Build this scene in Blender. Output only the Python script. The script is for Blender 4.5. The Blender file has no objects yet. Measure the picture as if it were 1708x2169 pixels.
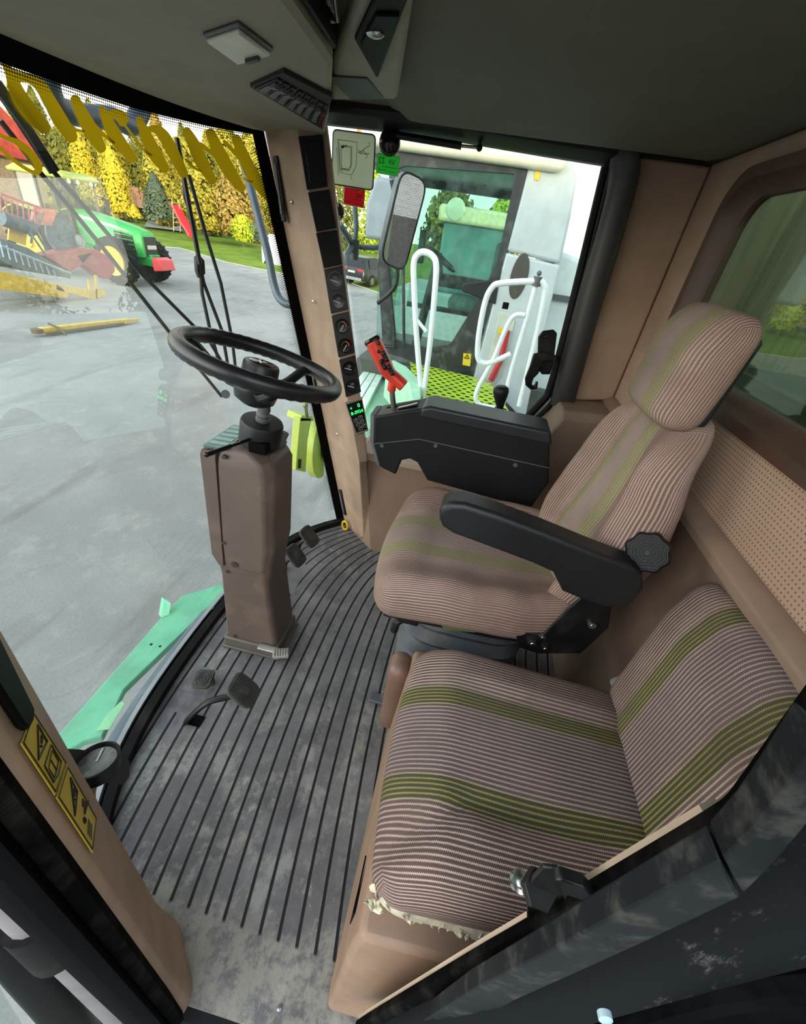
import bpy, bmesh, math, random
from mathutils import Vector as Vc, Matrix, noise as mnoise
random.seed(7)
PI = math.pi
SC = bpy.context.scene
COL = SC.collection

# ---------------------------------------------------------------- camera
IW, IH, FP = 1708.0, 2169.0, 872.0
CX, CY = 854.0, 1084.5
CAM = Vc((0.0, 0.0, 1.35))
def _ray(px, py):
    return Vc((px - CX, py - CY, FP))
_d = _ray(652, 2375).normalized()
_x = _ray(1052, 518); _x = (_x - _d * _x.dot(_d)).normalized()
_z = -_d
_y = _z.cross(_x)
ROT = Matrix((_x, _y, _z))                      # world from (right, down, forward)
def wray(px, py):
    return ROT @ _ray(px, py)
def at(px, py, x=None, y=None, z=None):
    """point where the sight line meets an axis plane of the cab"""
    w = wray(px, py)
    if x is not None: t = (x - CAM.x) / w.x
    elif y is not None: t = (y - CAM.y) / w.y
    else: t = (z - CAM.z) / w.z
    return CAM + w * t
def atp(px, py, p0, n):
    w = wray(px, py)
    return CAM + w * ((Vc(p0) - CAM).dot(n) / w.dot(n))

cd = bpy.data.cameras.new('camera')
cam = bpy.data.objects.new('camera', cd); COL.objects.link(cam)
cd.sensor_fit = 'HORIZONTAL'; cd.sensor_width = 36.0
cd.lens = 36.0 * FP / IW
cd.clip_start = 0.01; cd.clip_end = 600
_m = Matrix((ROT.col[0], -ROT.col[1], -ROT.col[2])).transposed().to_4x4()
_m.translation = CAM
cam.matrix_world = _m
SC.camera = cam

# ---------------------------------------------------------------- materials
def srgb(h):
    h = h.lstrip('#')
    o = []
    for i in (0, 2, 4):
        c = int(h[i:i+2], 16) / 255
        o.append(c / 12.92 if c <= .04045 else ((c + .055) / 1.055) ** 2.4)
    return tuple(o)
class NT:
    def __init__(s, name):
        s.m = bpy.data.materials.new(name); s.m.use_nodes = True
        s.t = s.m.node_tree; s.t.nodes.clear()
        s.out = s.n('ShaderNodeOutputMaterial')
    def n(s, typ, **k):
        nd = s.t.nodes.new(typ)
        for a, b in k.items(): setattr(nd, a, b)
        return nd
    def l(s, a, b): s.t.links.new(a, b)
    def set(s, nd, i, v):
        if hasattr(v, 'is_output') or isinstance(v, bpy.types.NodeSocket): s.l(v, nd.inputs[i])
        else: nd.inputs[i].default_value = v
    def math(s, op, a, b=0.0, c=0.0):
        nd = s.n('ShaderNodeMath', operation=op)
        s.set(nd, 0, a); s.set(nd, 1, b)
        if op in ('MULTIPLY_ADD', 'SMOOTH_MIN', 'WRAP', 'COMPARE'): s.set(nd, 2, c)
        return nd.outputs[0]
    def sstep(s, v, a, b):
        nd = s.n('ShaderNodeMapRange', interpolation_type='SMOOTHSTEP')
        s.set(nd, 0, v); s.set(nd, 1, a); s.set(nd, 2, b); s.set(nd, 3, 0.0); s.set(nd, 4, 1.0)
        return nd.outputs[0]
    def mix(s, f, a, b):
        nd = s.n('ShaderNodeMix', data_type='RGBA')
        s.set(nd, 0, f)
        for i, v in ((6, a), (7, b)):
            if isinstance(v, tuple): v = tuple(v[:3]) + (1,)
            s.set(nd, i, v)
        return nd.outputs[2]
    def noise(s, scale, detail=4, rough=.55, vec=None, stretch=None):
        if vec is None: vec = s.coord()
        if stretch:
            mp = s.n('ShaderNodeMapping'); s.l(vec, mp.inputs[0]); mp.inputs[3].default_value = stretch; vec = mp.outputs[0]
        nd = s.n('ShaderNodeTexNoise'); s.l(vec, nd.inputs['Vector'])
        nd.inputs['Scale'].default_value = scale; nd.inputs['Detail'].default_value = detail; nd.inputs['Roughness'].default_value = rough
        return nd.outputs[0]
    def coord(s, which='Object'):
        if not hasattr(s, '_c'): s._c = s.n('ShaderNodeTexCoord')
        return s._c.outputs[which]
    def bump(s, h, strength=.3, dist=.002):
        nd = s.n('ShaderNodeBump'); s.l(h, nd.inputs['Height'])
        nd.inputs['Strength'].default_value = strength; nd.inputs['Distance'].default_value = dist
        return nd.outputs[0]
    def pbr(s, col, rough=.5, metal=0.0, nrm=None, spec=.5, trans=0, emis=None, estr=0):
        b = s.n('ShaderNodeBsdfPrincipled')
        if isinstance(col, tuple): col = tuple(col[:3]) + (1,)
        s.set(b, 'Base Color', col); s.set(b, 'Roughness', rough); s.set(b, 'Metallic', metal)
        b.inputs['Specular IOR Level'].default_value = spec
        if nrm is not None: s.l(nrm, b.inputs['Normal'])
        if emis:
            b.inputs['Emission Color'].default_value = tuple(emis) + (1,); b.inputs['Emission Strength'].default_value = estr
        s.l(b.outputs[0], s.out.inputs[0])
        return b
MATS = {}
def mat(name, col, rough=.5, metal=0.0, var=.12, vs=9, grain=None, gs=900, gd=.0006, spec=.5, dirt=None, ds=5, da=.35):
    """plastic, paint or metal: a base colour, a slow tone variation, an optional fine moulded grain and optional dust"""
    if isinstance(col, str): col = srgb(col)
    t = NT(name)
    n = t.noise(vs, 3)
    c = t.mix(t.sstep(n, .3, .7), tuple(x * (1 - var) for x in col), tuple(min(1, x * (1 + var)) for x in col))
    r = rough
    if dirt:
        d = srgb(dirt) if isinstance(dirt, str) else dirt
        k = t.math('MULTIPLY', t.sstep(t.noise(ds, 7, .65), .48, .68), da)
        c = t.mix(k, c, d)
        r = t.math('MULTIPLY_ADD', k, .4, rough)
    nr = t.bump(t.noise(gs, 2), grain, gd) if grain else None
    t.pbr(c, r, metal, nr, spec)
    MATS[name] = t.m
    return t.m
def emat(name, col, s):
    t = NT(name); e = t.n('ShaderNodeEmission'); e.inputs[0].default_value = tuple(srgb(col)) + (1,); e.inputs[1].default_value = s
    t.l(e.outputs[0], t.out.inputs[0]); return t.m
def glass_mat(name, tint='#f2f7f5', refl=.6, dust=.0, dustcol='#b9b6a4', streak=None, rough=0.0):
    """a thin pane: lets light through, mirrors a little by the viewing angle, with a film of dust"""
    t = NT(name)
    tr = t.n('ShaderNodeBsdfTransparent'); tr.inputs[0].default_value = tuple(srgb(tint)) + (1,)
    gl = t.n('ShaderNodeBsdfGlossy'); gl.inputs['Roughness'].default_value = rough; gl.inputs[0].default_value = (1, 1, 1, 1)
    fr = t.n('ShaderNodeFresnel'); fr.inputs[0].default_value = 1.45
    f = t.math('MULTIPLY', fr.outputs[0], refl)
    mx = t.n('ShaderNodeMixShader'); t.l(f, mx.inputs[0]); t.l(tr.outputs[0], mx.inputs[1]); t.l(gl.outputs[0], mx.inputs[2])
    o = mx.outputs[0]
    if dust:
        df = t.n('ShaderNodeBsdfDiffuse'); df.inputs[0].default_value = tuple(srgb(dustcol)) + (1,)
        k = t.math('MULTIPLY', t.sstep(t.noise(7, 6, .7, stretch=streak), .35, .8), dust)
        m2 = t.n('ShaderNodeMixShader'); t.l(k, m2.inputs[0]); t.l(o, m2.inputs[1]); t.l(df.outputs[0], m2.inputs[2]); o = m2.outputs[0]
    t.l(o, t.out.inputs[0])
    return t.m

# ---------------------------------------------------------------- mesh builder
def V(*a):
    return Vc(a) if len(a) == 3 else Vc(a[0])
def frame(d):
    d = d.normalized()
    u = Vc((0, 0, 1)) if abs(d.z) < .9 else Vc((1, 0, 0))
    a = d.cross(u).normalized()
    return a, d.cross(a).normalized()
def spline(pts, n=8, closed=False):
    P = [V(p) for p in pts]; out = []; m = len(P)
    rng = range(m) if closed else range(m - 1)
    for i in rng:
        g = (lambda k: P[k % m]) if closed else (lambda k: P[max(0, min(m - 1, k))])
        p0, p1, p2, p3 = g(i - 1), g(i), g(i + 1), g(i + 2)
        for j in range(n):
            t = j / n
            out.append(.5 * ((2 * p1) + (p2 - p0) * t + (2 * p0 - 5 * p1 + 4 * p2 - p3) * t * t + (3 * p1 - p0 - 3 * p2 + p3) * t ** 3))
    if not closed: out.append(P[-1])
    return out
class M:
    def __init__(s):
        s.b = bmesh.new(); s.uv = {}
    def v(s, p): return s.b.verts.new(p)
    def face(s, vs):
        try: return s.b.faces.new(vs)
        except ValueError: return None
    def poly(s, pts): s.face([s.v(p) for p in pts]); return s
    def box(s, c, size, rot=None):
        c = V(c); h = [x / 2 for x in size]; R = rot or Matrix.Identity(3); vs = []
        for x in (-1, 1):
            for y in (-1, 1):
                for z in (-1, 1): vs.append(s.v(c + R @ Vc((x * h[0], y * h[1], z * h[2]))))
        for f in ((0, 1, 3, 2), (4, 6, 7, 5), (0, 4, 5, 1), (2, 3, 7, 6), (0, 2, 6, 4), (1, 5, 7, 3)): s.face([vs[i] for i in f])
        return s
    def bar(s, p0, p1, w, h, up=(0, 0, 1)):
        p0, p1 = V(p0), V(p1); d = (p1 - p0).normalized(); a = d.cross(V(up)).normalized(); b = a.cross(d)
        R = Matrix((d, a, b)).transposed()
        return s.box((p0 + p1) / 2, ((p1 - p0).length, w, h), R)
    def prism(s, pts, off):
        off = V(off); a = [s.v(V(p)) for p in pts]; b = [s.v(V(p) + off) for p in pts]; n = len(a)
        s.face(a[::-1]); s.face(b)
        for i in range(n): s.face([a[i], a[(i + 1) % n], b[(i + 1) % n], b[i]])
        return s
    def loft(s, rings, closed=True, cap=True):
        R = [[s.v(p) for p in r] for r in rings]; n = len(R[0])
        for i in range(len(R) - 1):
            for j in range(n if closed else n - 1):
                k = (j + 1) % n
                s.face([R[i][j], R[i][k], R[i + 1][k], R[i + 1][j]])
        if cap and closed: s.face(R[0][::-1]); s.face(R[-1])
        return s
    def tube(s, pts, r, n=10, closed=False, smooth=0, flat=None):
        P = [V(p) for p in pts]
        if smooth: P = spline(P, smooth, closed)
        m = len(P); rings = []
        a = None
        for i in range(m):
            if closed: d = P[(i + 1) % m] - P[(i - 1) % m]
            else: d = P[min(m - 1, i + 1)] - P[max(0, i - 1)]
            d.normalize()
            if a is None: a, b = frame(d)
            else:
                a = (a - d * a.dot(d)).normalized(); b = d.cross(a).normalized()
            rr = r(i / max(1, m - 1)) if callable(r) else r
            fl = flat or (1, 1)
            rings.append([P[i] + (a * math.cos(t) * fl[0] + b * math.sin(t) * fl[1]) * rr for t in [2 * PI * k / n for k in range(n)]])
        if closed: rings.append(rings[0])
        if closed:
            R = [[s.v(p) for p in r_] for r_ in rings[:-1]]
            for i in range(m):
                for j in range(n):
                    k = (j + 1) % n
                    s.face([R[i][j], R[i][k], R[(i + 1) % m][k], R[(i + 1) % m][j]])
        else: s.loft(rings)
        return s
    def cyl(s, p0, p1, r0, r1=None, n=20):
        p0, p1 = V(p0), V(p1); r1 = r0 if r1 is None else r1; a, b = frame(p1 - p0)
        ring = lambda p, r: [p + (a * math.cos(2 * PI * k / n) + b * math.sin(2 * PI * k / n)) * r for k in range(n)]
        return s.loft([ring(p0, r0), ring(p1, r1)])
    def lathe(s, o, ax, prof, n=28):
        o = V(o); ax = V(ax).normalized(); a, b = frame(ax)
        return s.loft([[o + ax * h + (a * math.cos(2 * PI * k / n) + b * math.sin(2 * PI * k / n)) * max(r, 1e-4) for k in range(n)] for r, h in prof])
    def grid(s, f, nu, nv, uvf=None):
        Gd = [[s.v(f(i / nu, j / nv)) for j in range(nv + 1)] for i in range(nu + 1)]
        for i in range(nu):
            for j in range(nv): s.face([Gd[i][j], Gd[i + 1][j], Gd[i + 1][j + 1], Gd[i][j + 1]])
        return s
    def sphere(s, c, r, n=16, sc=(1, 1, 1)):
        c = V(c)
        return s.loft([[c + Vc((math.cos(2 * PI * k / n) * math.sin(t) * r * sc[0], math.sin(2 * PI * k / n) * math.sin(t) * r * sc[1], -math.cos(t) * r * sc[2])) for k in range(n)]
                       for t in [max(.01, min(PI - .01, PI * i / (n // 2))) for i in range(n // 2 + 1)]])
    def rbox(s, half, r, n, deform, front='z', nr=5):
        """rounded cushion block; deform maps local points to the cab; stores stripe coordinates"""
        hx, hy, hz = half
        def axis(h):
            inn = h - r
            L = [-h + r * (1 - math.cos(PI / 2 * i / nr)) for i in range(nr)]
            L += [-inn + 2 * inn * i / n for i in range(n + 1)]
            L += [h - r * (1 - math.cos(PI / 2 * (nr - 1 - i) / nr)) for i in range(nr)]
            return L
        A = [axis(hx), axis(hy), axis(hz)]
        cache = {}
        H = (hx, hy, hz)
        fz = 2 if front == 'z' else 1
        def vert(q):
            key = tuple(round(c, 6) for c in q)
            if key in cache: return cache[key]
            inn = Vc([max(-(H[i] - r), min(H[i] - r, q[i])) for i in range(3)])
            d = Vc(q) - inn
            p = inn + d.normalized() * r if d.length > 1e-9 else inn
            w = s.v(deform(p))
            cache[key] = w
            return w
        for ax in range(3):
            o = [i for i in range(3) if i != ax]
            for sg in (-1, 1):
                U, W = A[o[0]], A[o[1]]
                for i in range(len(U) - 1):
                    for j in range(len(W) - 1):
                        qs = []
                        for (a, b) in ((i, j), (i + 1, j), (i + 1, j + 1), (i, j + 1)):
                            q = [0, 0, 0]; q[ax] = sg * H[ax]; q[o[0]] = U[a]; q[o[1]] = W[b]; qs.append(tuple(q))
                        if (sg < 0) != (ax == 1): qs = qs[::-1]
                        vs = [vert(q) for q in qs]
                        f = s.face(vs)
                        if f:
                            uvs = []
                            for q in qs:
                                u = q[0]
                                if ax == 0:
                                    dep = (H[2] - q[2]) if front == 'z' else (H[1] - q[1])
                                    u = sg * (hx + dep)
                                vv = q[1] if front == 'z' else q[2]
                                if ax == (1 if front == 'z' else 2):
                                    vv = sg * (H[ax] + ((H[2] - q[2]) if front == 'z' else (H[1] - q[1])))
                                uvs.append((u, vv))
                            s.uv[f] = uvs
        return s
    def text(s, txt, o, xd, yd, size, lift=0.0):
        cu = bpy.data.curves.new('t', 'FONT'); cu.body = txt; cu.size = 1.0; cu.align_x = 'CENTER'; cu.align_y = 'CENTER'
        ob = bpy.data.objects.new('t', cu); me = bpy.data.meshes.new_from_object(ob)
        o, xd, yd = V(o), V(xd).normalized(), V(yd).normalized(); nn = xd.cross(yd).normalized()
        vs = [s.v(o + (xd * v.co.x + yd * v.co.y) * size + nn * lift) for v in me.vertices]
        for p in me.polygons: s.face([vs[i] for i in p.vertices])
        bpy.data.objects.remove(ob); bpy.data.curves.remove(cu); bpy.data.meshes.remove(me)
        return s
    def build(s, name, material, parent=None, bevel=0, seg=2, ang=35, smooth=True, solid=0, label=None, noise=0):
        if s.uv:
            ul = s.b.loops.layers.uv.new('UVMap')
            for f, uvs in s.uv.items():
                if f.is_valid:
                    for lp, uv in zip(f.loops, uvs): lp[ul].uv = uv
        s.b.normal_update()
        bmesh.ops.recalc_face_normals(s.b, faces=s.b.faces)
        me = bpy.data.meshes.new(name); s.b.to_mesh(me); s.b.free()
        if isinstance(material, (list, tuple)):
            for k in material: me.materials.append(k)
        else: me.materials.append(material)
        if smooth:
            me.shade_smooth(); me.set_sharp_from_angle(angle=math.radians(ang))
        o = bpy.data.objects.new(name, me); COL.objects.link(o)
        if solid:
            md = o.modifiers.new('s', 'SOLIDIFY'); md.thickness = solid; md.offset = 0
        if bevel:
            md = o.modifiers.new('b', 'BEVEL'); md.width = bevel; md.segments = seg; md.limit_method = 'ANGLE'; md.angle_limit = math.radians(40)
            md.harden_normals = False
        if parent is not None:
            o.parent = parent
            base = parent; off = Vc((0, 0, 0))
            while base is not None:
                off = off + base.location; base = base.parent
            o.location = -off
        if label: o['label'] = label
        return o
def tag(o, label, cat, group=None):
    o['label'] = label; o['category'] = cat
    if group: o['group'] = group
    return o
def thing(name, label, cat, loc=(0, 0, 0), group=None):
    o = bpy.data.objects.new(name, None); COL.objects.link(o); o.location = loc; o.empty_display_size = .05
    return tag(o, label, cat, group)
def struct(o):
    o['kind'] = 'structure'; return o
def dup(root, loc, label=None, group=None):
    r = root.copy(); COL.objects.link(r); r.location = loc
    if label: r['label'] = label
    if group: r['group'] = group
    for ch in list(root.children):
        c = ch.copy(); COL.objects.link(c); c.parent = r
        for g in ch.children:
            e = g.copy(); COL.objects.link(e); e.parent = c
    return r
def lerp(a, b, t): return a + (b - a) * t
def smooth01(t): t = max(0, min(1, t)); return t * t * (3 - 2 * t)
# ================================================================ materials of the cab
def film(name, col, tl):
    """sticker film: part of the daylight behind it shines through"""
    t = NT(name); c = tuple(srgb(col)) + (1,)
    d = t.n('ShaderNodeBsdfDiffuse'); d.inputs[0].default_value = c; r = t.n('ShaderNodeBsdfTranslucent'); r.inputs[0].default_value = c
    mx = t.n('ShaderNodeMixShader'); mx.inputs[0].default_value = tl; t.l(d.outputs[0], mx.inputs[1]); t.l(r.outputs[0], mx.inputs[2]); t.l(mx.outputs[0], t.out.inputs[0])
    return t.m
TAN = mat('tan_plastic', '#a58b75', .55, grain=.35, gs=700, gd=.0008, dirt='#8d7c6c', ds=3, da=.25)
TANW = mat('tan_wall_vinyl', '#9f8671', .6, grain=.5, gs=420, gd=.0010, var=.08)
TANL = mat('pale_tan_plastic', '#b9a48c', .5, grain=.25, gs=700, gd=.0006, dirt='#8d7c6c', ds=4, da=.3)
BROWN = mat('brown_column_plastic', '#5e4f46', .5, grain=.4, gs=800, gd=.0008, var=.07, dirt='#a2927f', ds=6, da=.18)
BRTRIM = mat('brown_window_trim', '#4a352a', .5, grain=.3)
HEAD = mat('headliner_grey', '#625f52', .8, grain=.6, gs=600, gd=.001, var=.06)
CONS = mat('overhead_console_grey', '#8f8876', .65, grain=.5, gs=600, gd=.0008, var=.07)
BLK = mat('black_plastic', '#17181a', .45, grain=.4, gs=900, gd=.0006, var=.15, spec=.35)
BLKS = mat('black_glossy', '#141416', .18, var=.1)
BLKM = mat('black_matt_metal', '#0e0f11', .4, var=.2, dirt='#4b463d', ds=8, da=.2, spec=.35)
RUB = mat('black_rubber', '#121212', .62, var=.2, dirt='#5a564a', ds=6, da=.2, grain=.3, spec=.2)
RUBG = mat('dusty_pedal_rubber', '#4a4843', .75, var=.15, dirt='#6f685e', ds=20, da=.35, spec=.25)
WHEEL = mat('steering_wheel_rubber', '#191b1d', .34, grain=.25, gs=1100, gd=.0004)
FRIT = mat('black_frit', '#0b0a09', .5, spec=.05)
STEEL = mat('bare_steel', '#a8a59c', .3, 1.0, var=.2, dirt='#6b5c49', ds=20, da=.4)
ZINC = mat('zinc_bolt', '#c2c2bd', .25, 1.0)
RED = mat('red_grip_plastic', '#e0412c', .35, grain=.2, gs=900, gd=.0004, var=.05)
GREY = mat('grey_plastic', '#56585a', .5, grain=.3)
LGREY = mat('light_grey_plastic', '#8a8d8c', .5, grain=.25)
YEL = mat('yellow_decal', '#d9bd2e', .45, var=.05, dirt='#9c8832', ds=20, da=.3)
INK = mat('black_ink', '#121212', .5)
WHT = mat('white_paint', '#e9efee', .35, var=.05, dirt='#9b9889', ds=9, da=.25)
LETTER = film('yellow_vinyl_letter', '#c8a814', .30)
DECALW = film('pale_green_grey_sticker', '#ccd2b8', .55)
DECALI = mat('grey_line_ink', '#8f9684', .5)
GRN = film('green_sticker', '#36c942', .5)
REDST = film('red_sticker', '#d6242c', .5)
WSTK = film('white_sticker', '#e3e7e0', .5)
LAMPW = mat('frosted_lamp_plastic', '#c6c7b4', .35, var=.08)
DISPB = mat('display_black', '#0b0d0d', .2)
LED = emat('green_digits', '#2bff5e', 3.0)
NEEDLE = mat('white_needle', '#d8d8d2', .4)
GGRN = mat('gauge_green', '#1f5b22', .5)
GORG = mat('gauge_orange', '#d9643c', .5)
VINYL = mat('brown_vinyl_boot', '#7a5f50', .4, grain=.3)
FOAM = mat('torn_tape_and_foam', '#b9b098', .6, var=.25, vs=40)
YELR = mat('yellow_plastic_ring', '#d8b31c', .4)

def fabric(name, dk1, dk2, lt1, lt2, bandc, bandw, bdk, blt, cdk, clt, fade, ribw, sidec):
    """ribbed seat cloth: brown ground, pale ribs along the seat, two bands of yellow-green ribs; stripes follow the cloth (UV)"""
    t = NT(name)
    uv = t.n('ShaderNodeUVMap'); sp = t.n('ShaderNodeSeparateXYZ'); t.l(uv.outputs[0], sp.inputs[0])
    u, v = sp.outputs[0], sp.outputs[1]
    wob = t.math('MULTIPLY', t.math('SINE', t.math('MULTIPLY', v, 2 * PI / .0034)), .0007)
    uu = t.math('ADD', u, wob)
    ph = t.math('FRACT', t.math('DIVIDE', t.math('ADD', uu, 10.0), .0080))
    tri = t.math('ABSOLUTE', t.math('SUBTRACT', ph, .5))
    rib = t.sstep(tri, ribw + .08, ribw - .08)
    au = t.math('ABSOLUTE', u)
    band = t.math('SUBTRACT', 1.0, t.sstep(t.math('ABSOLUTE', t.math('SUBTRACT', au, bandc)), bandw - .002, bandw + .002))
    wear = t.noise(6, 5, .6)
    centre = t.math('SUBTRACT', 1.0, t.sstep(au, bandc - bandw - .012, bandc - bandw + .004))
    dk = t.mix(t.sstep(wear, .35, .7), srgb(dk1), srgb(dk2))
    dk = t.mix(t.math('MULTIPLY', t.sstep(au, bandc + .045, bandc + .075), .5), dk, srgb(sidec))
    dk = t.mix(band, dk, srgb(bdk)); dk = t.mix(t.math('MULTIPLY', centre, .6), dk, srgb(cdk))
    lt = t.mix(t.sstep(wear, .3, .7), srgb(lt1), srgb(lt2))
    lt = t.mix(t.math('MULTIPLY', centre, .6), lt, srgb(clt)); lt = t.mix(band, lt, srgb(blt))
    soft = t.math('MULTIPLY', t.sstep(t.noise(2.6, 5, .6), .42, .62), fade)
    ribf = t.math('MULTIPLY', rib, t.math('SUBTRACT', 1.0, t.math('MULTIPLY', soft, .45)))
    c = t.mix(ribf, dk, lt)
    c = t.mix(t.math('MULTIPLY', t.sstep(t.noise(3.2, 6, .6), .5, .72), .40), c, srgb('#6e625a'))
    wv = t.noise(700, 2, .6)
    c = t.mix(t.math('MULTIPLY', t.sstep(wv, .45, .7), .18), c, srgb('#3d342f'))
    h = t.math('ADD', rib, t.math('MULTIPLY', wv, .8))
    t.pbr(c, .92, 0, t.bump(h, .5, .0012), .12)
    return t.m
FABRIC = fabric('striped_seat_fabric', '#63514a', '#7a665d', '#c2ab9f', '#d4c0b3', .088, .020, '#554b3f', '#959c55', '#665a59', '#a2948f', 1.0, .165, '#594840')
FABRICD = fabric('worn_driver_seat_fabric', '#836c62', '#937c71', '#b89f94', '#c6afa3', .062, .024, '#8b8068', '#a2a077', '#9a8883', '#aa9994', 1.4, .19, '#6a5247')

def floor_mat():
    """dark rubber mat with narrow grooves that follow the curve of the windscreen"""
    t = NT('ribbed_rubber_floor_mat')
    sp = t.n('ShaderNodeSeparateXYZ'); t.l(t.coord(), sp.inputs[0])
    x, y = sp.outputs[0], sp.outputs[1]
    s = t.math('SUBTRACT', x, .94)
    s2 = t.math('MULTIPLY', s, s)
    sright = t.math('MAXIMUM', s, 0.0)
    s4 = t.math('MULTIPLY', t.math('MULTIPLY', sright, sright), t.math('MULTIPLY', sright, sright))
    yf = t.math('SUBTRACT', t.math('SUBTRACT', .79, t.math('MULTIPLY', s2, .10)), t.math('MULTIPLY', s4, .46))
    q = t.math('SUBTRACT', yf, y)                       # distance behind the front edge
    fr = t.math('FRACT', t.math('ADD', t.math('DIVIDE', q, .0445), .35))
    d = t.math('ABSOLUTE', t.math('SUBTRACT', fr, .5))
    groove = t.sstep(d, .105, .055)
    edge = t.math('MULTIPLY', t.sstep(d, .16, .11), t.math('SUBTRACT', 1.0, groove))
    reg = t.math('MULTIPLY', t.sstep(t.math('MULTIPLY_ADD', y, -.03, x), .196, .203), t.sstep(q, .012, .018))
    # smooth patches round the pedals
    def hole(cx, cy, rx, ry):
        a = t.math('DIVIDE', t.math('SUBTRACT', x, cx), rx); b = t.math('DIVIDE', t.math('SUBTRACT', y, cy), ry)
        r = t.math('MAXIMUM', t.math('ABSOLUTE', a), t.math('ABSOLUTE', b))
        return t.sstep(r, .97, 1.03)
    reg = t.math('MULTIPLY', reg, hole(.70, .655, .085, .045))
    reg = t.math('MULTIPLY', reg, hole(1.30, .60, .10, .055))
    groove = t.math('MULTIPLY', groove, reg)
    n1 = t.noise(3.0, 8, .68); n2 = t.noise(16, 8, .7); n3 = t.noise(60, 5, .7)
    base = t.mix(t.sstep(n1, .4, .62), srgb('#625f5e'), srgb('#7a7776'))
    dust = t.math('MULTIPLY', t.sstep(n2, .5, .62), t.sstep(t.noise(2.3, 5, .6), .40, .62))
    near = t.sstep(x, .85, .35)
    dust = t.math('MULTIPLY', dust, t.math('MULTIPLY_ADD', near, .30, .40))
    c = t.mix(dust, base, srgb('#aaa596'))
    mot = t.math('MULTIPLY', t.sstep(t.noise(7, 9, .75), .50, .60), t.math('MULTIPLY_ADD', t.sstep(x, 1.2, .15), .45, .15))
    c = t.mix(mot, c, srgb('#a6a497'))
    drk = t.math('MULTIPLY', t.sstep(t.noise(5.2, 8, .75, stretch=(1, 1.2, 1)), .52, .62), .45)
    c = t.mix(drk, c, srgb('#46434a'))
    scr = t.math('MULTIPLY', t.sstep(t.noise(30, 6, .7, stretch=(.18, 1.3, 1)), .60, .68), .30)
    c = t.mix(scr, c, srgb('#b0aea4'))
    sill = t.math('MULTIPLY', t.math('MULTIPLY', t.sstep(x, .26, .18), t.sstep(t.noise(24, 8, .75), .40, .56)), .6)
    c = t.mix(sill, c, srgb('#a09a88'))
    spk = t.math('MULTIPLY', t.sstep(n3, .63, .68), .55)
    c = t.mix(spk, c, srgb('#a39c8e'))
    c = t.mix(t.math('MULTIPLY', edge, .25), c, srgb('#7d7b78'))
    c = t.mix(groove, c, srgb('#141313'))
    h = t.math('SUBTRACT', t.math('MULTIPLY', t.noise(140, 4), .12), groove)
    t.pbr(c, .62, 0, t.bump(h, .9, .004), .4)
    return t.m
FLOOR = floor_mat()

def perf_vinyl():
    t = NT('perforated_wall_vinyl')
    sp = t.n('ShaderNodeSeparateXYZ'); t.l(t.coord(), sp.inputs[0])
    p = .0095
    fx = t.math('SUBTRACT', t.math('FRACT', t.math('DIVIDE', t.math('ADD', sp.outputs[0], 5.0), p)), .5)
    fz = t.math('SUBTRACT', t.math('FRACT', t.math('DIVIDE', t.math('ADD', sp.outputs[2], 5.0), p)), .5)
    r = t.math('SQRT', t.math('ADD', t.math('MULTIPLY', fx, fx), t.math('MULTIPLY', fz, fz)))
    dot = t.sstep(r, .24, .14)
    c = t.mix(dot, t.mix(t.sstep(t.noise(4, 4), .3, .7), srgb('#ad927d'), srgb('#b89d88')), srgb('#7b6250'))
    t.pbr(c, .6, 0, t.bump(t.math('SUBTRACT', 1.0, dot), .4, .0015), .3)
    return t.m
PERF = perf_vinyl()

def rubber_seal():
    t = NT('corrugated_door_seal')
    sp = t.n('ShaderNodeSeparateXYZ'); t.l(t.coord(), sp.inputs[0])
    w = t.math('SINE', t.math('MULTIPLY', sp.outputs[2], 2 * PI / .006))
    c = t.mix(t.sstep(t.noise(8, 6, .7), .45, .7), srgb('#0a0a0a'), srgb('#262420'))
    t.pbr(c, .8, 0, t.bump(t.math('MULTIPLY', w, .5), .4, .0015), .02)
    return t.m
SEAL = rubber_seal()
def scuffed():
    t = NT('scuffed_black_sill')
    n = t.noise(26, 8, .75, stretch=(1, 1, .25))
    c = t.mix(t.math('MULTIPLY', t.sstep(n, .58, .72), .5), srgb('#15181a'), srgb('#86857a'))
    t.pbr(c, .6, 0, t.bump(n, .2, .002), .06)
    return t.m
SCUFF = scuffed()


GLASSW = glass_mat('windscreen_glass', '#f6faf7', .18, .012, '#c9c8b6')
GLASSR = glass_mat('side_window_glass', '#f3f8f5', .35, .04, '#c9c8b6')
GLASSB = glass_mat('rear_window_glass', '#cdd6c6', .4, .05, '#8a9078', (1, 1, .15))
GLASST = glass_mat('green_tinted_cab_glass', '#c3e3da', .8, .16, '#a9c4ba')
GLASSD = glass_mat('tractor_cab_glass', '#d8e0b8', .12, .10, '#cfd2a8')
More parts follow.
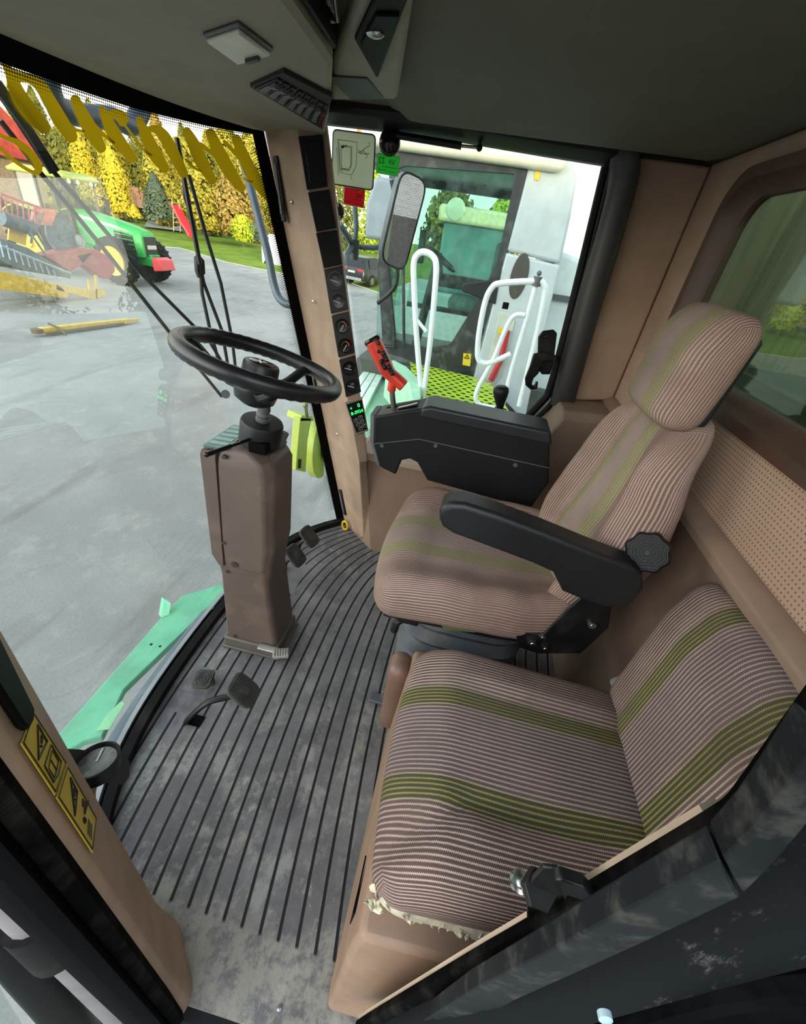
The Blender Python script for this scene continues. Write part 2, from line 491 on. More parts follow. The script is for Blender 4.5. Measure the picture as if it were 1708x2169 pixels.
# ================================================================ windscreen surface
XC = .94
def hw(z): return .86 - .097 * z
def wsy(x, z, off=0.0):
    s = (x - XC) / hw(z); s2 = s * s
    yb = .79 - .305 * (.25 * s2 + .75 * s2 * s2)
    yt = 1.03 - .23 * (.6 * s2 + .4 * s2 * s2)
    return yb + (yt - yb) * z / 1.55 + off
def onws(px, py, off=0.0):
    """point of the curved windscreen (moved forward by off) on a sight line"""
    w = wray(px, py)
    f = lambda t: (CAM.y + w.y * t) - wsy(CAM.x + w.x * t, CAM.z + w.z * t, off)
    t = .0003; prev = f(t); step = .0001
    while t < .008:
        t2 = t + step; c = f(t2)
        if prev < 0 <= c:
            a, b = t, t2
            for _ in range(14):
                m = (a + b) / 2
                if f(m) < 0: a = m
                else: b = m
            return CAM + w * b
        t, prev = t2, c
    return CAM + w * .002
def wsp(s, z, off=0.0):
    x = XC + s * hw(z)
    return Vc((x, wsy(x, z, off), z))

# ---------------------------------------------------------------- floor
m = M()
pts = [wsp(-1 + 2 * i / 40, 0.0) for i in range(41)]
pts = [Vc((p.x, p.y, 0)) for p in pts] + [Vc((1.80, -.62, 0)), Vc((.08, -.62, 0))]
m.prism(pts, (0, 0, -.05))
struct(m.build('floor', FLOOR, smooth=False))

# ---------------------------------------------------------------- windscreen: glass, printed border, lower rubber
m = M(); m.grid(lambda u, v: wsp(-1 + 2 * u, .0 + 1.60 * v), 48, 16)
win = m.build('window_1', GLASSW); struct(win)
m = M()       # printed black border: right edge, top band, bottom band, each on the inner face of the glass
def strip(edge_a, edge_b, n=30, off=-.004):
    m.grid(lambda u, v: (lambda a, b: a.lerp(b, v))(edge_a(u), edge_b(u)) + Vc((0, off, 0)), n, 1)
strip(lambda u: wsp(.955, 1.6 * u), lambda u: wsp(1.0, 1.6 * u))
strip(lambda u: wsp(-.955, 1.6 * u), lambda u: wsp(-1.0, 1.6 * u))
TOPE = [(-1.0, 1.515), (0.05, 1.524), (.25, 1.525), (.5, 1.526), (.8, 1.537), (1.0, 1.55)]
def tope(s):
    for (a, za), (b, zb) in zip(TOPE, TOPE[1:]):
        if s <= b: return lerp(za, zb, (s - a) / (b - a))
    return TOPE[-1][1]
strip(lambda u: wsp(-1 + 2 * u, tope(-1 + 2 * u)), lambda u: wsp(-1 + 2 * u, 1.64), 40)
strip(lambda u: wsp(-1 + 2 * u, .0), lambda u: wsp(-1 + 2 * u, .035), 40)
m.build('printed_border', FRIT, win)
# dot-matrix fade inside the border
m = M()
def dots(path, inward, rows, n, r0):
    for k in range(rows):
        for i in range(n):
            u = (i + (k % 2) * .5) / n
            c = inward(u, k); r = r0 * (1 - k / (rows + .5))
            e = .001
            a = (inward(u + e, k) - c).normalized(); b = (inward(u, k + .01) - c).normalized()
            m.poly([c + a * r + Vc((0, -.004, 0)), c + b * r + Vc((0, -.004, 0)), c - a * r + Vc((0, -.004, 0)), c - b * r + Vc((0, -.004, 0))])
dots(None, lambda u, k: wsp(.955 - .0066 * (k + .4), .1 + 1.42 * u), 6, 210, .0030)
dots(None, lambda u, k: wsp(-.1 + 1.05 * u, tope(-.1 + 1.05 * u) - .0058 * (k + .4)), 5, 140, .0029)
m.build('border_dots', FRIT, win, smooth=False)
m = M()      # rubber along the bottom of the pane
m.loft([[Vc((p.x, p.y - .03, .0)), Vc((p.x, p.y - .03, .028)), Vc((p.x, p.y - .004, .034)), Vc((p.x, p.y - .004, .0))] for p in [wsp(-1 + 2 * i / 40, 0) for i in range(41)]])
m.build('lower_rubber', RUB, win)
m = M()      # woven edging strip, pale
DOTSTRIP = mat('pale_woven_edging', '#9fa3a3', .6)
m.loft([[Vc((p.x, p.y + .006, .03)), Vc((p.x, p.y + .006, .036)), Vc((p.x, p.y + .02, .036)), Vc((p.x, p.y + .02, .03))] for p in [wsp(-1 + 1.25 * i / 40, 0) for i in range(41)]])
m.build('edging_strip', DOTSTRIP, win)

# ---------------------------------------------------------------- ceiling
m = M()
m.prism([(.12, -.66, 1.665), (1.86, -.66, 1.665), (1.86, .92, 1.665), (.12, .92, 1.665)], (0, 0, .05))
struct(m.build('ceiling', HEAD))
m = M()    # soft moulded headliner with a rounded front right corner
def hl(u, v):
    x = lerp(.14, 1.735, u); y = lerp(-.60, .40, v)
    e = min(1, max(0, (1.735 - x) / .10)) ; g = min(1, max(0, (.40 - y) / .08)) ; h_ = min(1, max(0, (y + .60) / .05))
    z = 1.662 - .035 * (smooth01(e) * smooth01(g) * smooth01(h_))
    return Vc((x, y, z))
m.grid(hl, 40, 30)
struct(m.build('trim_1', HEAD))

# ---------------------------------------------------------------- rear wall with rear window
YR = -.58
def wallY(poly, y=YR): return [(p[0], y, p[1]) for p in poly]
WX0, WX1, WZ0, WZ1 = .25, 1.50, 1.115, 1.575        # outer edge of the rear window frame
m = M()
m.prism(wallY([(.10, .905), (1.78, .905), (1.78, WZ0), (.10, WZ0)]), (0, -.05, 0))
struct(m.build('wall_rear', PERF, smooth=False))
m = M()          # plain upper part round the window opening
m.prism(wallY([(.10, WZ1), (1.78, WZ1), (1.78, 1.67), (.10, 1.67)]), (0, -.05, 0))
m.prism(wallY([(WX1, WZ0), (1.78, WZ0), (1.78, WZ1), (WX1, WZ1)]), (0, -.05, 0))
m.prism(wallY([(.10, WZ0), (WX0, WZ0), (WX0, WZ1), (.10, WZ1)]), (0, -.05, 0))
struct(m.build('trim_23', TANW, smooth=False))
m = M()   # rolled ledge and lower kick panel
m.loft([[(x, YR, .93), (x, YR + .02, .925), (x, YR + .035, .91), (x, YR + .035, .89), (x, YR + .02, .87), (x, YR - .0, .30), (x, YR - .0, 0), (x, YR - .05, 0), (x, YR - .05, .93)] for x in (.10, .6, 1.2, 1.78)])
struct(m.build('trim_2', mat('shaded_tan_kick_panel', '#8a7463', .6, grain=.4, gs=500, gd=.0008), bevel=.004))  # darker tan: the shade low on the rear wall is put into the colour
m = M()   # black roof joint strip along rear and right
m.bar((.1, YR + .012, 1.648), (1.75, YR + .012, 1.648), .03, .022)
m.bar((1.745, -.58, 1.648), (1.745, -.30, 1.64), .03, .022)
struct(m.build('trim_3', BLK, bevel=.004))

def rrect(x0, x1, z0, z1, r, n=6):
    o = []
    for cx, cz, a0 in ((x1 - r, z1 - r, 0), (x0 + r, z1 - r, 90), (x0 + r, z0 + r, 180), (x1 - r, z0 + r, 270)):
        for i in range(n + 1):
            a = math.radians(a0 + 90 * i / n); o.append((cx + r * math.cos(a), cz + r * math.sin(a)))
    return o
m = M()
rings = []
prof = [(0.0, YR + .004, .10), (.0, YR + .016, .10), (.025, YR + .014, .09), (.035, YR - .02, .085), (.055, YR - .03, .07), (.055, YR - .05, .07)]
for ins, y, r in prof:
    rings.append([Vc((p[0], y, p[1])) for p in rrect(WX0 + ins - .02, WX1 - ins + .02, WZ0 + ins - .02, WZ1 - ins + .02, r)])
m.loft(rings, cap=False)
w3 = struct(m.build('window_3', BRTRIM, ang=50))
m = M(); m.prism([Vc((p[0], YR - .045, p[1])) for p in rrect(WX0 + .03, WX1 - .03, WZ0 + .03, WZ1 - .03, .07)], (0, .004, 0))
m.build('rear_pane', GLASSB, w3, smooth=False)
# corner fillets that close the wall behind the rounded frame
m = M()
for sx, sz in ((0, 0), (0, 1), (1, 0), (1, 1)):
    cx = WX1 if sx else WX0; cz = WZ1 if sz else WZ0; dx = -1 if sx else 1; dz = -1 if sz else 1
    arc = [(cx + dx * .06 * (1 - math.cos(a)), cz + dz * .06 * (1 - math.sin(a))) for a in [PI / 2 * i / 6 for i in range(7)]]
    m.prism([(p[0], YR - .002, p[1]) for p in [(cx, cz)] + arc], (0, -.03, 0))
m.build('corner_fillet', TANW, w3, smooth=False)

# ---------------------------------------------------------------- right side: rear quarter, pillar, window
XR = 1.76
m = M()
m.prism([(XR, -.58, .90), (XR, -.36, .84), (XR, -.30, 1.66), (XR, -.58, 1.66)], (.05, 0, 0))
m.prism([(XR, -.60, 0), (XR, .36, 0), (XR, .36, .50), (XR, -.33, .50), (XR, -.40, .86), (XR, -.60, .90)], (.05, 0, 0))
struct(m.build('wall_right', TANW, smooth=False))
m = M()   # padded seam edge of the quarter panel
m.prism([(1.735, -.578, .915), (1.735, -.372, .875), (1.735, -.335, 1.635), (1.735, -.578, 1.635)], (.03, 0, 0))
struct(m.build('trim_4', TANW, bevel=.008))
# black rear post of the side window, curving into the roof rail
def rail(path, w, h, up=(1, 0, 0)):
    pass
m = M()
post = spline([(1.725, -.395, .86), (1.73, -.372, 1.15), (1.73, -.352, 1.45), (1.725, -.335, 1.60), (1.715, -.30, 1.645)], 6)
m.loft([[p + Vc((0, -.045, 0)), p + Vc((-.03, -.035, 0)), p + Vc((-.035, .01, 0)), p + Vc((-.005, .045, 0)), p + Vc((.03, .045, 0)), p + Vc((.03, -.045, 0))] for p in post])
struct(m.build('trim_5', mat('black_post_vinyl', '#25221f', .38, var=.1), ang=60))
m = M()
m.loft([[(1.74 - .05, y, z + .02), (1.74 - .05, y, z - .025), (1.74, y, z - .05), (1.79, y, z - .05), (1.79, y, z + .02)] for y, z in ((-.36, 1.655), (-.1, 1.660), (.3, 1.67), (.62, 1.665), (.80, 1.66))])
struct(m.build('trim_6', BLK, bevel=.01, ang=50))
# window_2: pane, inner frame
WY0, WY1, WZb, WZt = -.335, .66, .50, 1.625
def wpx(px, py): return at(px, py, x=1.772)
m = M()
m.prism([(1.772, .64, 1.64), (1.772, -.29, 1.62), (1.772, -.33, .84), (1.772, -.10, .45), (1.772, .36, .40)], (.004, 0, 0))
w2 = struct(m.build('window_2', GLASSR, smooth=False))
m = M()
loop = [(1.762, -.285, 1.605), (1.762, -.315, 1.25), (1.762, -.335, .93), (1.762, -.315, .84), (1.762, -.19, .62), (1.762, -.05, .44)]
m.tube(loop, .016, 8, smooth=5)
m.build('window_gasket', RUB, w2)
m = M()
m.tube([(1.73, -.30, 1.60), (1.735, -.345, 1.1), (1.735, -.36, .88), (1.735, -.25, .70), (1.735, -.1, .5)], .011, 8, smooth=5)
m.build('gasket_tube', RUB, w2)

# rear quarter ledge (tan box behind the arm console)
m = M()
a = [at(1185, 826, x=1.60), at(1297, 850, x=1.60)]
m.loft([[(1.56, y, .0), (1.56, y, z - .03), (1.585, y, z), (1.765, y, z), (1.765, y, .0)] for y, z in ((-.30, .70), (-.375, .885), (-.585, .905))])
struct(m.build('trim_7', mat('grey_tan_quarter', '#857160', .55, grain=.3, gs=700, gd=.0008), bevel=.006))

# ---------------------------------------------------------------- right front: lower panel and ledge
m = M()
A0 = Vc((1.79, .50, 0)); B0 = Vc((1.61, .30, 0)); B1 = Vc((1.60, .37, .53)); A1 = Vc((1.745, .55, .53))
m.poly([A0, B0, B1, A1])
m.poly([B0, Vc((1.61, -.5, 0)), Vc((1.60, -.5, .53)), B1])
m.poly([B1, Vc((1.60, -.5, .53)), Vc((1.78, -.5, .53)), Vc((1.78, .50, .53)), A1])
struct(m.build('trim_8', mat('brown_tan_panel', '#927966', .55, grain=.4, gs=700, gd=.0008, var=.06), smooth=False))
m = M()
m.prism([(1.575, .385, .515), (1.575, -.4, .515), (1.77, -.4, .515), (1.77, .40, .515)], (0, 0, .035))
struct(m.build('trim_9', TANL, bevel=.008))

# ---------------------------------------------------------------- right front pillar
def pil(py_or_t, line):
    pass
# rails: A glass side, B front corner of the instrument face, K rear edge of the instrument face
At, Ab = Vc((1.655, .805, 1.57)), Vc((1.775, .50, .05))
Bt, Bb = at(632, 285, x=1.56), at(737, 850, x=1.53)
Kt, Kb = at(690, 262, x=1.60), at(775, 965, x=1.555)
def railp(a, b, z): return a.lerp(b, (z - a.z) / (b.z - a.z))
pn = (Bb - Bt).cross(Kt - Bt).normalized()          # instrument face
def onpil(px, py, lift=0.0):
    p = atp(px, py, Bt, pn)
    return p
if pn.dot(CAM - Bt) < 0: pn = -pn
m = M()
zs = [1.60, 1.3, 1.0, .75, .53]
def pring(z):
    a = railp(At, Ab, z); b = railp(Bt, Bb, z); k = railp(Kt, Kb, z)
    # keep the rear edge on the instrument plane
    bk = k - b; k = k - pn * (k - b).dot(pn)
    return [a + Vc((.03, .0, 0)), a.lerp(b, .02), a.lerp(b, .92) , b, b.lerp(k, .05), k, k + Vc((.08, .02, 0))]
m.loft([pring(z) for z in zs])
struct(m.build('trim_10', TAN, bevel=.006))
m = M()       # lower foot of the pillar, narrowing to the floor
def fring(z, t):
    a = railp(At, Ab, z); b = railp(Bt, Bb, .53).lerp(Vc((1.66, .35, 0)), t); 
    k = railp(Kt, Kb, .53).lerp(Vc((1.66, .30, 0)), t)
    return [a + Vc((.03, 0, 0)), a, b, k, k + Vc((.1, .02, 0))]
m.loft([fring(.53, 0), fring(.42, .35), fring(.2, .75), fring(.003, 1)])
struct(m.build('trim_11', TAN, bevel=.004))

# ---------------------------------------------------------------- left front pillar (by the open door)
m = M()
def lring(z):
    y = .365 + .07 * z; x = .118 + .062 * z
    foot = smooth01((.16 - z) / .16)
    return [Vc((x - .074, y - .050, z)), Vc((x - .058, y - .070 - .004 * foot, z)), Vc((x - .040, y - .076 - .006 * foot, z)), Vc((x - .022 + .006 * foot, y - .064 - .010 * foot, z)),
            Vc((x + .052 + .012 * foot, y + .022 - .012 * foot, z)), Vc((x + .056 + .010 * foot, y + .05, z)), Vc((x + .02, y + .085, z)), Vc((x - .045, y + .06, z))]
m.loft([lring(z) for z in (.0, .03, .08, .12, .16, .3, .6, .9, 1.2, 1.5, 1.66)])
pl = struct(m.build('trim_12', TAN, bevel=.010, seg=4, ang=50))
# ================================================================ left door frame
# black seal and outer door jamb in front of the left front pillar
def lp(z, dx, dy): return Vc((.086 + .062 * z + dx, .325 + .07 * z + dy, z))
m = M()
m.loft([[lp(z, -.012, -.032), lp(z, -.026, -.046), lp(z, -.040, -.040), lp(z, -.045, -.016), lp(z, -.02, -.005)] for z in (.02, .2, .5, .8, 1.1, 1.4, 1.6)])
struct(m.build('trim_13', SEAL, ang=60))
m = M()
m.loft([[lp(z, -.040, -.036), lp(z, -.052, -.046), lp(z, -.064, -.034), lp(z, -.064, .02), lp(z, -.03, .03)] for z in (.0, .2, .5, .8, 1.1, 1.4, 1.6)])
struct(m.build('trim_14', mat('black_outer_jamb', '#0b0c0d', .6, var=.15, spec=.02), ang=60))
# strip between pillar and glass
m = M()
m.loft([[lp(z, .032, .110), lp(z, .082, .100), lp(z, .077, .180), lp(z, .002, .180)] for z in (.0, .3, .6, .9, 1.2, 1.6)])
struct(m.build('trim_15', FRIT, ang=60))

# sill plate: worn black step at the door
m = M()
m.prism([(.118, .40, -.002), (.118, -.06, -.002), (.06, -.10, -.03), (.055, .40, -.03)], (0, 0, -.05))
struct(m.build('trim_16', SCUFF, bevel=.006))
m = M()
sc = atp(593, 2135, (0, 0, .0015), Vc((0, 0, 1)))
m.lathe(sc, (0, 0, 1), [(.0055, -.004), (.0055, .001), (.004, .0025), (.0005, .0028)], 14)
m.box(sc + Vc((0, 0, .0028)), (.007, .0012, .0008)); m.box(sc + Vc((0, 0, .0028)), (.0012, .007, .0008))
tag(m.build('floor_screw', ZINC), 'silver cross-head screw in the floor mat at the door sill', 'screw')

# rear door post: rises from the sill, bends inwards above seat height
PP = [tuple(at(*q[:2], x=q[2])) for q in ((760, 2175, .108), (804, 2148, .115), (1000, 2036, .134), (1116, 1972, .142), (1300, 1868, .150), (1427, 1797, .153), (1530, 1738, .154), (1568, 1712, .155), (1600, 1674, .156), (1697, 1546, .164), (1800, 1405, .180))]
path = spline(PP, 4)
def postring(p, i, offs):
    d = (path[min(len(path) - 1, i + 1)] - path[max(0, i - 1)]).normalized()
    back = Vc((0, -1, 0)); back = (back - d * back.dot(d)).normalized()
    inn = back.cross(d).normalized()
    if inn.x < 0: inn = -inn
    return [p + inn * a + back * b for a, b in offs]
def postpart(offs, name, mt, ang=60, upto=99):
    m = M(); m.loft([postring(p, i, offs) for i, p in enumerate(path) if i <= upto])
    return struct(m.build(name, mt, ang=ang))
postpart([(.012, -.004), (.020, .010), (.016, .05), (.0, .05), (.0, .0)], 'trim_17', TANL, 60, 23)
postpart([(.006, -.006), (.010, .004), (.004, .016), (-.008, .016), (-.010, .004), (-.004, -.008)], 'trim_18', SEAL)
postpart([(-.006, .006), (-.006, .05), (-.046, .058), (-.052, .046), (-.040, .020), (-.018, .006)], 'trim_19', SCUFF)
# dark outer cab skin behind the post
m = M()
OUT = mat('dark_outer_cab_panel', '#050608', .5, var=.25, dirt='#1c1d20', ds=7, da=.3, spec=.01)
m.loft([[p + Vc((-.03, -.05, 0)), p + Vc((-.045, -.075, 0)), p + Vc((-.05, -.16, 0)), p + Vc((-.05, -.9, 0)), p + Vc((.03, -.9, 0)), p + Vc((.03, -.05, 0))] for p in [Vc(q) for q in PP]])
struct(m.build('wall_left', OUT, ang=40))
m = M()     # raised edge and moulded rib on the outer skin
m.tube([(.06, -.215, .30), (.085, -.235, .62), (.10, -.26, .95), (.10, -.32, 1.12)], .010, 8, smooth=5)
m.tube([(.10, -.32, 1.12), (.085, -.345, .98), (.06, -.36, .6)], .009, 8, smooth=5)
struct(m.build('trim_20', OUT))
bc = at(1283, 2158, x=.06)
m = M(); m.lathe(bc, (-1, .0, .25), [(.0038, -.0025), (.0038, .0006), (.003, .0012), (.0005, .0014)], 16); tag(m.build('body_bolt', mat('pale_cyan_cap', '#9fb9bf', .35)), 'pale capped bolt on the dark outer cab panel at the bottom edge', 'bolt')

# scuffed jamb plates below the seal, meeting in a mitre at the bend
XJ = .100
PLT = mat('scuffed_jamb_plate', '#191c1e', .5, var=.25, dirt='#6a695f', ds=34, da=.24, spec=.10)
J_ = lambda px, py: at(px, py, x=XJ)
for up_, lo_ in ((((840, 2200), (1000, 2098), (1150, 2022), (1300, 1942), (1420, 1880), (1528, 1826)), ((960, 2200), (1090, 2120), (1230, 2058), (1370, 1995), (1480, 1944), (1570, 1902))),
                 (((1534, 1820), (1600, 1755), (1660, 1680), (1740, 1570)), ((1576, 1896), (1650, 1822), (1720, 1738), (1800, 1620)))):
    m = M()
    m.loft([[J_(*a), J_(*a).lerp(J_(*b), .5) - Vc((.0012, 0, 0)), J_(*b), J_(*b) + Vc((.016, 0, 0)), J_(*a) + Vc((.016, 0, 0))] for a, b in zip(up_, lo_)])
    struct(m.build('trim_24' if up_[0][0] < 1000 else 'trim_25', PLT, bevel=.0015, ang=50))

# ================================================================ overhead console
zb = 1.565
P_ = lambda px, py, z=zb: at(px, py, z=z)
q0, q1, q2, q3 = P_(588, -30), P_(705, 134), P_(701, 214), P_(691, 270, 1.575)
qf = q1 + (q0 - q1).normalized() * .80
front = [wsp(-.94 + 1.86 * i / 24, 1.565, -.02) for i in range(25)]      # along the glass, left to right
back = []
for p in front:
    x = p.x
    if x <= q1.x: t = (x - qf.x) / (q1.x - qf.x); b = qf.lerp(q1, t)
    elif x <= q2.x: b = q1.lerp(q2, (x - q1.x) / (q2.x - q1.x))
    else: b = q2.lerp(q3, (x - q2.x) / (q3.x - q2.x))
    back.append(Vc((x, min(b.y, p.y - .06), zb)))
m = M()
rings = []
for p, b in zip(front, back):
    x = p.x
    rings.append([Vc((x, p.y, 1.66)), Vc((x, p.y, 1.566)), Vc((x, lerp(p.y, b.y, .08), 1.556)), Vc((x, lerp(p.y, b.y, .34), 1.554)), Vc((x, lerp(p.y, b.y, .40), zb - .002)), Vc((x, b.y + .01, zb)), Vc((x, b.y, zb + .006)), Vc((x, b.y + .004, 1.66))])
m.loft(rings)
oc = struct(m.build('trim_21', CONS, ang=30))
# lower step of the ceiling beside the console
m = M()
zc = 1.60
cp = [P_(706, 130, zc), P_(768, -20, zc), P_(880, -20, zc), P_(842, 212, zc), P_(700, 214, zc)]
m.prism(cp, (0, 0, .06))
struct(m.build('trim_22', CONS, bevel=.01, seg=3))
ON = lambda px, py, z=zb: at(px, py, z=z)
# dome lamp
def quadbox(M_, pts, h):
    M_.prism(pts, (0, 0, h))
    return M_
def inset(pts, k):
    c = sum(pts, Vc()) / len(pts); return [c + (p - c) * k for p in pts]
dl = [P_(428, 66), P_(505, 40), P_(580, 99), P_(503, 122)]
dt_ = thing('dome_light', 'pale rectangular dome light with frosted lens on the overhead console', 'light', sum(dl, Vc()) / 4)
m = M(); quadbox(m, dl, -.006); m.build('bezel', GREY, dt_, bevel=.003)
m = M(); quadbox(m, [p + Vc((0, 0, -.005)) for p in inset(dl, .90)], -.007); m.build('lens', LAMPW, dt_, bevel=.003)
a = [dl[1].lerp(dl[2], k).lerp(dl[0].lerp(dl[3], k), j) + Vc((0, 0, -.011)) for k, j in ((.78, .25), (.88, .25), (.88, .6), (.78, .6))]
m = M(); quadbox(m, a, -.006); m.build('rocker', BLK, dt_, bevel=.001)
# radio bay in the rear face of the console
rd = (q0 - q1).normalized(); rn = Vc((rd.y, -rd.x, 0)); rn = rn if rn.y < 0 else -rn
def rf(a, z, d=0.0): return q1 + rd * a + Vc((0, 0, z)) + rn * d
ra = thing('radio', 'dark radio set in the rear face of the overhead console', 'radio', rf(.15, .05))
m = M(); m.prism([rf(.015, .012, .004), rf(.30, .012, .004), rf(.30, .092, .004), rf(.015, .092, .004)], rn * .006); m.build('fascia', FRIT, ra, bevel=.003)
m = M()
for k in range(4): m.box(rf(.035 + .02 * k, .06, .013), (.012, .006, .04), Matrix((rd, rn, Vc((0, 0, 1)))).transposed())
m.build('button_row', LGREY, ra, bevel=.002)
m = M(); m.tube([rf(.06, .03, .012), rf(.06, .03, .022), rf(.11, .075, .022), rf(.11, .075, .012)], .003, 8); m.build('handle', STEEL, ra)
# blower vent with chrome latch beside the radio
vp = [P_(752, 70, zc), P_(795, -25, zc), P_(868, -25, zc), P_(836, 62, zc), P_(803, 152, zc), P_(797, 152, zc)]
va = thing('air_vent', 'black recessed ceiling vent box with a shiny latch, right of the radio', 'vent', sum(vp, Vc()) / 6)
m = M(); m.prism(vp, (0, 0, -.008)); m.build('frame', FRIT, va, bevel=.003)
m = M(); m.prism([p + Vc((0, 0, -.007)) for p in inset(vp, .74)], (0, 0, -.005)); m.build('grille', FRIT, va, bevel=.002)
c = P_(795, 70, zc - .012); m = M(); m.sphere(c, .009, 14, (1, 1.6, .7)); m.build('latch', ZINC, va)
ip = [P_(692, 158, zc), P_(778, 163, zc), P_(812, 205, zc), P_(742, 207, zc)]
m = M(); m.prism(ip, (0, 0, -.003)); tag(m.build('roof_hatch_cover', mat('blue_grey_panel', '#474c4f', .5, spec=.2), bevel=.002), 'flat blue-grey cover plate set in the ceiling beside the switch bank', 'cover')
# switch bank
bq = [P_(530, 186, zb - .008), P_(684, 275, zb - .008), P_(704, 208, zb - .008), P_(602, 155, zb - .008)]
def bql(u, v): return bq[0].lerp(bq[1], u).lerp(bq[3].lerp(bq[2], u), v)
bank = thing('switch_bank', 'dark plate of the switch bank under the overhead console corner', 'switch panel', sum(bq, Vc()) / 4)
m = M(); m.prism([p for p in bq], (0, 0, .010)); m.build('plate', mat('dark_grey_plate', '#242523', .55, spec=.2), bank, bevel=.002)
nsw = 8
first = None
for i in range(nsw):
    u0 = (i + .10 + .18 * (i // 3)) / (nsw + .5); u1 = u0 + .80 / (nsw + .5)
    cq = [bql(u0, .12), bql(u1, .12), bql(u1, .80), bql(u0, .80)]; c = sum(cq, Vc()) / 4
    dn_ = Vc((0, 0, -1))
    last = i == nsw - 1
    t_ = thing('hazard_switch' if last else 'rocker_switch', 'dark red rocker switch at the right end of the switch bank' if last else 'grey rocker switch in the row along the overhead switch bank', 'switch', c, None if last else 'rocker switches in the overhead bank')
    m = M(); m.prism(cq, dn_ * .004); m.build('bezel', BLK, t_, bevel=.001)
    r_q = [c + (p - c) * .72 + dn_ * .004 for p in cq]
    m = M(); m.loft([[r_q[0], r_q[1], r_q[1] + dn_ * .004, r_q[0] + dn_ * .004], [r_q[0].lerp(r_q[3], .5), r_q[1].lerp(r_q[2], .5), r_q[1].lerp(r_q[2], .5) + dn_ * .002, r_q[0].lerp(r_q[3], .5) + dn_ * .002], [r_q[3], r_q[2], r_q[2] + dn_ * .009, r_q[3] + dn_ * .009]]); m.build('rocker', mat('dark_red_plastic', '#5a1512', .3) if last else GREY, t_, bevel=.001)
# ================================================================ driver's seat
ds = thing('driver_seat', 'driver seat with high backrest, headrest and one black armrest, striped brown-pink cloth', 'seat', (.99, -.15, 0))
XS = .99
def d_cush(p):
    a, b, c = p.x / .255, p.y / .275, p.z / .065
    top = (c + 1) / 2
    w = 1 - .10 * smooth01((-b - .3) / .7) + .02 * smooth01((b + .2))
    x = XS + p.x * w + .025 * max(0, a) * smooth01(b)
    y = -.128 + p.y + (.0 if b < 0 else -.035 * a * a * b)
    z = .575 + p.z + top * (.030 * smooth01((abs(a) - .45) / .5) - .016 * (1 - a * a) * (1 - smooth01((b - .35) / .6))) - .035 * smooth01((b - .55) / .5) * top - .012 * b
    z += top * .006 * math.sin(3 * p.y * 14 + a * 2) * max(0, a * -1) * .6
    return Vc((x, y, z))
m = M(); m.rbox((.255, .275, .068), .058, 22, d_cush, 'z', 7); m.build('cushion', FABRICD, ds, ang=180)
m = M()
m.rbox((.222, .225, .012), .008, 6, lambda p: Vc((XS + p.x * (1 - .08 * smooth01((-p.y / .26 - .3) / .7)), -.135 + p.y, .505 + p.z - .012 * p.y / .265)), 'z', 3)
m.build('cushion_pan', BLK, ds)
def d_back(p):
    a, b, c = p.x / .215, p.y / .06, p.z / .285      # a across, b thickness (+ front), c height
    KW = ((-1.01, .76), (-.75, .90), (-.4, 1.06), (0, 1.10), (.35, 1.0), (.7, .82), (1.01, .60))
    wid = next(lerp(w0, w1, smooth01((c - c0) / (c1 - c0)) * .4 + .6 * (c - c0) / (c1 - c0)) for (c0, w0), (c1, w1) in zip(KW, KW[1:]) if c <= c1)
    f = (b + 1) / 2
    lum = .018 * math.exp(-((c + .45) / .4) ** 2) * f
    bol = .030 * smooth01((abs(a) - .45) / .45) * (1 - smooth01((c - .55) / .45)) * f - .010 * math.exp(-((abs(a) - .43) / .09) ** 2) * f
    h = c * .285
    y = -.395 + (p.y if b > 0 else p.y * lerp(1, .35, smooth01((c + .2) / 1.1))) + lum + bol - .135 * (h + .285) - .012 * smooth01((c - .7) / .3)
    return Vc((XS - .01 + p.x * wid, y, .845 + h + .012 * a * a * -c))
m = M(); m.rbox((.215, .06, .285), .05, 22, d_back, 'y', 7); m.build('backrest', FABRICD, ds, ang=180)
m = M()
m.rbox((.160, .016, .26), .012, 8, lambda p: Vc((XS - .01 + p.x * lerp(1.0, .64, smooth01((p.z / .27 - .1))), -.448 + p.y * .6 - .085 * (p.z + .285) + .006, .84 + p.z)), 'y', 3)
m.build('back_shell', BLK, ds)
def d_head(p):
    a, b, c = p.x / .148, p.y / .042, p.z / .105
    f = (b + 1) / 2
    wid = lerp(.93, 1.0, smooth01((c + 1) / 1.2)) - .05 * smooth01((c - .4) / .6)
    return Vc((XS - .012 + p.x * wid, -.428 + p.y + .012 * f * (1 - a * a) - .022 * smooth01((abs(a) - .5) / .5) * f - .10 * p.z - .02 * f * smooth01((c - .3) / .7), 1.200 + p.z + .012 * (1 - a * a) * max(0, c)))
m = M(); m.rbox((.148, .042, .105), .036, 14, d_head, 'y', 7); m.build('headrest', FABRICD, ds, ang=180)
m = M(); m.rbox((.130, .009, .082), .008, 8, lambda p: Vc((XS - .012 + p.x, -.466 + p.y - .10 * p.z, 1.198 + p.z)), 'y', 3); m.build('headrest_shell', BLK, ds)
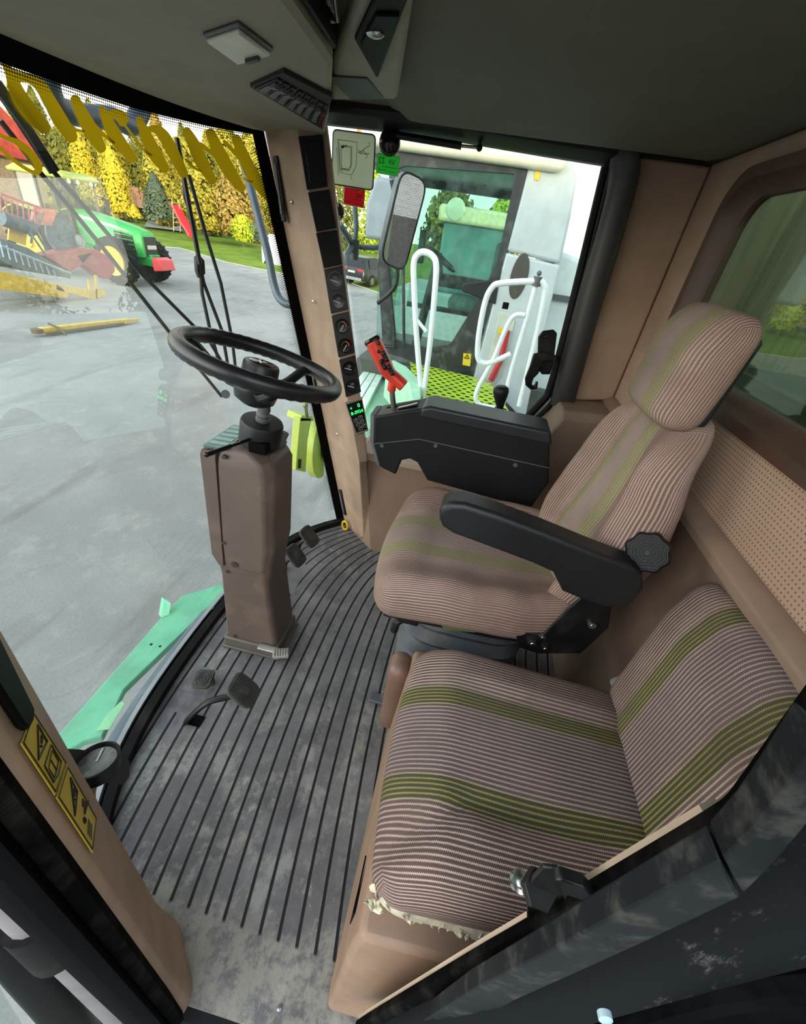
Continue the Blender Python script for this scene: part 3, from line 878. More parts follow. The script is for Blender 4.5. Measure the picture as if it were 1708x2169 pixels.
# armrest
ap = [(930, 1088), (936, 1076), (952, 1067), (985, 1069), (1050, 1090), (1150, 1128), (1260, 1173), (1340, 1203), (1364, 1222), (1366, 1250), (1345, 1278), (1318, 1291), (1283, 1290), (1240, 1276), (1192, 1256), (1172, 1216), (1130, 1197), (1075, 1176), (1010, 1152), (960, 1134), (936, 1118), (930, 1102)]
XA = .685
m = M(); m.prism([at(x, y, x=XA) for x, y in ap], (.062, 0, 0)); ar = m.build('armrest', mat('armrest_black', '#1b1c1e', .4, grain=.5, gs=700, gd=.0008, var=.1), ds, bevel=.012, seg=5)
m = M()
pp = [at(x, y, x=XA) for x, y in ((1172, 1216), (1192, 1256), (1240, 1276), (1270, 1240), (1230, 1200))]
m.cyl(at(1300, 1250, x=.72), at(1300, 1250, x=.72) + Vc((.12, 0, 0)), .028); m.build('pivot', BLKM, ar)
# recline knob
kc = at(1372, 1170, x=.735)
m = M(); 
kax = Vc((-.78, .42, .42)).normalized(); ka, kb = frame(kax)
lob = lambda r, h: [kc - kax * h + (ka * math.cos(t) + kb * math.sin(t)) * r * (1 + .05 * math.cos(8 * t)) for t in [2 * PI * k / 64 for k in range(64)]]
prof = [(.034, .034), (.040, .032), (.043, .018), (.041, -.005), (.036, -.012)]
for k in range(5): prof += [(.034 - k * .0062, -.012), (.033 - k * .0062, -.009), (.031 - k * .0062, -.009), (.030 - k * .0062, -.012)]
m.loft([lob(r, h) for r, h in prof]); m.build('recline_knob', BLK, ds, ang=25)
m = M(); m.cyl(kc + Vc((.03, 0, 0)), kc + Vc((.14, 0, 0)), .018); m.build('knob_shaft', BLKM, ds)
# bracket at the side
bx = .742
m = M(); m.prism([at(x, y, x=bx) for x, y in ((1090, 1335), (1150, 1345), (1200, 1295), (1245, 1255), (1300, 1265), (1290, 1330), (1230, 1385), (1140, 1385), (1100, 1372))], (.006, 0, 0))
br = m.build('side_bracket', BLKM, ds, bevel=.002)
for x, y, r in ((1128, 1361, .012), (1150, 1347, .009), (1155, 1371, .009), (1254, 1322, .010)):
    c = at(x, y, x=bx - .001); m = M(); m.cyl(c, c - Vc((.006, 0, 0)), r, r, 6); m.cyl(c - Vc((.0062, 0, 0)), c - Vc((.008, 0, 0)), r * .5, r * .4, 12); m.build('bolt', ZINC, br)
lbp = [at(x, y, x=.748) for x, y in ((1018, 1321), (1112, 1343), (1116, 1358), (1022, 1336))]
m = M(); m.prism(lbp, (.003, 0, 0)); pb = m.build('rating_plate', mat('aluminium_label', '#9a998c', .4, .4), ds)
m = M()
for k in range(11):
    a = lbp[0].lerp(lbp[1], .08 + k * .075); b = lbp[3].lerp(lbp[2], .08 + k * .075)
    p, q = a.lerp(b, .2), a.lerp(b, .8); w_ = (lbp[1] - lbp[0]) * .025
    m.poly([p - Vc((.0008, 0, 0)), p + w_ - Vc((.0008, 0, 0)), q + w_ - Vc((.0008, 0, 0)), q - Vc((.0008, 0, 0))])
m.build('plate_print', INK, pb, smooth=False)
gp = [at(x, y, x=.750) for x, y in ((935, 1322), (1010, 1328), (1008, 1340), (940, 1334))]
m = M(); m.prism(gp, (.003, 0, 0)); m.build('green_label', mat('green_label', '#56623a', .6, spec=.2), ds)
# suspension: bellows, scissor carrier, base
m = M()
bel = []
for i in range(13):
    z = .09 + .032 * i; k = .90 + .10 * (i % 2)
    bel.append([Vc((p[0], p[1], z)) for p in [(XS + .19 * k * math.copysign(min(1, abs(math.cos(t)) ** .5), math.cos(t)), -.14 + .19 * k * math.copysign(abs(math.sin(t)) ** .5, math.sin(t))) for t in [2 * PI * j / 32 for j in range(32)]]])
m.loft(bel); m.build('bellows', mat('grey_rubber_bellows', '#4d5257', .6, var=.15, dirt='#8a857a', ds=5, da=.4), ds, ang=60)
m = M(); m.box((XS, -.14, .07), (.38, .40, .05)); m.box((XS, -.14, .03), (.33, .34, .06)); m.build('base_frame', mat('grey_seat_frame', '#585c5e', .5, dirt='#8a857a'), ds, bevel=.004)
for sx_ in (-1, 1): m = M(); m.box((XS + sx_ * .165, -.13, .0095), (.035, .46, .012)); m.build('floor_rail', GREY, ds, bevel=.003)
m = M(); m.box((XS - .17, .02, .47), (.05, .06, .05)); m.tube([(XS - .17, .02, .46), (XS - .19, .05, .44), (XS - .19, .055, .40)], .012, 8); m.build('height_lever', BLK, ds, bevel=.006)

# ================================================================ passenger (instructor) seat on its box
m = M()
bxp = [(.165, .008, 0), (.76, .0, 0), (.76, -.02, .40), (.70, -.035, .42), (.20, -.03, .42), (.175, -.02, .40)]
m.loft([[Vc((.130, .010, 0)), Vc((.168, -.012, .36)), Vc((.172, -.022, .405)), Vc((.185, -.55, .408)), Vc((.14, -.55, 0))],
        [Vc((.16, .014, 0)), Vc((.185, -.008, .37)), Vc((.19, -.018, .408)), Vc((.20, -.55, .410)), Vc((.17, -.55, 0))],
        [Vc((.75, .014, 0)), Vc((.75, -.008, .37)), Vc((.75, -.018, .408)), Vc((.75, -.55, .410)), Vc((.75, -.55, 0))]])
sb = thing('seat_box', 'tan moulded box that carries the passenger seat beside the door', 'box', (.45, -.28, 0))
m.build('body', mat('tan_seat_box', '#927761', .6, grain=.35, gs=700, gd=.0008, dirt='#7a6a58', ds=4, da=.3), sb, bevel=.01, seg=3, ang=40)
m = M(); m.rbox((.042, .032, .15), .03, 6, lambda p: Vc((.715 + p.x, .014 + p.y, .245 + p.z)), 'z', 5); m.build('corner_hump', VINYL, sb, ang=180)
# seam line of the box's side flap and the hole under the cushion
m = M(); m.tube([(.1735, -.018, .36), (.170, -.030, .31), (.168, -.030, .24), (.162, -.05, .18), (.158, -.2, .14)], .0028, 6, smooth=5); m.build('flap_seam', FRIT, sb)
fl = [Vc((.215, -.0035, .33)), Vc((.30, -.0035, .33)), Vc((.26, -.0035, .30)), Vc((.215, -.002, .25))]
m = M(); m.prism(fl, (0, .003, 0)); m.build('side_opening', FRIT, sb, smooth=False)

ps = thing('passenger_seat', 'low striped passenger seat with torn taped corner, nearest the door', 'seat', (.45, -.3, .42))
def p_cush(p):
    a, b, c = p.x / .235, p.y / .265, p.z / .062
    top = (c + 1) / 2
    x = .448 + p.x + .012 * b * a
    y = -.268 + p.y - .020 * a * a * max(0, b)
    near = smooth01((-a - .25) / .7)
    dent = -.026 * math.exp(-(((a + .50) / .30) ** 2 + ((b + .05) / .55) ** 2))
    a_c = -.47 - .30 * max(0, b - .4) / .5 - .10 * max(0, -b - .2)
    crease = -.013 * math.exp(-((a - a_c - .05) / .07) ** 2) * smooth01((b + .9) / .5) + .007 * smooth01((a_c - a) / .12)
    ridge = crease + .004 * math.exp(-((a + .62 - .25 * b) / .16) ** 2) * smooth01((b + .6))
    wr = .007 * math.exp(-((a - .62) / .10) ** 2) * smooth01((.8 - b) / .6) - .007 * math.exp(-((a - .48) / .08) ** 2) * smooth01((.8 - b))
    z = .487 + p.z + top * (.010 * (1 - a * a) + dent * .8 + ridge + wr) - .045 * smooth01((b - .55) / .5) * top - .018 * smooth01((-a - .55) / .45) * top - .02 * smooth01((-b - .7) / .3) * top
    return Vc((x, y, z))
m = M(); m.rbox((.235, .265, .062), .05, 26, p_cush, 'z', 7); pc = m.build('cushion', FABRIC, ps, ang=180)
def p_back(p):
    a, b, c = p.x / .215, p.y / .045, p.z / .19
    f = (b + 1) / 2
    y = -.515 + p.y - .10 * (p.z + .19) + .014 * f * (1 - a * a) - .02 * f * smooth01((c - .4) / .6)
    return Vc((.490 + p.x + .02 * c, y, .705 + p.z - .028 * a * a * max(0, c) + .0 * b))
m = M(); m.rbox((.215, .045, .19), .04, 24, p_back, 'y', 7); m.build('backrest', FABRIC, ps, ang=180)
# torn corner: crumpled tape and foam showing under the near front corner
def flake(n, seed, cx, cy, cz, sx, sy, sz, s0, s1):
    rnd = random.Random(seed); m = M()
    for _ in range(n):
        c = Vc((cx + rnd.uniform(-sx, sx), cy + rnd.uniform(-sy, sy), cz + rnd.uniform(-sz, sz)))
        d1 = Vc((rnd.uniform(-1, 1), rnd.uniform(-1, 1), rnd.uniform(-.6, .6))).normalized(); d2 = d1.cross(Vc((rnd.uniform(-1, 1), rnd.uniform(-1, 1), 1))).normalized()
        r = rnd.uniform(s0, s1)
        m.grid(lambda u, v: c + d1 * (u - .5) * r * 2 + d2 * (v - .5) * r * 1.2 + d1.cross(d2) * r * .35 * math.sin(u * 5 + v * 3), 4, 3)
    return m
m = M(); m.tube([(.226, -.04, .466), (.222, -.09, .455), (.214, -.16, .450), (.213, -.25, .450), (.214, -.31, .455)], lambda t: .018 + .007 * math.sin(t * 9), 10, smooth=5, flat=(1, .8)); m.build('exposed_foam', FOAM, ps, ang=180)
m = flake(60, 5, .214, -.13, .452, .010, .11, .014, .005, .012); m.build('torn_tape', mat('yellowed_tape', '#c9bf9f', .35, var=.2, vs=60), ps, solid=.0006)
m = M(); m.tube([(.68, -.52, .60), (.69, -.515, .56), (.70, -.50, .52)], .012, 8, smooth=4); m.build('grey_tape_edge', mat('grey_tape', '#8b8f90', .5), ps)
# ================================================================ steering column
sc_ = thing('steering_column', 'brown steering column with black three-spoke steering wheel and stalk', 'steering column', (.97, .57, 0))
L_ = lambda px, py, x=.893: at(px, py, x=x)
def rect_ring(x0, x1, y0, y1, z, ch=.0):
    """ring of the column section: chamfered at the two rear corners"""
    return [Vc((x0, y1, z)), Vc((x1, y1, z)), Vc((x1, y0 + ch, z)), Vc((x1 - ch, y0, z)), Vc((x0 + ch, y0, z)), Vc((x0, y0 + ch, z))]
m = M()
m.loft([rect_ring(.893, 1.052, .474, .668, .0, .012), rect_ring(.893, 1.052, .474, .662, .08, .012), rect_ring(.895, 1.045, .490, .650, .36, .012), rect_ring(.893, 1.047, .486, .650, .385, .016), rect_ring(.890, 1.05, .478, .655, .44, .02)])
m.build('lower_housing', BROWN, sc_, bevel=.006, seg=3)
m = M()
m.loft([rect_ring(.888, 1.052, .484, .628, .405, .02), rect_ring(.886, 1.054, .466, .625, .50, .022), rect_ring(.886, 1.054, .452, .606, .775, .026), rect_ring(.890, 1.050, .462, .604, .80, .026), rect_ring(.905, 1.035, .510, .600, .825, .02)])
m.build('upper_housing', BROWN, sc_, bevel=.007, seg=3)
m = M()
m.loft([rect_ring(.884, 1.056, .630, .645, .41, 0.001), rect_ring(.884, 1.056, .628, .664, .45, .001), rect_ring(.884, 1.056, .606, .650, .80, .001), rect_ring(.886, 1.054, .604, .645, .815, .001)])
fc = m.build('front_cover', BROWN, sc_, bevel=.004)
m = M(); m.prism([(.893, .578, .822), (.893, .643, .819), (1.045, .643, .819), (1.045, .578, .822)], (0, 0, .006)); 
md = m.build('instruction_card', mat('teal_card', '#5d7d78', .25, var=.25, vs=30), sc_)
m = M()
for k in range(5): m.prism([(.91 + k * .027, .586, .8282), (.925 + k * .027, .586, .8282), (.925 + k * .027, .638, .8256), (.91 + k * .027, .638, .8256)], (0, 0, .0006))
m.build('card_rows', mat('pale_teal', '#8db0a6', .3), md, smooth=False)
m = M(); m.box((.968, .57, .0055), (.185, .225, .011)); m.box((.968, .57, .03), (.172, .206, .05)); m.build('foot_plate', mat('grey_foot_plate', '#5d564e', .55, 0, dirt='#5d544a', ds=12, da=.4), sc_, bevel=.006)
for px, py in ((475, 968), (475, 1150), (497, 1196), (482, 1211), (498, 1347)):
    c = L_(px, py, .886 if py < 1200 else .892); m = M(); m.cyl(c + Vc((.004, 0, 0)), c - Vc((.002, 0, 0)), .0065 if py != 1196 else .011, None, 16); m.cyl(c - Vc((.0016, 0, 0)), c - Vc((.0026, 0, 0)), .0025, None, 6); m.build('screw', mat('dark_screw', '#4b4037', .4, .3) if 'dark_screw' not in MATS else MATS['dark_screw'], sc_)
# knob and dimple on the sloping rear shoulder
c = Vc((1.015, .485, .812)); d = Vc((.25, -.35, .9)).normalized()
m = M(); m.lathe(c, d, [(.017, -.01), (.0165, .012), (.012, .014), (.012, .034), (.0105, .036), (.0005, .036)], 20); m.build('knob', GREY, sc_, ang=40)
c = Vc((.945, .470, .800)); m = M(); m.lathe(c, Vc((0, -.7, .7)), [(.012, -.004), (.012, .0012), (.009, .0016), (.008, -.001), (.0005, -.001)], 20); m.build('ignition_lock', mat('grey_cap', '#6d6562', .4), sc_, ang=40)
# tilt pedal of chrome at the base
pa = at(553, 1372, z=.045); pb_ = at(603, 1386, z=.03)
m = M(); m.tube([at(548, 1368, z=.06), at(588, 1378, z=.055)], .013, 10, flat=(1, .5)); CHR = mat('worn_chrome', '#b3b0a8', .35, .55, var=.2, dirt='#6b6156', ds=30, da=.4); tp = m.build('tilt_lever', CHR, sc_)
R = Matrix((Vc((.35, -.93, 0)).normalized(), Vc((.93, .35, 0)).normalized(), Vc((0, 0, 1)))).transposed()
c = at(595, 1384, z=.055); m = M(); m.box(c, (.055, .036, .012), R)
for k in range(6): m.box(c + R @ Vc((-.022 + k * .009, 0, .007)), (.004, .030, .004), R)
m.build('tread', CHR, tp, bevel=.001)
# collar, stalk, shaft, wheel
tilt = Vc((.0, -.20, 1)).normalized()
cb = Vc((.97, .520, .845))
m = M(); m.lathe(cb, tilt, [(.046, -.05), (.048, -.02), (.055, -.018), (.056, .040), (.053, .046), (.030, .047), (.0005, .047)], 36); m.build('collar', BLK, sc_, ang=40)
m = M(); m.box(cb + Vc((-.045, -.02, -.008)), (.03, .05, .03)); m.build('collar_slot', FRIT, sc_, bevel=.003)
m = M()
s0, s1 = cb + Vc((-.05, .0, .012)), at(437, 963, x=.77)
m.tube([s0, s0.lerp(s1, .5), s0.lerp(s1, .501), s1], lambda t: .0045 if t < .45 else .0062, 10); m.sphere(s1, .0064, 10); m.build('indicator_stalk', BLKS, sc_)
m = M(); m.lathe(cb, tilt, [(.017, .04), (.019, .055), (.016, .058), (.019, .066), (.015, .072), (.017, .08), (.014, .10)], 20); m.build('shaft', GREY, sc_, ang=30)
WC = Vc((.975, .505, 1.040)); wn = Vc((.165, -.215, 1)).normalized()
wa = Vc((1, 0, 0)); wa = (wa - wn * wa.dot(wn)).normalized(); wb = wn.cross(wa)
WR = .187
def wpt(ang, r, h=0.0): return WC + (wa * math.cos(ang) + wb * math.sin(ang)) * r + wn * h
m = M(); n1, n2 = 96, 14
rings = []
for i in range(n1):
    a = 2 * PI * i / n1; rr = []
    for j in range(n2):
        b = 2 * PI * j / n2; rad = .0180 + (.0009 * math.cos(i * PI) if math.cos(b) < -.2 or math.sin(b) < -.5 else 0)
        rr.append(wpt(a, WR + rad * math.cos(b), rad * 1.1 * math.sin(b)))
    rings.append(rr)
Rv = [[m.v(p) for p in r] for r in rings]
for i in range(n1):
    for j in range(n2): m.face([Rv[i][j], Rv[(i + 1) % n1][j], Rv[(i + 1) % n1][(j + 1) % n2], Rv[i][(j + 1) % n2]])
wheel = m.build('steering_wheel', WHEEL, sc_, ang=180)
for a in (math.radians(100), math.radians(-20), math.radians(220)):
    m = M()
    pts = [(.030, -.070), (.07, -.066), (.115, -.042), (.155, -.014), (WR, -.004)]
    tang = -wa * math.sin(a) + wb * math.cos(a)
    rings = []
    for k, (r, h) in enumerate(pts):
        c = wpt(a, r, h); w_ = (.024, .021, .017, .016, .018)[k]; t_ = .010
        rings.append([c + tang * w_ + wn * t_ * .3, c + tang * w_ * .5 + wn * t_, c - tang * w_ * .5 + wn * t_, c - tang * w_ + wn * t_ * .3, c - tang * w_ * .6 - wn * t_, c + tang * w_ * .6 - wn * t_])
    m.loft(rings); m.build('spoke', WHEEL, wheel, bevel=.003, ang=50)
m = M(); m.lathe(WC, wn, [(.030, -.105), (.050, -.092), (.058, -.060), (.050, -.032), (.045, -.024), (.044, -.004), (.041, .002), (.0005, .002)], 36); m.build('hub', WHEEL, wheel, ang=50)
m = M(); m.lathe(WC, wn, [(.031, .0005), (.031, .0035), (.029, .0045), (.0005, .0050)], 28); m.build('hub_badge', BLKS, wheel, ang=60)
m = M()
e1, e2 = wpt(0, .016, .0056), wpt(PI, .016, .0056)
m.tube([wpt(math.radians(200), .017, .0056), wpt(math.radians(150), .010, .0056), wpt(math.radians(90), .004, .0056), wpt(math.radians(60), .012, .0056), wpt(math.radians(20), .017, .0056)], .0014, 6, smooth=4); m.build('badge_emblem', mat('silver_emblem', '#c9ccd0', .25, .9), wheel)

# ================================================================ pedals
def pad_pedal(name, label, c, n_, along, w, h, arm):
    t = thing(name, label, 'pedal', (c.x, c.y, 0))
    n_ = n_.normalized(); al = (along - n_ * along.dot(n_)).normalized(); ac = n_.cross(al)
    m = M()
    out = []
    for k in range(28):
        a = 2 * PI * k / 28; ca, sa = math.cos(a), math.sin(a)
        out.append(c + ac * (w / 2) * math.copysign(abs(ca) ** .45, ca) + al * (h / 2) * math.copysign(abs(sa) ** .55, sa))
    m.prism([p - n_ * .012 for p in out], n_ * .012)
    pad = m.build('pad', RUBG, t, bevel=.003, seg=2)
    m = M()
    nr = 13
    for k in range(nr):
        v_ = -h / 2 * .84 + h * .84 * k / (nr - 1); wd = w * .90 * (1 - .25 * abs(2 * v_ / h) ** 4)
        R = Matrix((ac, al, n_)).transposed(); m.box(c + al * v_ + n_ * .001, (wd, h / nr * .5, .004), R)
    m.build('tread_ribs', RUBG, pad)
    R = Matrix((ac, al, n_)).transposed(); m = M(); m.box(c + n_ * .003, (w * .30, h * .30, .002), R); m.build('tread_badge', RUBG, pad, bevel=.001)
    m = M(); m.tube(arm, lambda t: .016 - .003 * t, 10, smooth=6, flat=(.55, 1)); m.build('arm', BLKM, t)
    return t
pc_ = at(518, 1462, z=.115)
pad_pedal('foot_pedal', 'black ribbed pedal on a curved arm standing alone left of the steering column', pc_, Vc((-.1, -.75, .60)), Vc((-.1, .3, 1)), .080, .110,
          [at(396, 1530, z=-.02), at(400, 1522, z=.02), at(440, 1488, z=.085), at(490, 1474, z=.10), pc_ + Vc((0, .02, -.01))])
m = M(); sl_ = at(408, 1527, z=.0012); m.box((sl_.x + .004, sl_.y - .006, .0012), (.035, .05, .002)); tag(m.build('pedal_slot', FRIT), 'black slot in the mat where the lone pedal arm comes up', 'slot')
p1 = at(628, 1176, z=.105); p2 = at(657, 1136, z=.12)
pad_pedal('brake_pedal', 'ribbed brake pedal right next to the column foot, nearer of the pair', p1, Vc((-.25, -.70, .65)), Vc((.0, .3, 1)), .078, .105, [p1 + Vc((0, .06, -.12)), p1 + Vc((0, .05, -.06)), p1 + Vc((0, .02, -.02)), p1 + Vc((0, .008, -.01))])
pad_pedal('brake_pedal', 'ribbed brake pedal closest to the windscreen corner, farther of the pair', p2, Vc((-.25, -.70, .65)), Vc((.0, .3, 1)), .078, .105, [p2 + Vc((0, .06, -.12)), p2 + Vc((0, .05, -.06)), p2 + Vc((0, .02, -.02)), p2 + Vc((0, .008, -.01))])
# foot button with lock symbol
hb = at(431, 1438, z=.034)
fb = thing('foot_button', 'square rounded foot button with embossed ring symbol on the mat', 'button', (hb.x, hb.y, 0))
Rz = Matrix.Rotation(math.radians(12), 3, 'Z')
m = M(); m.prism([hb + Rz @ Vc((p[0], p[1], -.006)) for p in rrect(-.034, .034, -.030, .030, .012)], (0, 0, .010)); pd = m.build('pad', RUBG, fb, bevel=.002)
m = M(); m.tube([hb + Vc((.017 * math.cos(a), .017 * math.sin(a), .0045)) for a in [2 * PI * k / 28 for k in range(28)]], .0018, 6, closed=True); m.tube([hb + Vc((.008 * math.cos(a), .008 * math.sin(a), .0045)) for a in [2 * PI * k / 18 for k in range(18)]], .0016, 6, closed=True)
for a0 in (20, 110, 200, 290): m.tube([hb + Vc((.025 * math.cos(math.radians(a0 + k * 12)), .023 * math.sin(math.radians(a0 + k * 12)), .0045)) for k in range(5)], .0016, 6)
m.build('embossed_symbol', RUBG, pd)
m = M(); m.cyl(hb + Vc((.01, -.02, -.004)), (hb.x + .01, hb.y - .02, .001), .011); m.build('stem', GREY, fb)
# yellow ring at the corner
yc = at(731, 1113, z=.025)
m = M(); m.tube([yc + Vc((.006 * math.cos(a), .016 * math.cos(a), .026 * math.sin(a))) for a in [2 * PI * k / 24 for k in range(24)]], .006, 8, closed=True)
tag(m.build('pull_ring', YELR), 'yellow pull ring at the foot of the right windscreen pillar', 'ring')
# ================================================================ instruments in the right pillar
def pq(*pts): return [onpil(x, y) for x, y in pts]
def bil(q, u, v): return q[0].lerp(q[1], u).lerp(q[3].lerp(q[2], u), v)
PANELS = [
 ('blank', [(632, 290), (684, 286), (694, 396), (650, 403)]),
 ('blank', [(652, 408), (697, 402), (713, 483), (670, 491)]),
 ('blank', [(669, 494), (714, 487), (724, 560), (686, 568)]),
 ('g1', [(686, 572), (725, 563), (738, 655), (701, 664)]),
 ('g2', [(702, 669), (739, 660), (752, 747), (717, 757)]),
 ('g3', [(718, 762), (753, 752), (765, 830), (733, 841)]),
]
BL = ['tall black cover panel with a raised lid at the top of the instrument pillar', 'plain black blank panel below the tall cover on the instrument pillar', 'plain black blank panel directly above the first pair of gauges']
GL = {'g1': 'upper twin gauge panel with white scales and grey symbols', 'g2': 'middle twin gauge panel with green and orange dial sectors', 'g3': 'lowest twin gauge panel, just above the green digital display'}
nb = 0
PU = None
for kind, q in PANELS:
    q = pq(*q); ctr = sum(q, Vc()) / 4
    if kind == 'blank':
        t = thing('blank_panel', BL[nb], 'panel', ctr); 
    else: t = thing('gauge_panel', GL[kind], 'gauge', ctr)
    m = M(); m.prism([p + pn * .0005 for p in q], pn * .005); m.build('plate', BLK if kind == 'blank' else mat('gauge_plate_' + kind, '#121313', .35), t, bevel=.002)
    if kind == 'blank':
        if nb == 0:
            qq = [bil(q, u, v) + pn * .0055 for u, v in ((.18, .10), (.86, .10), (.86, .88), (.18, .88))]
            m = M(); m.prism(qq, pn * .004); m.build('raised_lid', BLK, t, bevel=.002)
        nb += 1
        continue
    for gi, vv in enumerate((.28, .76)):
        c = bil(q, .50, vv); ux = (q[1] - q[0]).normalized(); uy = ux.cross(pn).normalized()
        if uy.z < 0: uy = -uy
        ux = uy.cross(pn)
        if ux.dot(q[1] - q[0]) < 0: ux = -ux
        r = (q[1] - q[0]).length * .40
        m = M(); m.lathe(c + pn * .005, pn, [(r, 0), (r, .006), (r * .90, .006), (r * .84, .002), (r * .2, .001), (.0005, .001)], 36); dial = m.build('dial', BLKS, t, ang=40)
        pt = lambda a, k, h=.0066: c + pn * (h) + (ux * math.cos(a) + uy * math.sin(a)) * r * k
        if kind == 'g2':
            for mt_, a0, a1, nm in ((GGRN, 95, 165, 'green_sector'), (GORG, -25, 85, 'orange_sector')):
                m = M(); n_ = 12
                for k in range(n_):
                    a, b = math.radians(lerp(a0, a1, k / n_)), math.radians(lerp(a0, a1, (k + 1) / n_))
                    m.poly([pt(a, .45), pt(a, .82), pt(b, .82), pt(b, .45)])
                m.build(nm, mt_, dial, smooth=False)
            m = M(); m.poly([pt(math.radians(t_), .12 * 1) + (ux * .62 + uy * .15) * r for t_ in range(0, 360, 30)]); m.poly([pt(math.radians(a), .10) - uy * r * .5 for a in range(0, 360, 45)]); m.build('dial_symbol', INK, dial, smooth=False)
            na0 = (225, 45)
        else:
            m = M()
            for k in range(7):
                a = math.radians(30 + 130 * k / 6); m.poly([pt(a - .05, .70), pt(a - .05, .86), pt(a + .05, .86), pt(a + .05, .70)])
            if kind == 'g1':
                for k in range(16):
                    a = math.radians(lerp(30, 160, k / 16)); b = math.radians(lerp(30, 160, (k + 1) / 16)); m.poly([pt(a, .84), pt(a, .90), pt(b, .90), pt(b, .84)])
            m.build('scale', NEEDLE, dial, smooth=False)
            m = M()
            cc = c + pn * .0068 + uy * r * .25
            w_ = r * .16
            m.tube([cc + ux * w_ * x + uy * w_ * y for x, y in ((-1, -1), (-1, 1), (1, 1), (1, -1))], r * .035, 5, closed=True)
            m.tube([cc - ux * w_ * .4, cc + ux * w_ * .4], r * .04, 5); m.tube([cc + ux * w_ * 1.6 - uy * w_, cc + ux * w_ * 1.6 + uy * w_], r * .04, 5)
            m.build('dial_symbol', LGREY, dial)
            na0 = (150, -30)
        m = M()
        a = math.radians(na0[0]); b = math.radians(na0[1])
        o_ = c + pn * .0075 - uy * r * .15
        dd = (ux * math.cos(a) + uy * math.sin(a)); sd_ = dd.cross(pn)
        m.prism([o_ + dd * r * .75 - sd_ * r * .035, o_ + dd * r * .75 + sd_ * r * .035, o_ - dd * r * .25 + sd_ * r * .05, o_ - dd * r * .25 - sd_ * r * .05], pn * .001); m.build('needle', NEEDLE, dial)
# display
q = pq((731, 853), (766, 842), (779, 910), (754, 919)); ctr = sum(q, Vc()) / 4
t = thing('display_panel', 'small digital display with green digits at the bottom of the instrument pillar', 'display', ctr)
m = M(); m.prism([p + pn * .0005 for p in [ctr + (p - ctr) * 1.06 for p in q]], pn * .006); m.build('frame', mat('grey_tan_frame', '#8f8273', .5), t, bevel=.003)
m = M(); m.prism([p + pn * .007 for p in [ctr + (p - ctr) * .90 for p in q]], pn * .002); scr = m.build('screen', DISPB, t)
ux = (q[1] - q[0]).normalized(); uy = ux.cross(pn); uy = uy if uy.z > 0 else -uy
w_ = (q[1] - q[0]).length
rt = lambda u, v: bil(q, u, v) + pn * .0098
ux2 = (bil(q, .9, .3) - bil(q, .1, .3)).normalized(); uy2 = (bil(q, .5, .1) - bil(q, .5, .9)).normalized()
m = M(); m.text('0', rt(.72, .18), ux2, uy2, w_ * .30); m.text('8-3924', rt(.52, .36), ux2, uy2, w_ * .26); m.text('4', rt(.22, .20), ux2, uy2, w_ * .2); m.build('digits', LED, scr, smooth=False)
m = M()
for i, (u, v) in enumerate(((.3, .58), (.66, .54), (.36, .72), (.70, .68), (.45, .86), (.78, .82))):
    cc = rt(u, v); a_ = w_ * .11
    m.tube([cc + ux2 * a_ * x + uy2 * a_ * y for x, y in ((-1, -.8), (-1, .8), (1, .8), (1, -.8))], .0007, 5, closed=True)
    m.tube([cc - ux2 * a_ * .5, cc + ux2 * a_ * .6 + uy2 * a_ * .4], .0007, 5)
m.build('key_symbols', NEEDLE, scr)
# grab strips and vents on the pillar's front strip
def onplane3(a, b, c):
    n = (b - a).cross(c - a).normalized(); return a, n
fa, fn = onplane3(At, Bt, Bb)
if fn.dot(CAM - fa) < 0: fn = -fn
of = lambda px, py, l=0.0: atp(px, py, fa, fn) + fn * l
def strip_thing(pts, name, label, w=.012):
    t = thing(name, label, 'vent', of(*pts[0]))
    a, b = of(*pts[0]), of(*pts[1]); d = (b - a).normalized(); sdv = d.cross(fn)
    m = M(); m.prism([a - sdv * w, a + sdv * w, b + sdv * w, b - sdv * w], fn * .008); m.build('frame', BLK, t, bevel=.003)
    m = M(); m.prism([a + d * .02 - sdv * w * .5 + fn * .008, a + d * .02 + sdv * w * .5 + fn * .008, b - d * .02 + sdv * w * .5 + fn * .008, b - d * .02 - sdv * w * .5 + fn * .008], fn * .004); m.build('slat_insert', GREY, t, bevel=.002)
strip_thing([(586, 330), (604, 470)], 'defrost_vent', 'long narrow black vent at the top of the pillar beside the glass')
strip_thing([(664, 782), (676, 850)], 'defrost_vent', 'short black slotted vent at the pillar behind the steering wheel rim', .009)
strip_thing([(722, 1036), (733, 1090)], 'defrost_vent', 'lowest black slotted vent near the foot of the pillar', .010)
for i, (px, py, lab) in enumerate(((617, 428, 'pale screw head high on the tan pillar next to the long vent'), (663, 639, 'pale screw head on the tan pillar level with the second gauge'), (714, 920, 'pale screw head on the tan pillar below the display'), (765, 1137, 'pale screw head low on the tan panel at the floor'))):
    c = of(px, py) if py < 930 else at(px, py, x=1.66)
    m = M(); m.lathe(c - fn * .001, fn, [(.006, 0), (.006, .002), (.004, .0035), (.0005, .0038)], 14); tag(m.build('panel_screw', ZINC), lab, 'screw')

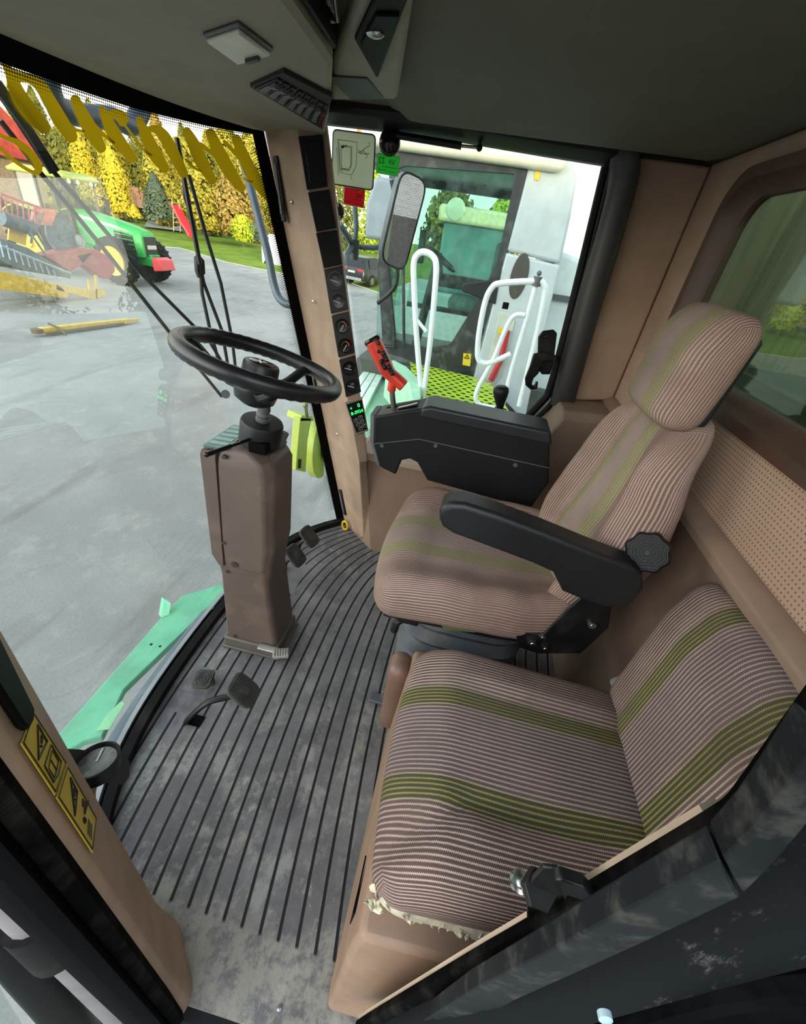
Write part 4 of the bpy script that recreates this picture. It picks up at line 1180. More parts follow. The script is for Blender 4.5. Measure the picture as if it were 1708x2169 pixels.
# ================================================================ arm console right of the driver
XN = 1.285
cs = thing('arm_console', 'black armrest console with red multifunction lever right of the driver seat', 'console', (1.35, 0, .55))
K_ = lambda px, py, dx=0.0: at(px, py, x=XN) + Vc((dx, 0, 0))
prof = [(793, 882), (893, 866), (1166, 922), (1163, 1022), (1120, 1085), (1100, 1072), (905, 1018), (884, 980), (868, 972), (850, 976), (838, 1006), (806, 990), (792, 940)]
m = M(); pts = [K_(*p) for p in prof]
m.prism(pts, (.12, 0, 0))
body = m.build('body', BLK, cs, bevel=.006, seg=3)
m = M()     # pale grey front nose, turned in
p0, p1, p2 = K_(793, 882), K_(792, 940), K_(806, 990)
m.loft([[p, p + Vc((.015, .018, 0)), p + Vc((.105, .020, 0)), p + Vc((.12, 0, 0))] for p in (p0, p1, p2)]); m.build('front_nose', GREY, cs, bevel=.004)
m = M()     # seam between the two shells
sv = [K_(792, 940), K_(888, 930), K_(1163, 991)]
m.tube([p + Vc((-.0008, 0, 0)) for p in sv], .0016, 6); m.build('shell_seam', GREY, body)
m = M()
ld = [(889, 884), (893, 864), (912, 860), (1168, 914), (1170, 944)]
m.prism([K_(*p) + Vc((-.005, 0, 0)) for p in ld], (.130, 0, 0)); m.build('lid', mat('console_lid', '#24272b', .38, grain=.4, gs=800, gd=.0006), cs, bevel=.010, seg=4)
for px, py in ((809, 944), (923, 944), (1092, 985)):
    c = K_(px, py); m = M(); m.cyl(c, c - Vc((.002, 0, 0)), .007, None, 16); m.cyl(c - Vc((.002, 0, 0)), c - Vc((.0026, 0, 0)), .003, None, 6); m.build('screw', GREY, body)
for px, py, r in ((959, 969, .016), (987, 985, .011)):
    c = K_(px, py); m = M(); m.lathe(c, (-1, 0, 0), [(r, -.001), (r, .0012), (r * .8, .0012), (r * .8, .0004), (.0005, .0004)], 24); m.build('plug', BLK, body, ang=30)
# slot and rocker on the sloping front top
sa, sb_ = K_(800, 881, .072), K_(884, 867, .072)
m = M(); d = (sb_ - sa).normalized(); up = Vc((1, 0, 0)).cross(d); up = up if up.z > 0 else -up
m.prism([sa + d * .015 + up * .001, sb_ - d * .005 + up * .001, sb_ - d * .005 + up * .001 + Vc((.018, 0, 0)), sa + d * .015 + up * .001 + Vc((.018, 0, 0))], up * .001); m.build('lever_slot', FRIT, body)
m = M(); cc = sa.lerp(sb_, .72) + Vc((-.04, 0, 0)); m.prism([cc - d * .035 + up * .001, cc + d * .035 + up * .001, cc + d * .035 + up * .009 + Vc((.0, 0, 0)), cc + up * .006, cc - d * .035 + up * .005], (.022, 0, 0)); m.build('rocker_switch', BLKS, body, bevel=.002)
# lever
XL = 1.35
l0, l1 = at(838, 876, x=XL), at(830, 822, x=XL)
m = M(); m.cyl(l0 - Vc((0, 0, .02)), l1, .0095, None, 16); rod = m.build('lever_rod', STEEL, cs)
g0, g1, g2 = at(790, 722, x=XL), at(822, 786, x=XL), at(856, 818, x=XL)
m = M()
gp = spline([g0, g0.lerp(g1, .5), g1, g1.lerp(g2, .55), g2], 5)
m.tube(gp, lambda t: .030 - .006 * smooth01((t - .35) / .3), 16, flat=(1.0, .85))
m.cyl(l1 - Vc((0, 0, .01)), l1 + Vc((0, 0, .03)), .015, .013, 16)
grip = m.build('grip', RED, cs, bevel=.004, seg=3, ang=40)
dg = (g1 - g0).normalized(); m = M(); m.lathe(g0, -dg, [(.028, -.004), (.0285, .004), (.024, .010), (.0005, .011)], 24); m.build('grip_cap', BLKS, grip, ang=40)
tow = (CAM - g1).normalized(); tow = (tow - dg * tow.dot(dg)).normalized()
sidev = dg.cross(tow)
R = Matrix((sidev, dg, tow)).transposed()
def gbtn(px, py, kind):
    b = at(px, py, x=XL - .028)
    m = M()
    if kind == 'round': m.cyl(b - tow * .006, b + tow * .004, .006, .005, 14)
    else:
        m.box(b, (.014, .034, .012), R); m.sphere(b + dg * .010 + tow * .006, .0055, 10); m.sphere(b - dg * .010 + tow * .006, .0055, 10)
    m.build('button' if kind == 'round' else 'rocker', BLKS, grip, bevel=.002)
for a in ((803, 727, 'round'), (802, 745, 'round'), (816, 755, 'r'), (812, 772, 'r'), (828, 784, 'r')): gbtn(*a)
m = M()
for k in range(4): 
    a = at(808 + k * 3.2, 786 - k * 2.0, x=XL - .026); m.tube([a - dg * .006, a + dg * .006], .0016, 6)
m.build('grip_ridges', RED, grip)
# gear lever behind the console
gl = thing('gear_lever', 'black pear-shaped lever knob behind the arm console', 'lever', at(1065, 872, x=1.56))
gc = at(1067, 833, x=1.56); gb = at(1064, 880, x=1.56)
m = M(); m.lathe(gb - Vc((0, 0, .05)), (gc - gb), [(.011, 0), (.011, .06), (.014, .085), (.024, .118), (.029, .138), (.027, .152), (.018, .160), (.0005, .162)], 22); m.build('knob', BLK, gl, ang=50)
m = M(); m.cyl(gb - Vc((0, 0, .36)), gb, .008); m.build('rod', STEEL, gl)
m = M(); m.lathe(gb - Vc((0, 0, .33)), (0, 0, 1), [(.05, 0), (.045, .02), (.03, .05), (.02, .12)], 20); m.build('boot', RUB, gl)

# ================================================================ right window fittings
XW = 1.764
W_ = lambda px, py, x=XW: at(px, py, x=x)
def sticker(name, label, pts, mt, rows=None, cat='sticker'):
    t = thing(name, label, cat, sum([W_(*p) for p in pts], Vc()) / len(pts))
    return t
def rounded(q, k=.06, n=5):
    o = []
    for i in range(4):
        p, a, b = q[i], q[i - 1], q[(i + 1) % 4]
        r = k * min((q[0] - q[1]).length, (q[1] - q[2]).length)
        u, v_ = (a - p).normalized() * r, (b - p).normalized() * r
        for j in range(n + 1):
            t_ = j / n; o.append(p + u * (1 - t_) ** 2 + v_ * t_ ** 2)
    return o
q = [W_(706, 274), W_(796, 286), W_(790, 403), W_(703, 389)]
t = thing('diagram_sticker', 'large pale rounded sticker with line diagram of the window exit', 'sticker', sum(q, Vc()) / 4)
m = M(); m.tube(rounded(q, .10), .0022, 6, closed=True); m.build('black_edge', INK, t)
m = M(); m.poly([p + Vc((-.0020, 0, 0)) for p in rounded([sum(q, Vc()) / 4 + (p - sum(q, Vc()) / 4) * .985 for p in q], .10)]); m.build('face', DECALW, t, smooth=False)
Q = lambda u, v, d=-.0028: bil(q, u, v) + Vc((d, 0, 0))
m = M()
lines = [[(.12, .17), (.58, .17), (.58, .60), (.48, .78), (.20, .76), (.12, .17)], [(.15, .20), (.20, .72)], [(.24, .26), (.46, .26), (.47, .60), (.42, .70), (.22, .70)], [(.20, .24), (.24, .74)], [(.26, .28), (.44, .28), (.45, .60), (.40, .68), (.22, .68)],
         [(.60, .30), (.66, .33), (.72, .30), (.80, .24), (.88, .20), (.86, .14)], [(.66, .33), (.76, .36), (.88, .34)], [(.72, .30), (.84, .38), (.80, .44)], [(.60, .34), (.70, .37)], [(.1, .3), (.16, .82)], [(.46, .80), (.49, .86)]]
for L in lines: m.tube([Q(*p) for p in L], .0011, 5)
m.build('line_drawing', DECALI, t)
m = M(); m.tube([Q(.22, .30), Q(.28, .28), Q(.34, .25)], .0016, 5); m.sphere(Q(.24, .29), .004, 8); m.build('handle_drawing', INK, t)
def vignette(name, label, pts, mt, txts, holes):
    q = [W_(*p) for p in pts]; c = sum(q, Vc()) / 4
    t = thing(name, label, 'sticker', c)
    m = M(); m.tube([c + (p - c) * .985 for p in q], .0016, 6, closed=True); m.build('white_edge', WSTK, t)
    m = M(); m.poly([c + (p - c) * .97 + Vc((-.0012, 0, 0)) for p in q]); m.build('face', mt, t, smooth=False)
    ux = (q[1] - q[0]).normalized(); uy = (q[0] - q[3]).normalized(); w_ = (q[1] - q[0]).length
    m = M()
    for s_, u, v, k in txts: m.text(s_, bil(q, u, v) + Vc((-.003, 0, 0)), -ux, uy, w_ * k)
    for u0, u1, v in ((.10, .45, .80), (.55, .85, .84), (.3, .9, .62)): m.tube([bil(q, u0, v) + Vc((-.0026, 0, 0)), bil(q, u1, v) + Vc((-.0026, 0, 0))], .0006, 4)
    m.build('print', INK, t, smooth=False)
    m = M()
    for u, v in holes: m.poly([bil(q, u, v) + Vc((-.003, 0, 0)) + (ux * math.cos(a) + uy * math.sin(a)) * .0028 for a in [2 * PI * k / 10 for k in range(10)]])
    m.build('punch_marks', WSTK, t, smooth=False)
vignette('inspection_sticker', 'green inspection sticker with mirrored 22 on the side window', [(800, 324), (848, 332), (843, 374), (797, 366)], GRN, [('22', .22, .34, .30), ('VII', .68, .36, .26)], [(.78, .14), (.90, .55)])
vignette('inspection_sticker', 'red inspection sticker below the diagram sticker on the side window', [(730, 396), (774, 402), (771, 441), (728, 432)], REDST, [('VII', .72, .40, .24)], [(.78, .14), (.92, .55)])
# round latch, gas strut, hook latch
c = W_(826, 302, 1.745); la = thing('window_lock', 'round glossy black turning lock at the top of the side window', 'lock', c)
m = M(); m.lathe(c + Vc((.02, 0, 0)), (-1, 0, 0), [(.018, 0), (.034, .012), (.036, .022), (.028, .036), (.0005, .040)], 30); m.build('knob', BLKS, la, ang=60)
m = M(); m.cyl(c + Vc((.02, 0, 0)), c + Vc((.045, 0, 0)), .012); m.build('spindle', ZINC, la)
c = W_(712, 448, 1.80); m = M(); m.lathe(c + Vc((.01, 0, 0)), (-1, 0, 0), [(.02, 0), (.03, .008), (.03, .016), (.0005, .020)], 24); tag(m.build('rubber_buffer', RUB), 'round black rubber buffer on the side glass beside the instrument pillar', 'buffer')
a, b, e = W_(840, 286, 1.735), W_(978, 309, 1.735), W_(1016, 313, 1.735)
gs_ = thing('gas_strut', 'black gas strut along the top edge of the side window', 'strut', a)
m = M(); m.cyl(a, b, .010, None, 14); m.build('cylinder', BLKM, gs_)
m = M(); m.cyl(b, e, .0045, None, 12); m.build('piston_rod', STEEL, gs_)
m = M(); m.sphere(e, .010, 12); m.tube([e, W_(1018, 262, 1.735)], .006, 8); m.build('end_bracket', BLKM, gs_)
lt = thing('window_latch', 'black hooked latch plate at the rear edge of the side window', 'latch', W_(1155, 750, 1.74))
pl_ = [(1140, 712), (1150, 700), (1172, 697), (1180, 705), (1172, 770), (1165, 792), (1148, 792), (1138, 780)]
m = M(); m.prism([W_(*p, 1.75) for p in pl_], (-.012, 0, 0)); m.build('mounting_plate', BLKM, lt, bevel=.004)
hk = [(1130, 748), (1150, 744), (1180, 752), (1180, 764), (1152, 764), (1140, 790), (1130, 800), (1126, 812), (1132, 818), (1134, 808), (1140, 806), (1138, 822), (1124, 824), (1113, 814), (1112, 800), (1122, 775)]
m = M(); m.prism([W_(*p, 1.735) for p in hk], (-.016, 0, 0)); m.build('hook', BLKM, lt, bevel=.004)
for px, py in ((1158, 714), (1152, 775)):
    c = W_(px, py, 1.738); m = M(); m.lathe(c, (-1, 0, 0), [(.006, 0), (.006, .002), (.0005, .004)], 14); m.build('rivet', BLKM, lt)

# ================================================================ decal on the left pillar, gauge on bracket
# the rear inner face of the left pillar: through ring points 3 and 4
za, zb_ = .3, 1.2
Ra, Rb = lring(za), lring(zb_)
dp0 = Ra[3]; dn = (Rb[3] - Ra[3]).cross(Ra[4] - Ra[3]).normalized()
if dn.dot(CAM - dp0) < 0: dn = -dn
D_ = lambda px, py: atp(px, py, dp0, dn)
def dq(*pts): return [D_(*p) for p in pts]
q = dq((66, 1507), (139, 1618), (114, 1686), (41, 1576))
q2 = dq((139, 1620), (203, 1735), (194, 1808), (116, 1690))
for nm, lab, q_, kind in (('warning_decal', 'upper yellow warning decal with triangle and book on the left pillar', q, 0), ('warning_decal', 'lower yellow warning decal with triangle and key on the left pillar', q2, 1)):
    t = thing(nm, lab, 'decal', sum(q_, Vc()) / 4)
    m = M(); m.prism([p + dn * .0006 for p in q_], dn * .0008); m.build('face', YEL, t, smooth=False)
    Q = lambda u, v: bil(q_, u, v) + dn * .0020
    m = M()
    # u runs along the pillar, v across
    tri = ((.10, .22), (.40, .50), (.10, .84)) if kind == 0 else ((.10, .25), (.36, .52), (.40, .86))
    tri = ((.16, .18), (.44, .24), (.40, .86)) if kind == 0 else ((.14, .20), (.36, .26), (.42, .84))
    m.tube([Q(*p) for p in tri], .0013, 6, closed=True)
    cx_, cy_ = sum(p[0] for p in tri) / 3, sum(p[1] for p in tri) / 3
    m.tube([Q(cx_ - .03, cy_ - .13), Q(cx_ + .01, cy_ + .02)], lambda k: .0024 - .001 * k, 6); m.sphere(Q(cx_ + .025, cy_ + .10), .0018, 8)
    if kind:
        m.tube([Q(.60, .18), Q(.63, .46)], lambda k: .0045 - .003 * k, 6); m.tube([Q(.52, .20), Q(.55, .36)], .0014, 6)
        m.tube([Q(.66 + .035 * math.cos(a), .60 + .06 * math.sin(a)) for a in [2 * PI * k / 12 for k in range(12)]], .0010, 6, closed=True)
        for k in range(3): m.tube([Q(.76 + .05 * k, .42), Q(.80 + .05 * k, .78)], .0007, 5)
    else:
        m.tube([Q(.54, .16), Q(.86, .20), Q(.90, .56), Q(.86, .84), Q(.56, .80)], .0009, 5, closed=True)
        m.tube([Q(.60, .24), Q(.80, .27), Q(.83, .52), Q(.62, .50)], .0007, 5, closed=True); m.tube([Q(.62, .50), Q(.66, .72), Q(.84, .74), Q(.83, .52)], .0007, 5)
    m.tube([Q(.03, .05), Q(.97, .05), Q(.97, .95), Q(.03, .95)], .0006, 5, closed=True)
    m.build('print', INK, t)
lv = thing('defrost_vent', 'long black vent strip high on the left pillar above the yellow decals', 'vent', D_(20, 1480))
vq = dq((-80, 1245), (54, 1512), (52, 1535), (42, 1552), (30, 1545), (-80, 1380))
m = M(); m.prism([p + dn * .0006 for p in vq], dn * .008); m.build('frame', FRIT, lv, bevel=.003)
gy = .50
gc = at(206, 1617, y=gy)
ig = thing('bracket_gauge', 'round black dial gauge on a bracket behind the left pillar, near the glass', 'gauge', gc)
gn = Vc((.18, .12, .95)).normalized()
m = M(); m.lathe(gc, gn, [(.032, -.020), (.034, -.005), (.036, .0), (.037, .010), (.034, .011), (.031, .002), (.0005, .002)], 36); m.build('housing', BLK, ig, ang=35)
a_, b_ = frame(gn)
m = M(); m.lathe(gc, gn, [(.0305, .0035), (.0005, .0035)], 30); m.build('dial', mat('grey_dial', '#b5b8b0', .4, var=.3, vs=60), ig)
nd = (at(222, 1630, y=gy) - at(200, 1608, y=gy)); nd = (nd - gn * nd.dot(gn)).normalized(); ns = nd.cross(gn)
m = M(); m.prism([gc + gn * .005 + nd * .000 - ns * .0015, gc + gn * .005 + nd * .026 - ns * .0015, gc + gn * .005 + nd * .026 + ns * .0015, gc + gn * .005 + ns * .0015], gn * .001); m.build('needle', NEEDLE, ig)
bp = [at(x, y, y=gy + .03) for x, y in ((126, 1590), (170, 1592), (250, 1604), (275, 1615), (274, 1645), (262, 1662), (205, 1656), (140, 1645))]
m = M(); m.prism(bp, gn * .006); m.build('bracket_plate', mat('dark_bracket', '#2a2f2f', .45), ig, bevel=.003)
m = M(); m.tube([gc + Vc((.0, .02, -.03)), gc + Vc((-.02, .03, -.10)), gc + Vc((-.05, .04, -.22)), Vc((.20, .53, .02))], .010, 8); m.build('bracket_leg', mat('olive_yellow_steel', '#8d8746', .5), ig)

# ================================================================ striker on the door post
XS2 = .150
S_ = lambda px, py, x=XS2: at(px, py, x=x)
st = thing('door_striker', 'black angled door striker bracket with a silver bolt pin by the torn seat corner', 'latch', S_(1150, 1890))
m = M(); m.prism([S_(*p) for p in ((1116, 1958), (1124, 1950), (1160, 1932), (1198, 1905), (1196, 1858), (1182, 1842), (1150, 1838), (1128, 1862), (1118, 1890))], (.004, 0, 0)); m.build('face_plate', BLKM, st, bevel=.0015)
m = M(); m.prism([S_(1172, 1833), S_(1186, 1832), S_(1235, 1848), S_(1262, 1880), S_(1250, 1893), S_(1228, 1875), S_(1200, 1866), S_(1196, 1880)], (-.010, 0, 0)); m.build('arm', BLKM, st, bevel=.0015)
p0 = S_(1146, 1884); p1 = S_(1104, 1868, XS2 + .012)
dr = (p1 - p0).normalized()
m = M(); m.lathe(p0, dr, [(.008, 0), (.008, .006), (.0052, .007), (.0052, .018), (.0078, .019), (.0078, .023), (.0058, .0235), (.0058, .034), (.0095, .035), (.0100, .040), (.0070, .041), (.0005, .039)], 22); m.build('pin', ZINC, st, ang=35)
m = M(); m.cyl(p0 - dr * .001, p0 + dr * .007, .0165, None, 6); m.build('nut', BLKM, st, bevel=.0008)
# ================================================================ outside: ground, lawn
G = -1.8
def gravel():
    t = NT('grey_gravel_yard')
    n1 = t.noise(.35, 8, .65); n2 = t.noise(3, 8, .7); n3 = t.noise(40, 6, .75)
    c = t.mix(t.sstep(n1, .35, .65), GRAVA, GRAVB)
    c = t.mix(t.math('MULTIPLY', t.sstep(n2, .5, .68), .45), c, GRAVC)
    c = t.mix(t.math('MULTIPLY', t.sstep(t.noise(1.2, 6, .6, stretch=(.35, 1.6, 1)), .54, .70), .45), c, GRAVD)
    c = t.mix(t.math('MULTIPLY', t.sstep(n3, .5, .7), .4), c, GRAVD)
    t.pbr(c, .95, 0, t.bump(n3, .5, .02), .1)
    return t.m
GRAVA, GRAVB, GRAVC, GRAVD = srgb('#90928d'), srgb('#a2a39d'), srgb('#b2b1a8'), srgb('#70716b')
m = M()
gpts = [(-60, -60), (-60, 60), (9, 60), (20, 33), (27, 28.5), (34.3, 24), (30.2, 17.8), (29.2, 13.5), (30.6, 9.4), (27.5, 6.2), (24, 2), (22, -60)]
m.prism([(x, y, G) for x, y in gpts], (0, 0, -.3))
struct(m.build('ground', gravel(), smooth=False))
def lawn():
    t = NT('short_lawn')
    n = t.noise(.6, 7, .7); n2 = t.noise(9, 6, .7)
    c = t.mix(t.sstep(n, .3, .7), srgb('#5d7a2c'), srgb('#84983a'))
    c = t.mix(t.math('MULTIPLY', t.sstep(n2, .45, .7), .5), c, srgb('#4c6524'))
    t.pbr(c, .95, 0, t.bump(n2, .6, .05), .1); return t.m
m = M()
lp_ = [(9, 60), (20, 33), (27, 28.5), (34.3, 24), (30.2, 17.8), (29.2, 13.5), (30.6, 9.4), (27.5, 6.2), (24, 2), (22, -60)]
L0 = [m.v((x, y, G + .01)) for x, y in lp_]
L1 = [m.v((x + 12, y + 6, G + .12)) for x, y in lp_]; L2 = [m.v((x + 130, y + 70, G + 1.0)) for x, y in lp_]
for a, b in ((L0, L1), (L1, L2)):
    for i in range(len(a) - 1): m.face([a[i], a[i + 1], b[i + 1], b[i]])
struct(m.build('lawn', lawn(), ang=180))
# small gravel lane across the lawn and the grassy dirt edge
m = M(); m.prism([(46, 36, G + .33), (60, 46, G + .42), (62, 43, G + .42), (48, 33, G + .34)], (0, 0, .02)); struct(m.build('lane', gravel(), smooth=False))

# ---------------------------------------------------------------- trees
def leafmat(name, a, b, c):
    t = NT(name)
    n = t.noise(1.3, 5, .7); n2 = t.noise(7, 3, .7)
    col = t.mix(t.sstep(n, .35, .65), srgb(a), srgb(b)); col = t.mix(t.math('MULTIPLY', t.sstep(n2, .45, .65), .6), col, srgb(c))
    t.pbr(col, .85, 0, None, .15); return t.m
LY = leafmat('yellow_green_needles', '#8a8430', '#b5a844', '#636428')
LG = leafmat('olive_foliage', '#565e26', '#8a863e', '#3b4420')
LT = leafmat('bright_yellow_needles', '#c4b036', '#dccb48', '#a3922c')
LB = leafmat('blue_green_needles', '#4b5c4e', '#6a7a68', '#344038')
LR = leafmat('russet_foliage', '#8d7740', '#b69a58', '#6a6a30')
LL = leafmat('bright_lime_foliage', '#9fb02c', '#c3d144', '#7d8f24')
BARK = mat('bark', '#5a4a38', .9)
def tree_parts(kind, h, r, n, leaf, seed):
    rnd = random.Random(seed); m = M()
    for i in range(n):
        z = rnd.random() ** .8 * h if kind == 'cone' else rnd.random() * h
        t = z / h
        if kind == 'cone': rr = r * (1 - t) ** .75 * (.85 + .3 * rnd.random())
        elif kind == 'column': rr = r * min(1, (1 - t) * 2.2) ** .6 * (.88 + .2 * rnd.random()) * (.75 + .25 * min(1, t * 5))
        else: rr = r * math.sin(PI * (.12 + .86 * t)) ** .6 * (.8 + .35 * rnd.random())
        a = rnd.random() * 2 * PI
        rr *= 1 + .18 * math.sin(a * 3 + t * 9 + seed)
        rr *= rnd.random() ** .25
        c = Vc((math.cos(a) * rr, math.sin(a) * rr, z + .15))
        o = Vc((math.cos(a), math.sin(a), rnd.uniform(-.2, .9))).normalized()
        s = leaf * rnd.uniform(.6, 1.3)
        d1 = o.cross(Vc((rnd.uniform(-1, 1), rnd.uniform(-1, 1), rnd.uniform(-1, 1)))).normalized(); d2 = (o * .6 + o.cross(d1) * .8).normalized()
        m.poly([c - d1 * s * .5, c + d2 * s * .4 + d1 * .0, c + d1 * s * .5, c + o * s * .5 - d2 * s * .5])
    return m
def plant(name, label, kind, x, y, h, r, n, leaf, mt, seed, z=None, group=None):
    z = G + .05 + max(0, (x - 34) * .008) if z is None else z
    t = thing(name, label, 'tree' if name != 'shrub' else 'shrub', (0, 0, 0), group)
    f = tree_parts(kind, h, r, n, leaf, seed).build('foliage', mt, t, smooth=False)
    m = M(); m.cyl((0, 0, -.2), (0, 0, h * .8), r * .09 + .03, .02, 8); m.build('trunk', BARK, t)
    t.location = (x, y, z)
    return t
# the row of evergreens beyond the lawn: three of them shown behind one another in each group
rows = []
rr = random.Random(3)
first = {}
def hedge(px, depth, ptop, kind, mt, key, label, wpx, n=1500, leaf=.5):
    w = wray(px, 470); 
    x = depth; y = CAM.y + w.y / w.x * x
    zt = at(px, ptop, x=depth).z
    hz = G + .05 + max(0, (x - 34) * .008)
    r = abs(at(px + wpx / 2, 470, x=depth).y - at(px - wpx / 2, 470, x=depth).y) / 2
    return plant('evergreen_tree', label, kind, x, y, zt - hz, r, n, leaf, mt, len(rows) * 7 + 3, None, 'evergreens beyond the lawn')
spec = []
for i in range(13):
    px = 60 + i * 44 + rr.uniform(-8, 8)
    spec.append((px, (62.5 if i % 2 else 70) + rr.uniform(-.3, .3), 205 + rr.uniform(-25, 40) + max(0, px - 300) * .30, 'cone', (LG, LY, LG, LR)[i % 4], 74))
for i in range(10):
    px = 120 + i * 46 + rr.uniform(-8, 8)
    spec.append((px, (51.5 if i % 2 else 57) + rr.uniform(-.2, .2), 285 + rr.uniform(-30, 30) + max(0, px - 300) * .10, 'blob', (LY, LG, LY)[i % 3], 60))
for i, s_ in enumerate(spec):
    rows.append(1)
    side = 'tall' if i < 13 else 'rounder'
    lab = 'tall conical evergreen in the sunlit row beyond the lawn' if i < 13 else 'rounded sunlit evergreen in the front of the row beyond the lawn'
    hedge(s_[0], s_[1], s_[2], s_[3], s_[4], '', lab, s_[5])['group'] = 'tall evergreens beyond the lawn' if i < 13 else 'rounded evergreens beyond the lawn'
def single(px, base, top, depth, wpx, kind, mt, name, label, n=1300, leaf=.35):
    rows.append(1)
    p = at(px, base, x=depth); tz = at(px, top, x=depth).z
    r = abs(at(px + wpx / 2, base, x=depth).y - at(px - wpx / 2, base, x=depth).y) / 2
    return plant(name, label, kind, p.x, p.y, tz - p.z, r, n, leaf, mt, len(rows) * 5, p.z)
single(258, 452, 322, 44, 40, 'column', LT, 'thuja', 'narrow yellow columnar thuja on the lawn behind the tractor', 1800, .3)
single(198, 440, 285, 46, 40, 'column', LT, 'thuja', 'yellow columnar thuja rising just above the tractor cab roof', 1600, .3)
single(288, 465, 438, 40, 24, 'cone', LT, 'shrub', 'very small yellow cone shrub beside the narrow thuja', 500, .2)
single(340, 470, 372, 46, 62, 'cone', LB, 'spruce', 'grey-blue spruce in the middle of the lawn left of the wipers', 1800, .32)
single(440, 490, 355, 44, 90, 'blob', LY, 'evergreen_tree', 'broad yellow evergreen right behind the middle wipers', 2600, .34)
single(505, 505, 375, 44, 80, 'blob', LR, 'leafy_tree', 'russet-leaved tree beside the upright grab rail', 2400, .34)
single(516, 515, 462, 36, 42, 'blob', LL, 'shrub', 'bright lime shrub at the lawn edge left of the grab rail', 900, .2)
single(545, 512, 478, 40, 40, 'blob', LB, 'shrub', 'dark green low shrub right behind the grab rail', 900, .2)
for k, (px, tp) in enumerate(((705, 372), (772, 355))): single(px, 545, tp, 62 + 7 * k, 90, 'blob', (LG, LL, LY)[k], 'leafy_tree', ('olive leafy tree behind the dark car, left of it', 'lime-tinted leafy tree above the dark car', 'yellowish leafy tree hidden mostly by the instrument pillar')[k], 2400, .4)
for k, (px, tp, d_) in enumerate(((940, 400, 38), (1055, 412, 46))): single(px, 560, tp, d_, 105, 'blob', (LG, LL)[k], 'leafy_tree', ('olive leafy tree seen through the second harvester cab, left', 'lime leafy tree seen through the second harvester cab, right')[k], 1800, .5)

# ---------------------------------------------------------------- red slide, fence
sl = thing('playground_slide', 'red playground slide on the lawn behind the wipers', 'slide', at(395, 490, x=42))
a, b = at(374, 442, x=42), at(408, 502, x=40.5)
m = M(); d = (b - a).normalized(); s_ = d.cross(Vc((0, 0, 1))).normalized(); u_ = s_.cross(d)
pth = [a - d * .4 + Vc((0, 0, .02)), a, a.lerp(b, .5) - Vc((0, 0, .15)), b - d * .6, b]
m.loft([[p + s_ * .32 + u_ * .22, p + s_ * .28, p - s_ * .28, p - s_ * .32 + u_ * .22, p - s_ * .36, p - s_ * .28 - u_ * .06, p + s_ * .28 - u_ * .06, p + s_ * .36] for p in pth]); m.build('chute', mat('red_plastic', '#d8323a', .4), sl)
for k in (-.3, .3): m = M(); m.tube([a + s_ * k + Vc((0, 0, .7)), a + s_ * k, Vc((a.x, a.y, G + .1)) + s_ * k - d * .8], .03, 6); m.build('ladder_rail', mat('pale_rail', '#c9c8bd', .4), sl)
for k in range(4): m = M(); p = a.lerp(Vc((a.x, a.y, G + .1)) - d * .8, .2 + .2 * k); m.tube([p - s_ * .3, p + s_ * .3], .025, 6); m.build('rung', MATS['pale_rail'], sl)
fe = thing('wooden_fence', 'pale weathered wooden fence between the spruce and the thuja', 'fence', at(300, 410, x=47))
m = M(); a, b = at(275, 398, x=50.5), at(328, 420, x=50)
for k in range(14):
    p = a.lerp(b, k / 13); m.box((p.x, p.y, p.z - .6), (.12, .35, 1.7 + .1 * math.sin(k * 5)))
m.build('boards', mat('weathered_board', '#8f6a58', .9, var=.3), fe)
# ---------------------------------------------------------------- red roofed house at the far left
hs = thing('house', 'house with red roof and pale wall at the left edge behind the tractor', 'house', (24, 27, G))
m = M(); m.box((23, 30.3, G + 2.0), (5, 9, 4.0)); m.build('wall', mat('pale_plaster', '#94836c', .9, var=.2), hs)
m = M(); m.prism([(20.0, 25.3, G + 3.8), (26.0, 25.3, G + 3.8), (23.0, 25.3, G + 6.4)], (0, 10, 0)); m.build('roof', mat('red_roof_tile', '#b5443a', .8, var=.25, vs=3), hs)
m = M(); m.box((22.2, 25.76, G + 1.5), (.9, .06, 1.1)); m.build('window', mat('dark_window', '#2b2f30', .2), hs)
m = M(); m.box((21.0, 25.7, G + 1.8), (.22, .16, 3.4)); m.build('downpipe', mat('red_paint', '#b8402e', .6), hs)

# ---------------------------------------------------------------- green tractor
TX, TY, TS = 17.4, 14.65, 1.13
TGRN = mat('tractor_green', '#2f9a4a', .35, var=.06, dirt='#8a9a70', ds=2, da=.2)
TYEL = mat('tractor_yellow', '#dfb936', .4, var=.06)
TIRE = mat('tyre_rubber', '#212325', .85, var=.15, dirt='#5c5b56', ds=3, da=.3, spec=.2)
def T(x, y, z): return Vc((TX + x * TS, TY + y * TS, G + z * TS))      # local: +y towards the tail
tr = thing('tractor', 'green tractor with yellow wheels and red front weight parked in the yard', 'tractor', T(0, 1.5, 0))
m = M()
def hr(y, w, z0_, z1, top): return [T(-w, y, z0_), T(-w, y, z1 - .12), T(-w + .06, y, z1 - .02), T(-w * .5, y, top), T(w * .5, y, top), T(w - .06, y, z1 - .02), T(w, y, z1 - .12), T(w, y, z0_)]
m.loft([hr(-1.02, .30, .95, 1.55, 1.60), hr(-.98, .36, .92, 1.66, 1.70), hr(-.6, .40, .90, 1.76, 1.80), hr(.4, .42, 1.0, 1.92, 1.97), hr(1.35, .42, 1.1, 2.0, 2.06)]); hood = m.build('hood', TGRN, tr, bevel=.02, ang=40)
m = M(); m.prism([T(-.28, -1.035, .98), T(.28, -1.035, .98), T(.30, -1.03, 1.55), T(-.30, -1.03, 1.55)], (0, -.03, 0)); m.build('grille', mat('dark_grille', '#23282a', .5), hood)
m = M()
